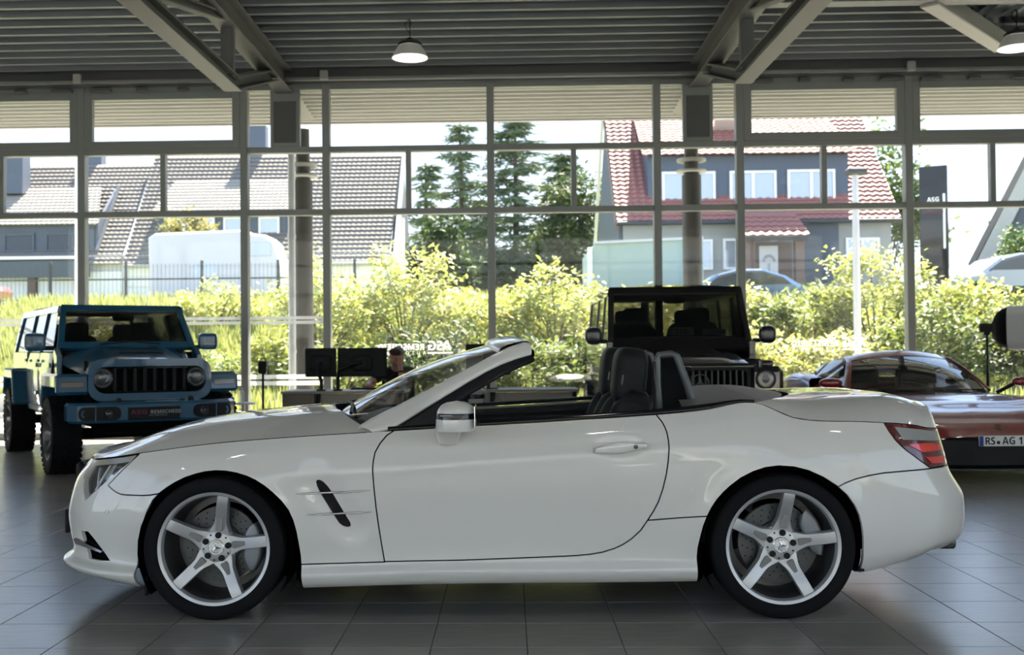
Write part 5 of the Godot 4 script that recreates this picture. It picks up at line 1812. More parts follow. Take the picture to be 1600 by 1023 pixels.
	for i in 9:
		var z = lerpf(-0.84, -3.56, i / 8.0)
		var line = PackedVector3Array()
		for j in 13:
			var w = lerpf(-1.0, 1.0, j / 12.0)
			line.append(V(0.665 * w, 1.735 + 0.035 * sin(i / 8.0 * PI) + 0.03 * (1.0 - pow(absf(w), 4.0)), z))
		rows.append(line)
	part(c, "roof", MB.new().grid(rows, false, null, Vector3.UP), M.black_plastic)
	part(c, "roof_lining", MB.new().box(V(0, 1.725, -2.2), V(1.28, 0.02, 2.66)), M.matt_black)
	# tail, seats, spare wheel
	part(c, "tailgate", MB.new().box(V(0, 0.96, -3.60), V(1.5, 0.58, 0.06), 0.02), bp)
	slab(c, "rear_window", [V(-0.62, 1.27, -3.6), V(0.62, 1.27, -3.6), V(0.58, 1.68, -3.5), V(-0.58, 1.68, -3.5)], 0.006, M.car_glass)
	part(c, "rear_bumper", MB.new().box(V(0, 0.6, -3.68), V(1.5, 0.14, 0.14), 0.03), blk)
	var sp = knobbly_wheel(c, V(0, 1.02, -3.78), 1.0, 0.36, 0.24, "spare_wheel")
	sp.basis = Basis(Vector3.RIGHT, -PI / 2)
	for sx in [-0.37, 0.37]:
		for z in [-1.45, -2.45]:
			var st = group_part(c, "seat", V(sx, 0, z))
			part(st, "cushion", MB.new().blob(V(0, 0.86, 0.22), V(0.5, 0.18, 0.5), 0.5), M.leather)
			part(st, "backrest", MB.new().blob(V(0, 1.14, -0.03), V(0.48, 0.6, 0.16), 0.5), M.leather)
			part(st, "headrest", MB.new().blob(V(0, 1.50, -0.06), V(0.26, 0.18, 0.1), 0.5), M.leather)
	part(c, "dashboard", MB.new().blob(V(0, 1.2, -0.82), V(1.36, 0.24, 0.34), 0.4), M.leather)
	part(c, "cabin_floor", MB.new().box(V(0, 0.72, -2.0), V(1.5, 0.04, 3.1)), M.matt_black)
	part(c, "inner_mirror", MB.new().blob(V(0.02, 1.62, -0.9), V(0.24, 0.07, 0.04), 0.5), blk)
# ---------------------------------------------------------------- the black box wagon
func box_wagon():
	var c = thing("box_shaped_car", "black box-shaped off-roader facing the camera behind the open convertible", "car", V(1.99, 0, -11.5), 0.0)
	var p = M.black_paint
	var blk = M.black_plastic
	# origin under the front bumper, +z forward
	part(c, "chassis", MB.new().box(V(0, 0.55, -2.3), V(1.1, 0.3, 4.2), 0.03), M.matt_black)
	for sd in [-1.0, 1.0]:
		part(c, "body_side", MB.new().at(V(0.82 * sd, 0, 0), Basis(Vector3.UP, -PI / 2)).prism(V2s([-1.22, 0.62, -1.22, 1.30, -4.55, 1.30, -4.55, 0.62, -4.05, 0.62, -3.95, 0.86, -3.75, 1.0, -3.45, 1.0, -3.25, 0.86, -3.15, 0.62]), -0.04, 0.04, 0.012), p)
		part(c, "rub_strip", MB.new().box(V(0.87 * sd, 0.95, -2.2), V(0.02, 0.07, 1.9), 0.006), blk)
		for pz in [[-2.18, 0.08], [-3.12, 0.08], [-4.42, 0.16]]:
			slab(c, "pillar", [V(0.83 * sd, 1.28, pz[0] + pz[1] / 2), V(0.775 * sd, 1.90, pz[0] + pz[1] / 2), V(0.775 * sd, 1.90, pz[0] - pz[1] / 2), V(0.83 * sd, 1.28, pz[0] - pz[1] / 2)], 0.04, p)
		for wz in [[-1.42, -1.72, -2.14], [-2.22, -2.22, -3.08], [-3.16, -3.16, -4.34]]:
			slab(c, "side_window", [V(0.832 * sd, 1.30, wz[0]), V(0.78 * sd, 1.86, wz[1]), V(0.78 * sd, 1.86, wz[2]), V(0.832 * sd, 1.30, wz[2])], 0.006, M.tinted_glass)
		slab(c, "cant_rail", [V(0.785 * sd, 1.85, -1.68), V(0.765 * sd, 1.94, -1.70), V(0.765 * sd, 1.94, -4.48), V(0.785 * sd, 1.85, -4.48)], 0.05, p)
		# separate wings beside the bonnet, indicator pods on top
		var wg = part(c, "front_wing", MB.new().at(V(0.72 * sd, 0, 0)).box(V(0, 0.965, -0.66), V(0.32, 0.13, 1.25), 0.045), p)
		part(wg, "wing_front", MB.new().box(V(0.70 * sd, 0.87, -0.07), V(0.36, 0.30, 0.16), 0.05), p)
		part(wg, "wheel_flare", MB.new().box(V(0.89 * sd, 0.86, -0.72), V(0.08, 0.09, 1.0), 0.03), blk)
		var ind = part(wg, "indicator_pod", MB.new().blob(V(0.735 * sd, 1.055, -0.26), V(0.17, 0.075, 0.24), 0.6), blk)
		part(ind, "indicator_lens", MB.new().blob(V(0.735 * sd, 1.05, -0.16), V(0.14, 0.04, 0.06), 0.7), M.amber_lens)
		round_lamp(c, "headlight", V(0.685 * sd, 0.895, 0.018), 0.10)
		var mr = part(c, "door_mirror", MB.new().blob(V(1.01 * sd, 1.375, -1.27), V(0.2, 0.21, 0.13), 0.7), p)
		part(mr, "mirror_arm", MB.new().box(V(0.89 * sd, 1.31, -1.29), V(0.1, 0.05, 0.05), 0.015), blk)
		part(mr, "mirror_glass", MB.new().box(V(1.01 * sd, 1.375, -1.337), V(0.15, 0.15, 0.006)), M.chrome)
		knobbly_wheel(c, V(0.80 * sd, 0.40, -0.72), sd, 0.40, 0.28)
		knobbly_wheel(c, V(0.80 * sd, 0.40, -3.6), sd, 0.40, 0.28)
	# bonnet with raised middle and soft shoulders
	var rows = []
	for i in 11:
		var t = i / 10.0
		var z = lerpf(-0.02, -1.32, t)
		var line = PackedVector3Array()
		for j in 21:
			var w = lerpf(-1.0, 1.0, j / 20.0)
			var aw = absf(w)
			var y = lerpf(1.075, 1.205, t) - 0.05 * smooth(0.12, 0.0, t)
			y += 0.028 * (1.0 - smooth(0.45, 0.62, aw)) * smooth(0.0, 0.15, t)
			y -= 0.10 * smooth(0.82, 1.0, aw)
			line.append(V(lerpf(0.625, 0.72, t) * w, y, z))
		rows.append(line)
	part(c, "bonnet", MB.new().grid(rows, false, null, Vector3.UP), p)
	part(c, "bonnet_front", MB.new().box(V(0, 1.03, -0.04), V(1.18, 0.07, 0.08), 0.03), p)
	for sd in [-1.0, 1.0]:
		part(c, "bonnet_side", MB.new().box(V(0.64 * sd, 1.04, -0.68), V(0.06, 0.14, 1.26), 0.02), p)
	# grille with upright bars and the star
	var g = part(c, "grille", ring_prism(shifted(rrect(1.06, 0.33, 0.05), Vector2(0, 0.86)), shifted(rrect(0.98, 0.26, 0.04), Vector2(0, 0.86)), -0.06, 0.02), blk)
	part(g, "grille_field", MB.new().box(V(0, 0.86, -0.05), V(1.0, 0.28, 0.02)), M.matt_black)
	for k in 15:
		part(g, "grille_bar", MB.new().box(V(lerpf(-0.45, 0.45, k / 14.0), 0.86, -0.005), V(0.02, 0.26, 0.03), 0.008), M.alloy_dark)
	var star = MB.new()
	for s in 3:
		star.at(V(0, 0.86, 0.03), Basis(Vector3.BACK, TAU * s / 3 + PI / 2))
		star.tri(V(0.085, 0, 0.0), V(0, 0, 0.012), V(0.012, 0.018, 0), Vector3.BACK)
		star.tri(V(0.085, 0, 0.0), V(0, 0, 0.012), V(0.012, -0.018, 0), Vector3.BACK)
	part(g, "star_emblem", star, M.alloy_dark)
	var ring = []
	for k in 33:
		ring.append(V(cos(TAU * k / 32) * 0.09, 0.86 + sin(TAU * k / 32) * 0.09, 0.03))
	part(g, "star_ring", MB.new().tube(ring, 0.007, 8, false), M.alloy_dark)
	var bm = part(c, "front_bumper", MB.new().box(V(0, 0.56, 0.02), V(1.72, 0.28, 0.2), 0.05), p)
	part(bm, "bumper_intake", MB.new().box(V(0, 0.54, 0.118), V(1.0, 0.14, 0.02), 0.01), M.matt_black)
	part(c, "front_panel", MB.new().box(V(0, 0.86, -0.12), V(1.5, 0.36, 0.08), 0.02), M.matt_black)
	# upright screen, roof
	var zf = func(y): return lerpf(-1.30, -1.68, (y - 1.22) / 0.70)
	slab(c, "scuttle", [V(-0.80, 1.20, -1.24), V(0.80, 1.20, -1.24), V(0.81, 1.33, zf.call(1.33)), V(-0.81, 1.33, zf.call(1.33))], 0.05, blk)
	for sd in [-1.0, 1.0]:
		slab(c, "screen_pillar", [V(0.845 * sd, 1.20, zf.call(1.20)), V(0.795 * sd, 1.93, zf.call(1.93)), V(0.73 * sd, 1.93, zf.call(1.93)), V(0.775 * sd, 1.20, zf.call(1.20))], 0.07, p)
	slab(c, "screen_header", [V(-0.79, 1.87, zf.call(1.87)), V(0.79, 1.87, zf.call(1.87)), V(0.785, 1.95, zf.call(1.95)), V(-0.785, 1.95, zf.call(1.95))], 0.06, p)
	slab(c, "windscreen", [V(-0.78, 1.32, zf.call(1.32)), V(0.78, 1.32, zf.call(1.32)), V(0.735, 1.88, zf.call(1.88)), V(-0.735, 1.88, zf.call(1.88))], 0.006, M.tinted_glass)
	rows = []
	for i in 9:
		var z = lerpf(-1.62, -4.55, i / 8.0)
		var line = PackedVector3Array()
		for j in 15:
			var w = lerpf(-1.0, 1.0, j / 14.0)
			line.append(V(0.80 * w, 1.935 + 0.02 * sin(clampf(i / 4.0, 0.0, 1.0) * PI / 2) + 0.045 * (1.0 - pow(absf(w), 3.0)), z))
		rows.append(line)
	part(c, "roof", MB.new().grid(rows, false, null, Vector3.UP), p)
	part(c, "roof_lining", MB.new().box(V(0, 1.90, -3.1), V(1.5, 0.02, 2.8)), M.matt_black)
	for w in [[-0.35, 0.3], [0.3, 0.28]]:
		part(c, "wiper", MB.new().tube([V(w[0], 1.32, zf.call(1.32) + 0.04), V(w[0] + w[1] * 0.6, 1.35, zf.call(1.35) + 0.035), V(w[0] + w[1] * 1.3, 1.36, zf.call(1.36) + 0.03)], 0.009, 6), blk)
	# rear
	part(c, "tailgate", MB.new().box(V(0, 0.98, -4.55), V(1.62, 0.66, 0.06), 0.02), p)
	for sx in [-0.40, 0.40]:
		slab(c, "rear_window", [V(sx - 0.33, 1.34, -4.55), V(sx + 0.33, 1.34, -4.55), V(sx + 0.32, 1.84, -4.5), V(sx - 0.32, 1.84, -4.5)], 0.006, M.car_glass)
	part(c, "rear_post", MB.new().box(V(0, 1.6, -4.53), V(0.12, 0.62, 0.06), 0.01), p)
	for sx in [-0.4, 0.4]:
		for z in [-2.35, -3.3]:
			var st = group_part(c, "seat", V(sx, 0, z))
			part(st, "cushion", MB.new().blob(V(0, 0.98, 0.2), V(0.54, 0.2, 0.52), 0.5), M.leather)
			part(st, "backrest", MB.new().blob(V(0, 1.27, -0.05), V(0.52, 0.6, 0.18), 0.5), M.leather)
			part(st, "headrest", MB.new().blob(V(0, 1.64, -0.08), V(0.3, 0.2, 0.12), 0.5), M.leather)
	part(c, "dashboard", MB.new().blob(V(0, 1.27, -1.52), V(1.55, 0.2, 0.36), 0.4), M.leather)
	part(c, "cabin_floor", MB.new().box(V(0, 0.75, -2.9), V(1.56, 0.04, 3.1)), M.matt_black)
	var sw = []
	for k in 25:
		sw.append(V(0.40 * -1.0 + cos(TAU * k / 24) * 0.19, 1.36 + sin(TAU * k / 24) * 0.16, -1.82 + sin(TAU * k / 24) * 0.08))
	part(c, "steering_wheel", MB.new().tube(sw, 0.016, 8, false), M.leather)
	part(c, "inner_mirror", MB.new().blob(V(0, 1.8, -1.68), V(0.26, 0.08, 0.04), 0.5), blk)
	# cards lying on the dashboard behind the screen
	var card = solo("price_card", MB.new().box(Vector3.ZERO, V(0.30, 0.10, 0.004)), M.white_vinyl, "white card reading 376 behind the black off-roader's windscreen", "card", V(1.99 + 0.04, 1.425, -11.5 - 1.45), 0.0)
	card.rotation = V(-0.35, 0, 0)
	lettering(card, "numerals", "376", 0.055, M.black_plastic, V(0, -0.005, 0.003), Basis().scaled(V(1.4, 1, 1)), 0.001)
	var card2 = solo("paper_sheet", MB.new().box(Vector3.ZERO, V(0.27, 0.11, 0.003)), M.white_vinyl, "plain white sheet beside the card in the black off-roader's windscreen", "paper", V(1.99 + 0.43, 1.415, -11.5 - 1.46), 0.0)
	card2.rotation = V(-0.9, 0, -0.06)
# ---------------------------------------------------------------- the red sports car
func table(keys, vals, x):
	# keys fall from front to rear
	if x >= keys[0]:
		return vals[0]
	for i in keys.size() - 1:
		if x >= keys[i + 1]:
			var f = (keys[i] - x) / (keys[i] - keys[i + 1])
			var m = smooth(0.0, 1.0, f) * 0.5 + f * 0.5
			return lerpf(vals[i], vals[i + 1], m)
	return vals[vals.size() - 1]

func sports_car():
	var c = thing("sports_car", "dark red mid-engined sports car with a German number plate at the right edge", "car", V(4.40, 0, -12.2), 0.03)
	var p = M.red_paint
	var zk = [2.22, 2.0, 1.7, 1.3, 0.9, 0.5, 0.0, -0.5, -1.0, -1.4, -1.8, -2.15]
	var ww = [0.66, 0.84, 0.92, 0.96, 0.97, 0.965, 0.96, 0.97, 0.985, 0.985, 0.96, 0.86]
	var bl = [0.36, 0.44, 0.52, 0.57, 0.58, 0.58, 0.58, 0.60, 0.66, 0.68, 0.70, 0.66]
	var cr = [0.40, 0.53, 0.65, 0.715, 0.715, 0.715, 0.74, 0.80, 0.90, 0.92, 0.88, 0.80]
	var ce = [0.405, 0.515, 0.605, 0.685, 0.73, 0.75, 0.78, 0.82, 0.86, 0.86, 0.85, 0.80]
	var rows = []
	var z = 2.22
	while z > -2.16:
		var w = table(zk, ww, z)
		var b = table(zk, bl, z)
		var k = table(zk, cr, z)
		var m = table(zk, ce, z)
		var yb = 0.38 if z > 2.1 else (0.36 if z > 1.9 else 0.14)
		for wz in [1.30, -1.30]:
			var d = absf(z - wz)
			if d < 0.37:
				yb = maxf(yb, 0.33 + sqrt(0.37 * 0.37 - d * d))
		yb = minf(yb, b + 0.06)
		var half = [Vector2(w * 0.97, yb), Vector2(w, maxf(yb + 0.01, lerpf(yb, b, 0.55))), Vector2(w * 0.99, maxf(b, yb + 0.02)), Vector2(w * 0.95, maxf(lerpf(b, k, 0.55), yb + 0.03)), Vector2(w * 0.88, k - 0.02), Vector2(w * 0.78, k), Vector2(w * 0.66, lerpf(k, m, 0.35)), Vector2(w * 0.5, lerpf(k, m, 0.8)), Vector2(w * 0.25, m), Vector2(0, m + 0.004)]
		var line = PackedVector3Array()
		for q in half:
			line.append(V(q.x, q.y, z))
		for q in range(half.size() - 2, -1, -1):
			line.append(V(-half[q].x, half[q].y, z))
		rows.append(line)
		z -= 0.06
	part(c, "body_shell", MB.new().grid(rows, false, null, Vector3.UP), p)
	part(c, "tail_panel", MB.new().box(V(0, 0.52, -2.12), V(1.6, 0.5, 0.06), 0.03), M.black_plastic)
	# dark lower nose with intakes
	var low = part(c, "front_bumper", MB.new().at(V(0, 0.265, 0), Basis(Vector3.RIGHT, PI / 2)).prism(V2s([-0.86, 1.75, -0.84, 2.0, -0.66, 2.2, -0.3, 2.26, 0.3, 2.26, 0.66, 2.2, 0.84, 2.0, 0.86, 1.75]), -0.14, 0.14, 0.03), M.black_plastic)
	part(low, "splitter", MB.new().at(V(0, 0.115, 0), Basis(Vector3.RIGHT, PI / 2)).prism(V2s([-0.88, 1.75, -0.86, 2.02, -0.68, 2.23, -0.3, 2.3, 0.3, 2.3, 0.68, 2.23, 0.86, 2.02, 0.88, 1.75]), -0.015, 0.015, 0.005), M.gloss_black)
	for sx in [-0.5, 0.0, 0.5]:
		part(low, "intake", MB.new().box(V(sx, 0.26, 2.245 - 0.06 * absf(sx) * 2.0), V(0.36, 0.12, 0.02), 0.008), M.matt_black)
	part(c, "underbody", MB.new().box(V(0, 0.2, -0.1), V(1.6, 0.16, 3.7), 0.03), M.matt_black)
	# greenhouse
	var scr = []
	for i in 11:
		var t = i / 10.0
		var line = PackedVector3Array()
		for j in 21:
			var w = lerpf(-1.0, 1.0, j / 20.0)
			var a = V(0.735 * w, lerpf(0.752, 0.735, w * w), lerpf(0.80, 0.30, pow(absf(w), 2.2)))
			var e = V(0.535 * w, lerpf(1.115, 1.07, w * w), lerpf(-0.08, -0.22, w * w))
			line.append(a.lerp(e, t) + V(0, 0.035, 0.02) * sin(t * PI))
		scr.append(line)
	part(c, "windscreen", MB.new().grid(scr, false, null, V(0, 1, 1)), M.tinted_glass)
	var rf = []
	for i in 13:
		var t = i / 12.0
		var line = PackedVector3Array()
		for j in 21:
			var w = lerpf(-1.0, 1.0, j / 20.0)
			var a = V(0.545 * w, lerpf(1.118, 1.07, w * w), lerpf(-0.075, -0.215, w * w))
			var e = V(0.62 * w, lerpf(0.90, 0.87, w * w), -1.55)
			line.append(a.lerp(e, t) + V(0, 0.115, 0) * sin(pow(t, 0.62) * PI) * (1.0 - 0.35 * w * w))
		rf.append(line)
	part(c, "roof", MB.new().grid(rf, false, null, Vector3.UP), p)
	for sd in [-1.0, 1.0]:
		part(c, "windscreen_pillar", ring_sweep([V(0.735 * sd, 0.755, 0.33), V(0.69 * sd, 0.865, 0.175), V(0.62 * sd, 0.985, 0.0), V(0.55 * sd, 1.085, -0.2), V(0.54 * sd, 1.11, -0.4)], [V(0.80 * sd, 0.735, 0.25), V(0.745 * sd, 0.845, 0.11), V(0.665 * sd, 0.965, -0.07), V(0.59 * sd, 1.06, -0.26), V(0.575 * sd, 1.085, -0.42)], 0.014, 0.0), p)
		part(c, "side_window", MB.new().grid([
			PackedVector3Array([V(0.80 * sd, 0.735, 0.24), V(0.80 * sd, 0.74, 0.20)]),
			PackedVector3Array([V(0.82 * sd, 0.75, -0.1), V(0.67 * sd, 0.96, -0.09)]),
			PackedVector3Array([V(0.82 * sd, 0.77, -0.45), V(0.585 * sd, 1.08, -0.42)]),
			PackedVector3Array([V(0.80 * sd, 0.80, -0.8), V(0.60 * sd, 1.06, -0.75)]),
			PackedVector3Array([V(0.76 * sd, 0.86, -1.05), V(0.65 * sd, 0.98, -1.05)])], false, null, V(sd, 0.3, 0)), M.tinted_glass)
		# air intake on the haunch
		part(c, "side_intake", MB.new().at(V(0.80 * sd, 0.80, -0.62), Basis(Vector3.UP, 0.35 * -sd)).prism(rrect(0.22, 0.13, 0.05), -0.02, 0.03), M.matt_black)
		var mr = part(c, "door_mirror", MB.new().blob(V(1.02 * sd, 0.845, 0.52), V(0.24, 0.10, 0.13), 0.8), p)
		part(mr, "mirror_arm", MB.new().tube([V(0.93 * sd, 0.82, 0.5), V(0.84 * sd, 0.76, 0.45), V(0.78 * sd, 0.72, 0.42)], 0.02, 8), M.black_plastic)
		# slim upright headlight
		var hl = MB.new()
		var lens = []
		for i in 9:
			var t = i / 8.0
			var zz = lerpf(1.98, 1.42, t)
			var w = table(zk, ww, zz)
			var k = table(zk, cr, zz)
			lens.append(PackedVector3Array([V((w * 0.90 + 0.0) * sd, k - 0.045 + 0.012, zz), V(w * 0.80 * sd, k + 0.012, zz), V(w * 0.72 * sd, k + 0.004, zz)]))
		var h = part(c, "headlight", MB.new().grid(lens, false, null, Vector3.UP), M.lamp_glass_dark)
		for i in [2, 4, 6]:
			part(h, "lamp_element", MB.new().blob((lens[i][1] + lens[i][0]) / 2 + V(0, 0.004, 0), V(0.06, 0.02, 0.07), 0.8), M.alloy)
		for wz in [1.30, -1.30]:
			var wl = group_part(c, "wheel", V(0.83 * sd, 0.335, wz))
			wl.basis = Basis(Vector3.BACK, -PI / 2 * sd)
			part(wl, "tyre", MB.new().lathe([Vector2(0.24, -0.12), Vector2(0.31, -0.125), Vector2(0.335, -0.1), Vector2(0.335, 0.1), Vector2(0.31, 0.125), Vector2(0.255, 0.115)], 40), M.rubber)
			part(wl, "rim", MB.new().lathe([Vector2(0.2, -0.1), Vector2(0.235, 0.05), Vector2(0.255, 0.115), Vector2(0.262, 0.112)], 36), M.alloy)
			for k in 5:
				part(wl, "spoke", MB.new().at(Vector3.ZERO, Basis(Vector3.UP, TAU * k / 5)).box(V(0.13, 0.08, 0), V(0.24, 0.03, 0.05), 0.01), M.alloy)
			part(wl, "brake_disc", MB.new().lathe([Vector2(0.19, 0.0), Vector2(0.19, 0.02), Vector2(0, 0.02)], 28), M.brake_steel)
	part(c, "cabin_floor", MB.new().box(V(0, 0.62, -0.3), V(1.4, 0.03, 1.5)), M.matt_black)
	part(c, "dashboard", MB.new().blob(V(0, 0.72, 0.35), V(1.36, 0.12, 0.5), 0.5), M.leather)
	for sx in [-0.33, 0.33]:
		var st = group_part(c, "seat", V(sx, 0, -0.6))
		part(st, "backrest", MB.new().blob(V(0, 0.78, 0), V(0.46, 0.5, 0.16), 0.5), M.leather)
		part(st, "headrest", MB.new().blob(V(0, 1.03, -0.03), V(0.24, 0.15, 0.1), 0.5), M.leather)
	for w in [[-0.5, 0.4], [0.1, 0.4]]:
		part(c, "wiper", MB.new().tube([V(w[0], 0.765, 0.74), V(w[0] + w[1], 0.772, 0.73)], 0.008, 6), M.black_plastic)
	# number plate, bent to the nose
	var pl = part(c, "number_plate", MB.new().box(V(-0.06, 0.372, 2.275), V(0.415, 0.095, 0.012), 0.004), M.white_vinyl)
	mat("plate_blue", lin(0.01, 0.04, 0.28), 0.5)
	part(pl, "country_band", MB.new().box(V(-0.247, 0.372, 2.2815), V(0.036, 0.09, 0.004), 0.001), M.plate_blue)
	part(pl, "inspection_seal", MB.new().at(V(-0.096, 0.358, 2.282), Basis(Vector3.RIGHT, PI / 2)).lathe([Vector2(0.016, 0.0), Vector2(0.016, 0.002), Vector2(0, 0.002)], 20), M.black_plastic)
	lettering(pl, "letters", "RS", 0.066, M.black_plastic, V(-0.170, 0.372, 2.2815), Basis().scaled(V(0.95, 1, 1)), 0.002, true)
	lettering(pl, "letters", "AG 1", 0.066, M.black_plastic, V(0.035, 0.372, 2.2815), Basis().scaled(V(0.95, 1, 1)), 0.002, true)
	# small gold badge, a rearing horse
	part(c, "nose_badge", MB.new().at(V(-0.02, 0.478, 2.125), Basis(Vector3.RIGHT, -0.9)).prism(V2s([-0.022, -0.04, -0.012, -0.042, -0.004, -0.012, 0.008, -0.016, 0.014, -0.04, 0.022, -0.038, 0.018, -0.008, 0.012, 0.006, 0.016, 0.02, 0.026, 0.024, 0.026, 0.032, 0.008, 0.034, -0.002, 0.044, -0.014, 0.036, -0.008, 0.016, -0.016, 0.0, -0.024, -0.004, -0.03, 0.014, -0.034, 0.01, -0.03, -0.014, -0.018, -0.016]), 0.0, 0.004), mat("badge_gold", lin(0.55, 0.45, 0.2), 0.3, 1.0))
# ---------------------------------------------------------------- desks, person and small things by the glass front
func office():
	mat("desk_wood", lin(0.20, 0.165, 0.135), 0.55)
	mat("desk_top", lin(0.32, 0.28, 0.24), 0.5)
	mat("skin_tone", lin(0.42, 0.22, 0.15), 0.55, 0.0, {"subsurf_scatter_enabled": true, "subsurf_scatter_strength": 0.05})
	mat("hair_brown", lin(0.035, 0.018, 0.010), 0.6)
	mat("shirt_black", lin(0.010, 0.010, 0.012), 0.9, 0.0, {"rim_enabled": true, "rim": 0.3})
	mat("trousers", lin(0.02, 0.025, 0.045), 0.9)
	mat("screen_back", lin(0.007, 0.008, 0.009), 0.5, 0.0, {"metallic_specular": 0.3})
	desk(V(-1.99, 0, -13.32), "grey wooden desk with two monitors under the seated person", 1.48)
	desk(V(0.10, 0, -13.40), "grey wooden desk behind the convertible's windscreen", 1.45)
	var arms = [[-2.29, "left black monitor with its back to the hall on the person's desk", -2.27, 0.38], [-1.785, "right black monitor hiding part of the seated person's face", -2.07, 0.60]]
	for a in arms:
		var m = thing("monitor", a[1], "monitor", V(a[0], 0.748, -13.20), 0.0, "monitors on the person's desk")
		part(m, "housing", MB.new().box(V(0, 0.34, 0), V(a[3], 0.35, 0.035), 0.012), M.screen_back)
		part(m, "rear_cover", MB.new().blob(V(0, 0.33, 0.02), V(0.26, 0.2, 0.05), 0.5), M.screen_back)
		part(m, "screen", MB.new().box(V(0, 0.34, -0.019), V(a[3] - 0.03, 0.32, 0.003)), M.gloss_black)
		var fx = a[2] - a[0]
		part(m, "arm", MB.new().tube([V(fx, 0.0, 0.09), V(fx, 0.12, 0.09), V(fx * 0.8 - 0.04, 0.25, 0.12), V(fx * 0.3, 0.33, 0.10), V(0, 0.34, 0.04)], 0.022, 8), M.black_plastic)
		part(m, "desk_clamp", MB.new().box(V(fx, 0.01, 0.09), V(0.1, 0.02, 0.1), 0.005), M.black_plastic)
		part(m, "mount_plate", MB.new().box(V(0, 0.34, 0.045), V(0.1, 0.1, 0.012), 0.003), M.black_plastic)
	var m2 = thing("monitor", "black monitor behind the convertible's windscreen header", "monitor", V(-0.26, 0.748, -13.35), 0.0)
	part(m2, "housing", MB.new().box(V(0, 0.36, 0), V(0.55, 0.38, 0.035), 0.012), M.screen_back)
	part(m2, "screen", MB.new().box(V(0, 0.36, -0.019), V(0.52, 0.35, 0.003)), M.gloss_black)
	part(m2, "stand", MB.new().tube([V(0, 0.01, 0.05), V(0, 0.2, 0.06), V(0, 0.34, 0.03)], 0.025, 8), M.black_plastic)
	part(m2, "foot", MB.new().box(V(0, 0.008, 0.03), V(0.24, 0.014, 0.2), 0.005), M.black_plastic)
	var kb = thing("keyboard", "flat black keyboard on the desk before the seated person", "keyboard", V(-1.75, 0.7485, -13.48), 0.0)
	part(kb, "base", MB.new().box(V(0, 0.008, 0), V(0.44, 0.014, 0.14), 0.004), M.black_plastic)
	for r in 5:
		for k in 14:
			part(kb, "key", MB.new().box(V(-0.19 + k * 0.029, 0.018, -0.05 + r * 0.025), V(0.024, 0.008, 0.02), 0.002), M.screen_back)
	solo("papers", MB.new().box(V(0, 0.004, 0), V(0.3, 0.008, 0.21), 0.001), M.white_vinyl, "small stack of white papers on the left end of the person's desk", "paper", V(-2.5, 0.7485, -13.2), 0.2)
	solo("papers", MB.new().box(V(0, 0.003, 0), V(0.21, 0.006, 0.3), 0.001), M.white_vinyl, "sheet of white paper near the bottle on the person's desk", "paper", V(-1.42, 0.7485, -13.1), 1.4)
	bottle(V(-1.285, 0.7485, -13.22), "clear plastic water bottle with blue label beside the person's elbow", true)
	# bistro table with a bottle by the off-roader
	var t = thing("bistro_table", "small round white table beside the blue off-roader", "table", V(-3.30, 0, -13.45))
	part(t, "table_top", MB.new().lathe([Vector2(0, 0.575), Vector2(0.145, 0.575), Vector2(0.15, 0.585), Vector2(0.145, 0.597), Vector2(0, 0.598)], 30), M.white_vinyl)
	part(t, "stem", MB.new().lathe([Vector2(0.02, 0.02), Vector2(0.018, 0.575)], 14), M.alloy)
	part(t, "foot", MB.new().lathe([Vector2(0.14, 0.0), Vector2(0.14, 0.008), Vector2(0.03, 0.02), Vector2(0, 0.022)], 28), M.white_vinyl)
	bottle(V(-3.32, 0.598, -13.45), "small clear bottle standing on the round white table", false)
	# loudspeaker on a pole
	var sp = thing("loudspeaker_stand", "small black box on a thin black pole beside the glass front", "speaker", V(-3.02, 0, -13.3))
	part(sp, "pole", MB.new().lathe([Vector2(0.014, 0.015), Vector2(0.014, 0.96)], 12), M.black_plastic)
	part(sp, "cabinet", MB.new().box(V(0, 1.033, 0), V(0.10, 0.155, 0.10), 0.012), M.black_plastic)
	part(sp, "foot", MB.new().lathe([Vector2(0.13, 0.0), Vector2(0.13, 0.01), Vector2(0.02, 0.016), Vector2(0, 0.016)], 24), M.black_plastic)
	softbox()
	person()
	# chair
	var ch = thing("office_chair", "black swivel chair under the person at the desk", "chair", V(-1.46, 0, -14.0))
	part(ch, "seat", MB.new().blob(V(0, 0.31, 0), V(0.5, 0.09, 0.48), 0.5), M.black_plastic)
	part(ch, "backrest", MB.new().blob(V(0, 0.72, -0.29), V(0.44, 0.5, 0.07), 0.5), M.black_plastic)
	part(ch, "column", MB.new().lathe([Vector2(0.03, 0.08), Vector2(0.03, 0.29)], 14), M.alloy_dark)
	for k in 5:
		var a = TAU * k / 5
		part(ch, "leg", MB.new().tube([V(0, 0.1, 0), V(cos(a) * 0.28, 0.07, sin(a) * 0.28)], 0.02, 8), M.black_plastic)
		part(ch, "castor", MB.new().blob(V(cos(a) * 0.28, 0.03, sin(a) * 0.28), V(0.05, 0.06, 0.05), 0.8, 10, 8), M.black_plastic)

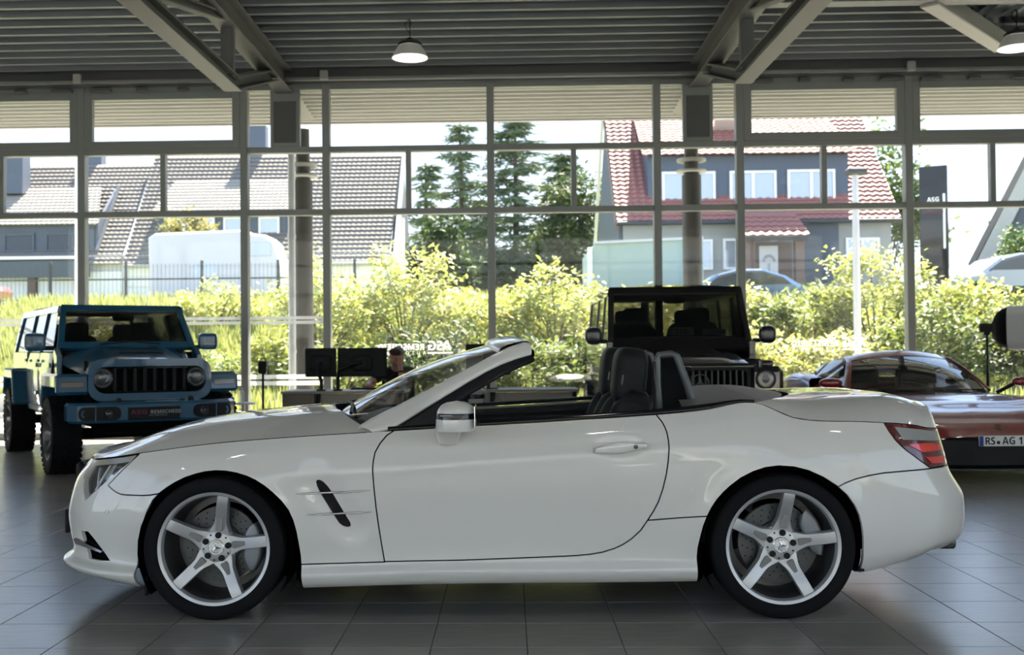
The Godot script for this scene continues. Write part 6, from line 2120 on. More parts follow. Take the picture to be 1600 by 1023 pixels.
func desk(at, label, w):
	var d = thing("desk", label, "desk", at, 0.0, "desks by the glass front")
	part(d, "desk_top", MB.new().box(V(0, 0.733, 0), V(w, 0.03, 0.72), 0.004), M.desk_top)
	part(d, "modesty_panel", MB.new().box(V(0.12, 0.645, 0.25), V(w - 0.3, 0.13, 0.02), 0.003), M.desk_top)
	part(d, "pedestal", MB.new().box(V(-w / 2 + 0.2, 0.36, 0.0), V(0.38, 0.716, 0.66), 0.005), M.desk_wood)
	for k in 3:
		part(d, "drawer", MB.new().box(V(-w / 2 + 0.2, 0.14 + k * 0.23, -0.335), V(0.36, 0.21, 0.02), 0.004), M.desk_wood)
	for z in [-0.3, 0.3]:
		part(d, "leg", MB.new().box(V(w / 2 - 0.05, 0.36, z), V(0.05, 0.716, 0.05), 0.004), M.black_plastic)
	part(d, "cable_bundle", MB.new().tube([V(-0.30, 0.72, 0.30), V(-0.31, 0.5, 0.33), V(-0.28, 0.25, 0.32), V(-0.3, 0.02, 0.28)], 0.025, 8), M.black_plastic)

func bottle(at, label, banded):
	var b = thing("bottle", label, "bottle", at)
	glass("bottle_plastic", lin(0.75, 0.8, 0.85), 0.35)
	part(b, "body", MB.new().lathe([Vector2(0.0, 0.0), Vector2(0.030, 0.0), Vector2(0.033, 0.01), Vector2(0.033, 0.11), Vector2(0.026, 0.14), Vector2(0.013, 0.155), Vector2(0.013, 0.165)], 20), M.bottle_plastic)
	part(b, "cap", MB.new().lathe([Vector2(0.015, 0.16), Vector2(0.015, 0.178), Vector2(0, 0.179)], 16), M.white_vinyl)
	if banded:
		part(b, "paper_band", MB.new().lathe([Vector2(0.0335, 0.04), Vector2(0.0335, 0.10)], 20), mat("bottle_blue", lin(0.10, 0.25, 0.5), 0.6))

func softbox():
	var s = thing("softbox_light", "black-backed white softbox on a stand at the right edge", "studio light", V(5.88, 0, -13.6), -0.55)
	part(s, "pole", MB.new().lathe([Vector2(0.018, 0.2), Vector2(0.018, 0.9), Vector2(0.013, 0.9), Vector2(0.013, 1.40)], 12), M.black_plastic)
	for k in 3:
		var a = TAU * k / 3 + 0.4
		part(s, "leg", MB.new().tube([V(0, 0.55, 0), V(cos(a) * 0.38, 0.015, sin(a) * 0.38)], 0.012, 8), M.black_plastic)
	part(s, "lamp_head", MB.new().box(V(0.0, 1.44, 0), V(0.17, 0.11, 0.12), 0.02), M.black_plastic)
	part(s, "yoke", MB.new().box(V(0, 1.39, 0), V(0.07, 0.08, 0.05), 0.01), M.black_plastic)
	# the tent: a black dish opening to the right, white skirt and front
	var rows = []
	var prof = [[0.0, 0.05], [0.03, 0.12], [0.07, 0.19], [0.13, 0.235], [0.21, 0.262]]
	for q in prof:
		var line = PackedVector3Array()
		for k in 25:
			var a = TAU * k / 24
			line.append(V(0.06 + q[0], 1.432 + signf(sin(a)) * pow(absf(sin(a)), 0.6) * q[1], signf(cos(a)) * pow(absf(cos(a)), 0.6) * q[1] * 1.5))
		rows.append(line)
	part(s, "black_tent", MB.new().grid(rows, true, V(0.2, 1.43, 0)), M.matt_black)
	mat("softbox_white", lin(0.62, 0.63, 0.63), 0.8, 0.0, {"backlight_enabled": true, "backlight": Color(0.4, 0.4, 0.4)})
	rows = []
	for q in [[0.21, 0.263], [0.24, 0.267], [0.60, 0.275]]:
		var line = PackedVector3Array()
		for k in 25:
			var a = TAU * k / 24
			line.append(V(0.06 + q[0], 1.43 + signf(sin(a)) * pow(absf(sin(a)), 0.45) * q[1], signf(cos(a)) * pow(absf(cos(a)), 0.45) * q[1] * 1.5))
		rows.append(line)
	part(s, "white_skirt", MB.new().grid(rows, true, V(0.4, 1.43, 0)), M.softbox_white)
	part(s, "diffuser", MB.new().box(V(0.66, 1.43, 0), V(0.01, 0.54, 0.8), 0.004), M.softbox_white)

func person():
	var o = V(-1.44, 0, -13.78)
	var p = thing("person", "person in a black T-shirt at the desk, head propped on one hand", "person", o)
	# local: facing +z (towards the hall); their left is on +x
	var chest = V(0.0, 0.86, -0.06)
	var neck = V(0.01, 1.00, 0.02)
	var head = V(0.02, 1.135, 0.08)
	var shl = V(0.165, 0.945, -0.03)
	var shr = V(-0.165, 0.945, -0.03)
	var ell = V(0.105, 0.797, 0.31)
	var wrl = V(0.088, 0.985, 0.235)
	var elr = V(-0.30, 0.815, 0.13)
	var wrr = V(-0.30, 0.80, 0.36)
	var bones = [
		[V(0, 0.50, -0.16), V(0, 0.62, -0.14), 0.135, 0.125], [V(0, 0.62, -0.14), chest, 0.12, 0.125], [chest, V(0, 0.95, -0.03), 0.12, 0.085],
		[V(0, 0.94, -0.03), shl, 0.075, 0.058], [V(0, 0.94, -0.03), shr, 0.075, 0.058], [V(0, 0.94, -0.02), neck, 0.062, 0.052], [neck, V(0.012, 1.06, 0.05), 0.05, 0.05],
		[shl, ell, 0.054, 0.042], [ell, wrl, 0.042, 0.029], [shr, elr, 0.054, 0.042], [elr, wrr, 0.042, 0.028],
		[V(0.09, 0.50, -0.14), V(0.13, 0.51, 0.30), 0.095, 0.065], [V(-0.09, 0.50, -0.14), V(-0.13, 0.51, 0.30), 0.095, 0.065],
		[V(0.13, 0.50, 0.30), V(0.13, 0.10, 0.24), 0.062, 0.042], [V(-0.13, 0.50, 0.30), V(-0.13, 0.10, 0.24), 0.062, 0.042],
		[V(0.13, 0.05, 0.22), V(0.14, 0.04, 0.40), 0.045, 0.035], [V(-0.13, 0.05, 0.22), V(-0.14, 0.04, 0.40), 0.045, 0.035]]
	var body = skin(bones, 0.013, 0.035)
	# head with face, on a finer grid
	var t = Basis(Vector3.UP, -0.25) * Basis(Vector3.RIGHT, 0.22) * Basis(Vector3.BACK, -0.12)
	var hd = func(v): return head + t * v
	var face = [
		[hd.call(V(0, 0.035, -0.02)), hd.call(V(0, 0.03, 0.005)), 0.088, 0.086], [hd.call(V(0, -0.02, 0.02)), hd.call(V(0, -0.085, 0.055)), 0.066, 0.034],
		[hd.call(V(-0.03, -0.05, 0.03)), hd.call(V(0.03, -0.05, 0.03)), 0.045, 0.045], [hd.call(V(0, 0.01, 0.088)), hd.call(V(0, -0.028, 0.112)), 0.009, 0.014],
		[hd.call(V(-0.012, -0.032, 0.098)), hd.call(V(0.012, -0.032, 0.098)), 0.010, 0.010], [hd.call(V(-0.018, -0.062, 0.088)), hd.call(V(0.018, -0.062, 0.088)), 0.008, 0.008],
		[hd.call(V(-0.016, -0.070, 0.086)), hd.call(V(0.016, -0.070, 0.086)), 0.008, 0.008], [hd.call(V(-0.05, 0.022, 0.068)), hd.call(V(0.05, 0.022, 0.068)), 0.016, 0.016],
		[hd.call(V(0.086, 0.015, 0.0)), hd.call(V(0.088, -0.025, 0.004)), 0.012, 0.010], [hd.call(V(-0.086, 0.015, 0.0)), hd.call(V(-0.088, -0.025, 0.004)), 0.012, 0.010],
		[hd.call(V(0, -0.06, -0.01)), V(0.012, 1.03, 0.03), 0.052, 0.05]]
	var fm = skin(face, 0.005, 0.014)
	var add = func(m):
		var b0 = body.v.size()
		body.v.append_array(m.v)
		body.n.append_array(m.n)
		for i in m.ix:
			body.ix.append(i + b0)
	add.call(fm)
	# hands: the left one lies against the cheek, the right one on the keys
	var palm = V(0.078, 1.045, 0.20)
	var hb = [[wrl, palm, 0.027, 0.030], [palm, V(0.085, 1.075, 0.18), 0.027, 0.022], [V(0.065, 1.04, 0.205), V(0.06, 1.075, 0.188), 0.02, 0.02]]
	for k in 4:
		var b = V(0.100 - 0.017 * k, 1.082 - 0.004 * absf(k - 1.5), 0.176 + 0.004 * k)
		var l = [0.030, 0.036, 0.039, 0.034][k]
		hb.append([b, b + V(-0.004, l, -0.004), 0.0092, 0.0086])
		hb.append([b + V(-0.004, l, -0.004), b + V(-0.012, l * 1.75, -0.018), 0.0086, 0.0078])
	hb.append([V(0.055, 1.03, 0.20), V(0.035, 1.05, 0.205), 0.012, 0.010])
	hb.append([V(0.035, 1.05, 0.205), V(0.022, 1.075, 0.198), 0.010, 0.0085])
	add.call(skin(hb, 0.0045, 0.007))
	var pr = V(-0.295, 0.80, 0.41)
	var hr = [[wrr, pr, 0.026, 0.026], [pr + V(-0.02, 0, 0), pr + V(0.025, 0, 0.01), 0.018, 0.018]]
	for k in 4:
		var b = pr + V(-0.030 + 0.020 * k, 0.0, 0.022)
		var l = [0.030, 0.037, 0.04, 0.035][k]
		hr.append([b, b + V(0, 0.006, l), 0.0088, 0.0082])
		hr.append([b + V(0, 0.006, l), b + V(0, -0.008, l * 1.7), 0.0082, 0.0075])
	hr.append([pr + V(0.02, -0.003, -0.02), pr + V(0.05, -0.006, 0.012), 0.012, 0.0095])
	hr.append([pr + V(0.05, -0.006, 0.012), pr + V(0.058, -0.01, 0.038), 0.0095, 0.008])
	add.call(skin(hr, 0.0045, 0.007))
	part(p, "body", body, M.skin_tone)
	# clothing follows the body a little outside it
	var sh = []
	for k in 5:
		sh.append([bones[k][0], bones[k][1], bones[k][2] + 0.012, bones[k][3] + 0.012])
	sh.append([shl, shl.lerp(ell, 0.55), 0.068, 0.062])
	sh.append([shr, shr.lerp(elr, 0.55), 0.068, 0.062])
	part(p, "shirt", skin(sh, 0.013, 0.035), M.shirt_black)
	var tr = []
	for k in range(11, 15):
		tr.append([bones[k][0], bones[k][1], bones[k][2] + 0.012, bones[k][3] + 0.014])
	tr.append([V(-0.08, 0.50, -0.15), V(0.08, 0.50, -0.15), 0.125, 0.125])
	part(p, "trousers", skin(tr, 0.016, 0.03), M.trousers)
	part(p, "shoes", skin([[V(0.13, 0.05, 0.22), V(0.14, 0.04, 0.41), 0.052, 0.042], [V(-0.13, 0.05, 0.22), V(-0.14, 0.04, 0.41), 0.052, 0.042]], 0.014, 0.01), M.black_plastic)
	part(p, "hair", skin([[hd.call(V(0, 0.062, -0.03)), hd.call(V(0, 0.075, 0.03)), 0.078, 0.066], [hd.call(V(0, 0.01, -0.055)), hd.call(V(0, 0.05, -0.05)), 0.068, 0.075], [hd.call(V(-0.05, 0.09, 0.055)), hd.call(V(0.05, 0.095, 0.055)), 0.026, 0.028], [hd.call(V(0.06, 0.06, 0.0)), hd.call(V(0.05, 0.08, 0.05)), 0.035, 0.03], [hd.call(V(-0.06, 0.06, 0.0)), hd.call(V(-0.05, 0.08, 0.05)), 0.035, 0.03]], 0.006, 0.02), M.hair_brown)
	for sx in [-0.031, 0.031]:
		var e = part(p, "eye", MB.new().blob(hd.call(V(sx, 0.004, 0.079)), V(0.024, 0.016, 0.016), 1.0, 12, 8), mat("eye_white", lin(0.6, 0.58, 0.55), 0.3))
		part(e, "iris", MB.new().blob(hd.call(V(sx, 0.004, 0.0865)), V(0.010, 0.011, 0.006), 1.0, 10, 6), M.gloss_black)
	part(p, "wristband", MB.new().tube([wrl.lerp(ell, 0.10), wrl.lerp(ell, 0.22)], 0.034, 14), M.black_plastic)
# ---------------------------------------------------------------- outside
var leaf_mesh
var needle_mesh

func ground_height(x, z):
	# level forecourt, then a planted bank up to the street
	var rise = smooth(-22.0, -34.5, z)
	return 2.75 * rise + 0.012 * maxf(0.0, -z - 34.0) * 4.0 * smooth(-34.0, -44.0, z)

func outside():
	mat("roof_brown", lin(0.165, 0.15, 0.135), 0.75)
	mat("roof_brown_sunlit", lin(0.30, 0.28, 0.25), 0.75)  # brown tiles with the sun on the shallow dormers put into the colour
	mat("roof_red", lin(0.30, 0.135, 0.115), 0.55)
	mat("slate_blue", lin(0.075, 0.095, 0.135), 0.6)  # slate with the blue of its skylit shade put into the colour
	mat("slate_grey", lin(0.085, 0.10, 0.125), 0.7)
	mat("render_white", lin(0.56, 0.57, 0.56), 0.85)
	mat("render_grey", lin(0.30, 0.31, 0.29), 0.85)
	mat("frame_white", lin(0.78, 0.78, 0.77), 0.5)
	mat("house_glass", lin(0.42, 0.47, 0.52), 0.12, 0.4)
	mat("brick_brown", lin(0.16, 0.11, 0.09), 0.85)
	mat("asphalt", lin(0.16, 0.16, 0.16), 0.9)
	mat("grass", lin(0.30, 0.33, 0.14), 0.95)
	M.grass.albedo_texture = noise_tex(0.05, Color(0.62, 0.66, 0.5), Color(1, 1, 1))
	M.grass.uv1_triplanar = true
	M.grass.uv1_world_triplanar = true
	M.grass.uv1_scale = Vector3(0.5, 0.5, 0.5)
	mat("leaf", Color(1, 1, 1), 0.6, 0.0, {"vertex_color_use_as_albedo": true, "backlight_enabled": true, "backlight": Color(0.75, 0.78, 0.55)})
	mat("needle", Color(1, 1, 1), 0.7, 0.0, {"vertex_color_use_as_albedo": true, "backlight_enabled": true, "backlight": Color(0.35, 0.4, 0.3)})
	mat("bark", lin(0.10, 0.075, 0.055), 0.9)
	mat("column_brown", lin(0.055, 0.052, 0.045), 0.55)
	mat("galvanised", lin(0.52, 0.54, 0.55), 0.45, 0.3)
	mat("fence_dark", lin(0.045, 0.05, 0.055), 0.6)
	leaf_mesh = leaf(0.5, 0.06)
	needle_mesh = leaf(0.16, 0.02)
	land()
	canopy()
	left_houses()
	added_sky_blocker()
	right_house()
	street_things()
	plants()

func leaf(w, bend):
	# one pointed leaf, folded along its rib, lying along +z
	var mb = MB.new()
	var e = [V(0, 0, 0), V(0, 0.0, 1.0)]
	for s in [-1.0, 1.0]:
		mb.quad(V(0, 0, 0), V(s * w * 0.42, bend, 0.35), V(s * w * 0.34, bend * 0.8, 0.68), V(0, -bend, 1.0), Vector3.UP)
		mb.tri(V(0, 0, 0), V(0, -bend * 0.2, 0.5), V(0, -bend, 1.0), Vector3.UP)
	return mb.mesh()

func land():
	var g = structure("ground")
	part(g, "forecourt", MB.new().box(V(0, -0.13, -18.1), V(60, 0.2, 5.3)), M.concrete)
	part(g, "kerb", MB.new().box(V(0, 0.0, -20.8), V(60, 0.16, 0.14), 0.02), M.concrete)
	part(g, "rear_yard", MB.new().box(V(0, -0.13, 23.2), V(90, 0.2, 34.0)), M.concrete)
	for sx in [-1.0, 1.0]:
		part(g, "side_yard", MB.new().box(V((11.0 + 20.0) * sx, -0.13, -4.7), V(39.0, 0.2, 21.6)), M.concrete)
	var rows = []
	for i in 41:
		var z = -20.85 - i * 1.4
		var line = PackedVector3Array()
		for j in 61:
			var x = (j - 30) * 1.6
			line.append(V(x, ground_height(x, z) - 0.02 + (0.12 * sin(x * 1.3) * sin(z * 0.9) if z < -22 and z > -34 else 0.0), z))
		rows.append(line)
	part(g, "bank", MB.new().grid(rows, false, null, Vector3.UP), M.grass)
	part(g, "street", MB.new().box(V(0, 2.80, -37.6), V(96, 0.12, 5.2)), M.asphalt)
	# low wall of pale blocks at the foot of the bank on the left
	tag(part(self, "garden_wall", MB.new().box(V(-16.5, 0.2, -21.2), V(18, 0.42, 0.25), 0.03), M.concrete), "low pale concrete edging at the foot of the grass bank", "wall")

func canopy():
	var t = thing("canopy", "cream corrugated canopy outside the top of the glass front", "canopy")
	var so = part(t, "soffit", corrugated(-16.0, 16.0, -17.5, ZF - 0.15, 0.2, true, 0.0), M.canopy_cream)
	so.transform = Transform3D(Basis(Vector3.RIGHT, -0.055), V(0, 5.03, ZF - 0.15)) * Transform3D(Basis(), V(0, 0, -(ZF - 0.15)))
	var rs = part(t, "roof_sheet", MB.new().box(V(0, 0.16, -1.0), V(32, 0.05, 2.1)), M.canopy_cream, Transform3D(Basis(Vector3.RIGHT, -0.055), V(0, 5.03, ZF - 0.15)))
	part(t, "fascia", MB.new().box(V(0, 4.95, -17.55), V(32, 0.12, 0.05), 0.01), M.canopy_cream)
	for x in [-3.15, 2.68, -9.0, 8.6]:
		var br = MB.new()
		hexa(br, [V(x - 0.06, 4.55, ZF - 0.25), V(x + 0.06, 4.55, ZF - 0.25), V(x + 0.06, 4.93, -17.3), V(x - 0.06, 4.93, -17.3), V(x - 0.06, 5.03, ZF - 0.25), V(x + 0.06, 5.03, ZF - 0.25), V(x + 0.06, 5.03, -17.3), V(x - 0.06, 5.03, -17.3)])
		part(t, "bracket", br, M.canopy_cream)
	for q in [[-3.12, "dark round column outside the narrow bay left of the middle"], [2.77, "dark round column outside the narrow bay behind the black off-roader"]]:
		var c = thing("round_column", q[1], "column", V(q[0], 0, -16.5), 0.0, "columns outside the glass front")
		part(c, "shaft", MB.new().lathe([Vector2(0.145, 0.0), Vector2(0.145, 3.82), Vector2(0.11, 3.84), Vector2(0.10, 4.6)], 28), M.column_brown)
		part(c, "ring", MB.new().lathe([Vector2(0.12, 3.86), Vector2(0.225, 3.87), Vector2(0.23, 3.885), Vector2(0.225, 3.90), Vector2(0.12, 3.90)], 32), M.canopy_cream)
		part(c, "ring", MB.new().lathe([Vector2(0.10, 4.02), Vector2(0.215, 4.03), Vector2(0.22, 4.05), Vector2(0.215, 4.07), Vector2(0.10, 4.07)], 32), M.canopy_cream)
	var dp = thing("downpipe", "pale vertical pipe beside the left round column", "pipe", V(-3.22, 0, -16.12))
	part(dp, "pipe", MB.new().lathe([Vector2(0.055, 0.0), Vector2(0.055, 4.5)], 18), M.galvanised)
	for y in [1.2, 2.9, 4.2]:
		part(dp, "clip", MB.new().lathe([Vector2(0.064, y), Vector2(0.064, y + 0.05)], 18), M.galvanised)

func tiled(a, b, c, d, course, wave, amp = 0.03):
	# roof of pantiles: a-b the eave (left to right), d-c the ridge; stepped courses, waved across
	var mb = MB.new()
	var up = ((d - a) + (c - b)) * 0.5
	var n = (b - a).cross(up).normalized()
	if n.y < 0:
		n = -n
	var nr = maxi(2, int(up.length() / course))
	var w0 = (b - a).length()
	var nc = maxi(3, int(w0 / wave))
	for r in nr:
		var rows = []
		for e in 2:
			var t = float(r + e) / nr
			var l = a.lerp(d, t)
			var q = b.lerp(c, t)
			var line = PackedVector3Array()
			for k in nc * 4 + 1:
				var f = float(k) / (nc * 4)
				var h = amp * (0.5 + 0.5 * cos(TAU * f * nc)) + (0.055 if e == 0 else 0.0)
				line.append(l.lerp(q, f) + n * h)
			rows.append(line)
		mb.grid(rows, false, null, n)
		# the thick lower edge of the course
		var low = PackedVector3Array()
		for p in rows[0]:
			low.append(p - n * 0.06)
		mb.grid([low, rows[0]], false, null, a - d)
	return mb

func house_window(parent, x0, x1, y0, y1, z, lights = 2, deep = 0.08):
	var w = part(parent, "window", ring_prism(V2s([x0, y0, x1, y0, x1, y1, x0, y1]), V2s([x0 + 0.09, y0 + 0.09, x1 - 0.09, y0 + 0.09, x1 - 0.09, y1 - 0.09, x0 + 0.09, y1 - 0.09]), z, z + deep), M.frame_white)
	part(w, "pane", MB.new().box(V((x0 + x1) / 2, (y0 + y1) / 2, z + 0.02), V(x1 - x0 - 0.14, y1 - y0 - 0.14, 0.02)), M.house_glass)
	for k in lights - 1:
		part(w, "glazing_bar", MB.new().box(V(lerpf(x0, x1, float(k + 1) / lights), (y0 + y1) / 2, z + 0.04), V(0.11, y1 - y0 - 0.1, 0.06)), M.frame_white)
	return w

func added_sky_blocker():
	# unseen building added behind the camera to cut low sky light and reflections
	mat("panel_grey", lin(0.21, 0.225, 0.225), 0.7)
	var h = thing("added_blocker_hall", "unseen grey hall added behind the camera to cut low sky light and reflections", "building", V(0, -0.05, 24.0))
	part(h, "wall", MB.new().box(V(0, 3.9, 3.0), V(52, 7.8, 6.0)), M.panel_grey)
	part(h, "parapet", MB.new().box(V(0, 7.9, 0.1), V(52.4, 0.4, 0.5), 0.03), M.steel_grey)
	for k in 7:
		part(h, "roller_door", MB.new().box(V(-21.0 + k * 7.0, 1.95, -0.06), V(4.0, 3.8, 0.14), 0.02), M.steel_grey)
		part(h, "window_strip", MB.new().box(V(-21.0 + k * 7.0, 5.6, -0.04), V(5.0, 1.0, 0.1), 0.02), M.house_glass)

func left_houses():
	var h = thing("terraced_house", "brown-tiled terraced house with a long shed dormer behind the white motorhome", "house", V(0, 0, 0), 0.0, "terraced houses on the left")
	part(h, "wall", MB.new().box(V(-10.9, 4.1, -51.5), V(12.0, 2.9, 6.6)), M.render_white)
	part(h, "roof", tiled(V(-17.1, 5.12, -47.9), V(-5.3, 5.12, -47.9), V(-5.0, 10.7, -52.5), V(-17.1, 10.75, -52.5), 0.27, 0.23), M.roof_brown).set_meta("kind", "stuff")
	part(h, "rear_roof", MB.new().quad(V(-17.1, 10.6, -52.6), V(-5.0, 10.6, -52.6), V(-5.0, 5.2, -57), V(-17.1, 5.2, -57), V(0, 1, -1)), M.roof_brown)
	# gable end facing right with slate and two windows
	part(h, "gable", MB.new().at(V(-5.15, 0, 0), Basis(Vector3.UP, -PI / 2)).prism(V2s([-48.1, 3.0, -48.1, 5.1, -52.55, 10.5, -57.0, 5.1, -57.0, 3.0]), -0.1, 0.1), M.slate_grey)
	part(h, "bargeboard", hexa(MB.new(), [V(-5.08, 5.0, -47.75), V(-4.9, 5.0, -47.75), V(-4.9, 10.55, -52.45), V(-5.08, 10.55, -52.45), V(-5.08, 5.3, -47.75), V(-4.9, 5.3, -47.75), V(-4.9, 10.85, -52.45), V(-5.08, 10.85, -52.45)]), M.canopy_cream)
	for z in [-50.0, -51.6]:
		part(h, "gable_window", MB.new().box(V(-5.0, 6.5, z), V(0.1, 1.9, 0.7)), M.frame_white)
	var d = part(h, "dormer_roof", tiled(V(-16.15, 7.42, -48.75), V(-9.85, 7.42, -48.75), V(-10.1, 9.3, -51.2), V(-15.7, 9.3, -51.2), 0.27, 0.23), M.roof_brown_sunlit)
	d.set_meta("kind", "stuff")
	part(h, "dormer_front", MB.new().box(V(-13.0, 6.75, -49.2), V(6.1, 1.45, 0.2)), M.slate_blue)
	for sx in [-16.0, -10.0]:
		part(h, "dormer_cheek", MB.new().at(V(sx, 0, 0), Basis(Vector3.UP, -PI / 2)).prism(V2s([-49.1, 6.1, -49.1, 7.4, -51.0, 9.1]), -0.06, 0.06), M.slate_blue)
	for w in [[-15.6, -14.5], [-14.2, -13.3], [-12.9, -11.9], [-11.3, -10.35]]:
		house_window(h, w[0], w[1], 6.30, 7.28, -49.08, 1)
	for x in [-16.2, -14.0, -11.9, -9.7, -7.6, -5.7]:
		var gd = part(h, "garage_door", MB.new().box(V(x + 0.0, 4.1, -48.12), V(1.9, 1.9, 0.1), 0.02), M.frame_white)
		for k in 4:
			part(gd, "door_panel", MB.new().box(V(x, 3.4 + k * 0.46, -48.05), V(1.8, 0.42, 0.04), 0.01), M.frame_white)
	part(h, "gutter", MB.new().tube([V(-17.0, 5.02, -47.75), V(-5.1, 5.02, -47.75)], 0.08, 8), M.canopy_cream)
	part(h, "chimney", MB.new().box(V(-12.2, 11.3, -53.0), V(0.85, 1.9, 0.7), 0.03), M.slate_blue)
	part(h, "chimney_pot", MB.new().lathe([Vector2(0.16, 12.2), Vector2(0.13, 12.6)], 12), M.brick_brown, V(-12.2, 0, -53.0))
	part(h, "roof_step", MB.new().tube([V(-12.1, 8.0, -49.5), V(-12.1, 8.35, -49.6), V(-11.85, 8.3, -49.5)], 0.05, 6), M.fence_dark)
	var g = thing("terraced_house", "lower brown-tiled house with dark dormer windows at the left edge", "house", V(0, 0, 0), 0.0, "terraced houses on the left")
	part(g, "wall", MB.new().box(V(-24.6, 4.1, -51.5), V(15.0, 2.9, 6.6)), M.render_white)
	part(g, "roof", tiled(V(-32.0, 5.12, -47.9), V(-17.2, 5.12, -47.9), V(-17.2, 10.35, -52.5), V(-32.0, 10.35, -52.5), 0.27, 0.23), M.roof_brown).set_meta("kind", "stuff")
	part(g, "rear_roof", MB.new().quad(V(-32, 10.2, -52.6), V(-17.2, 10.2, -52.6), V(-17.2, 5.2, -57), V(-32, 5.2, -57), V(0, 1, -1)), M.roof_brown)
	part(g, "dormer_roof", tiled(V(-32.0, 6.95, -48.2), V(-18.3, 6.95, -48.2), V(-19.2, 9.0, -51.0), V(-32.0, 9.0, -51.0), 0.27, 0.23), M.roof_brown_sunlit).set_meta("kind", "stuff")
	part(g, "dormer_front", MB.new().box(V(-25.3, 6.25, -48.6), V(13.4, 1.45, 0.2)), M.slate_blue)
	part(g, "dormer_cheek", MB.new().at(V(-18.5, 0, 0), Basis(Vector3.UP, -PI / 2)).prism(V2s([-48.5, 5.6, -48.5, 7.0, -50.9, 8.9]), -0.06, 0.06), M.slate_blue)
	part(g, "dormer_verge", hexa(MB.new(), [V(-18.42, 5.6, -48.1), V(-18.3, 5.6, -48.1), V(-18.3, 8.9, -50.9), V(-18.42, 8.9, -50.9), V(-18.42, 5.8, -48.1), V(-18.3, 5.8, -48.1), V(-18.3, 9.1, -50.9), V(-18.42, 9.1, -50.9)]), M.slate_grey)
	for w in [[-24.6, -23.2], [-22.7, -21.3], [-20.8, -19.5]]:
		var ww = house_window(g, w[0], w[1], 5.75, 6.6, -48.48, 1)
		ww.material_override = M.slate_grey
		ww.get_child(0).material_override = mat("dark_pane", lin(0.03, 0.04, 0.055), 0.06)
	part(g, "balcony_rail", MB.new().box(V(-25.0, 5.42, -47.6), V(12.6, 0.14, 0.1), 0.02), M.frame_white)
	part(g, "balcony", MB.new().box(V(-25.0, 4.9, -47.7), V(13.0, 0.7, 0.12)), M.slate_grey)
	for x in [-27.5, -25.0, -22.4, -20.0, -18.2]:
		part(g, "garage_door", MB.new().box(V(x, 3.95, -48.12), V(2.0, 1.75, 0.1), 0.02), M.frame_white)
	for x in [-23.7, -21.2, -19.1]:
		part(g, "garage_pier", MB.new().box(V(x, 3.95, -48.0), V(0.35, 1.9, 0.3), 0.02), M.brick_brown)
	part(g, "chimney", MB.new().box(V(-23.1, 9.7, -50.6), V(0.95, 2.1, 0.9), 0.03), M.slate_blue)
	part(g, "chimney", MB.new().box(V(-20.2, 10.6, -53.0), V(0.7, 1.2, 0.7), 0.03), M.slate_blue)

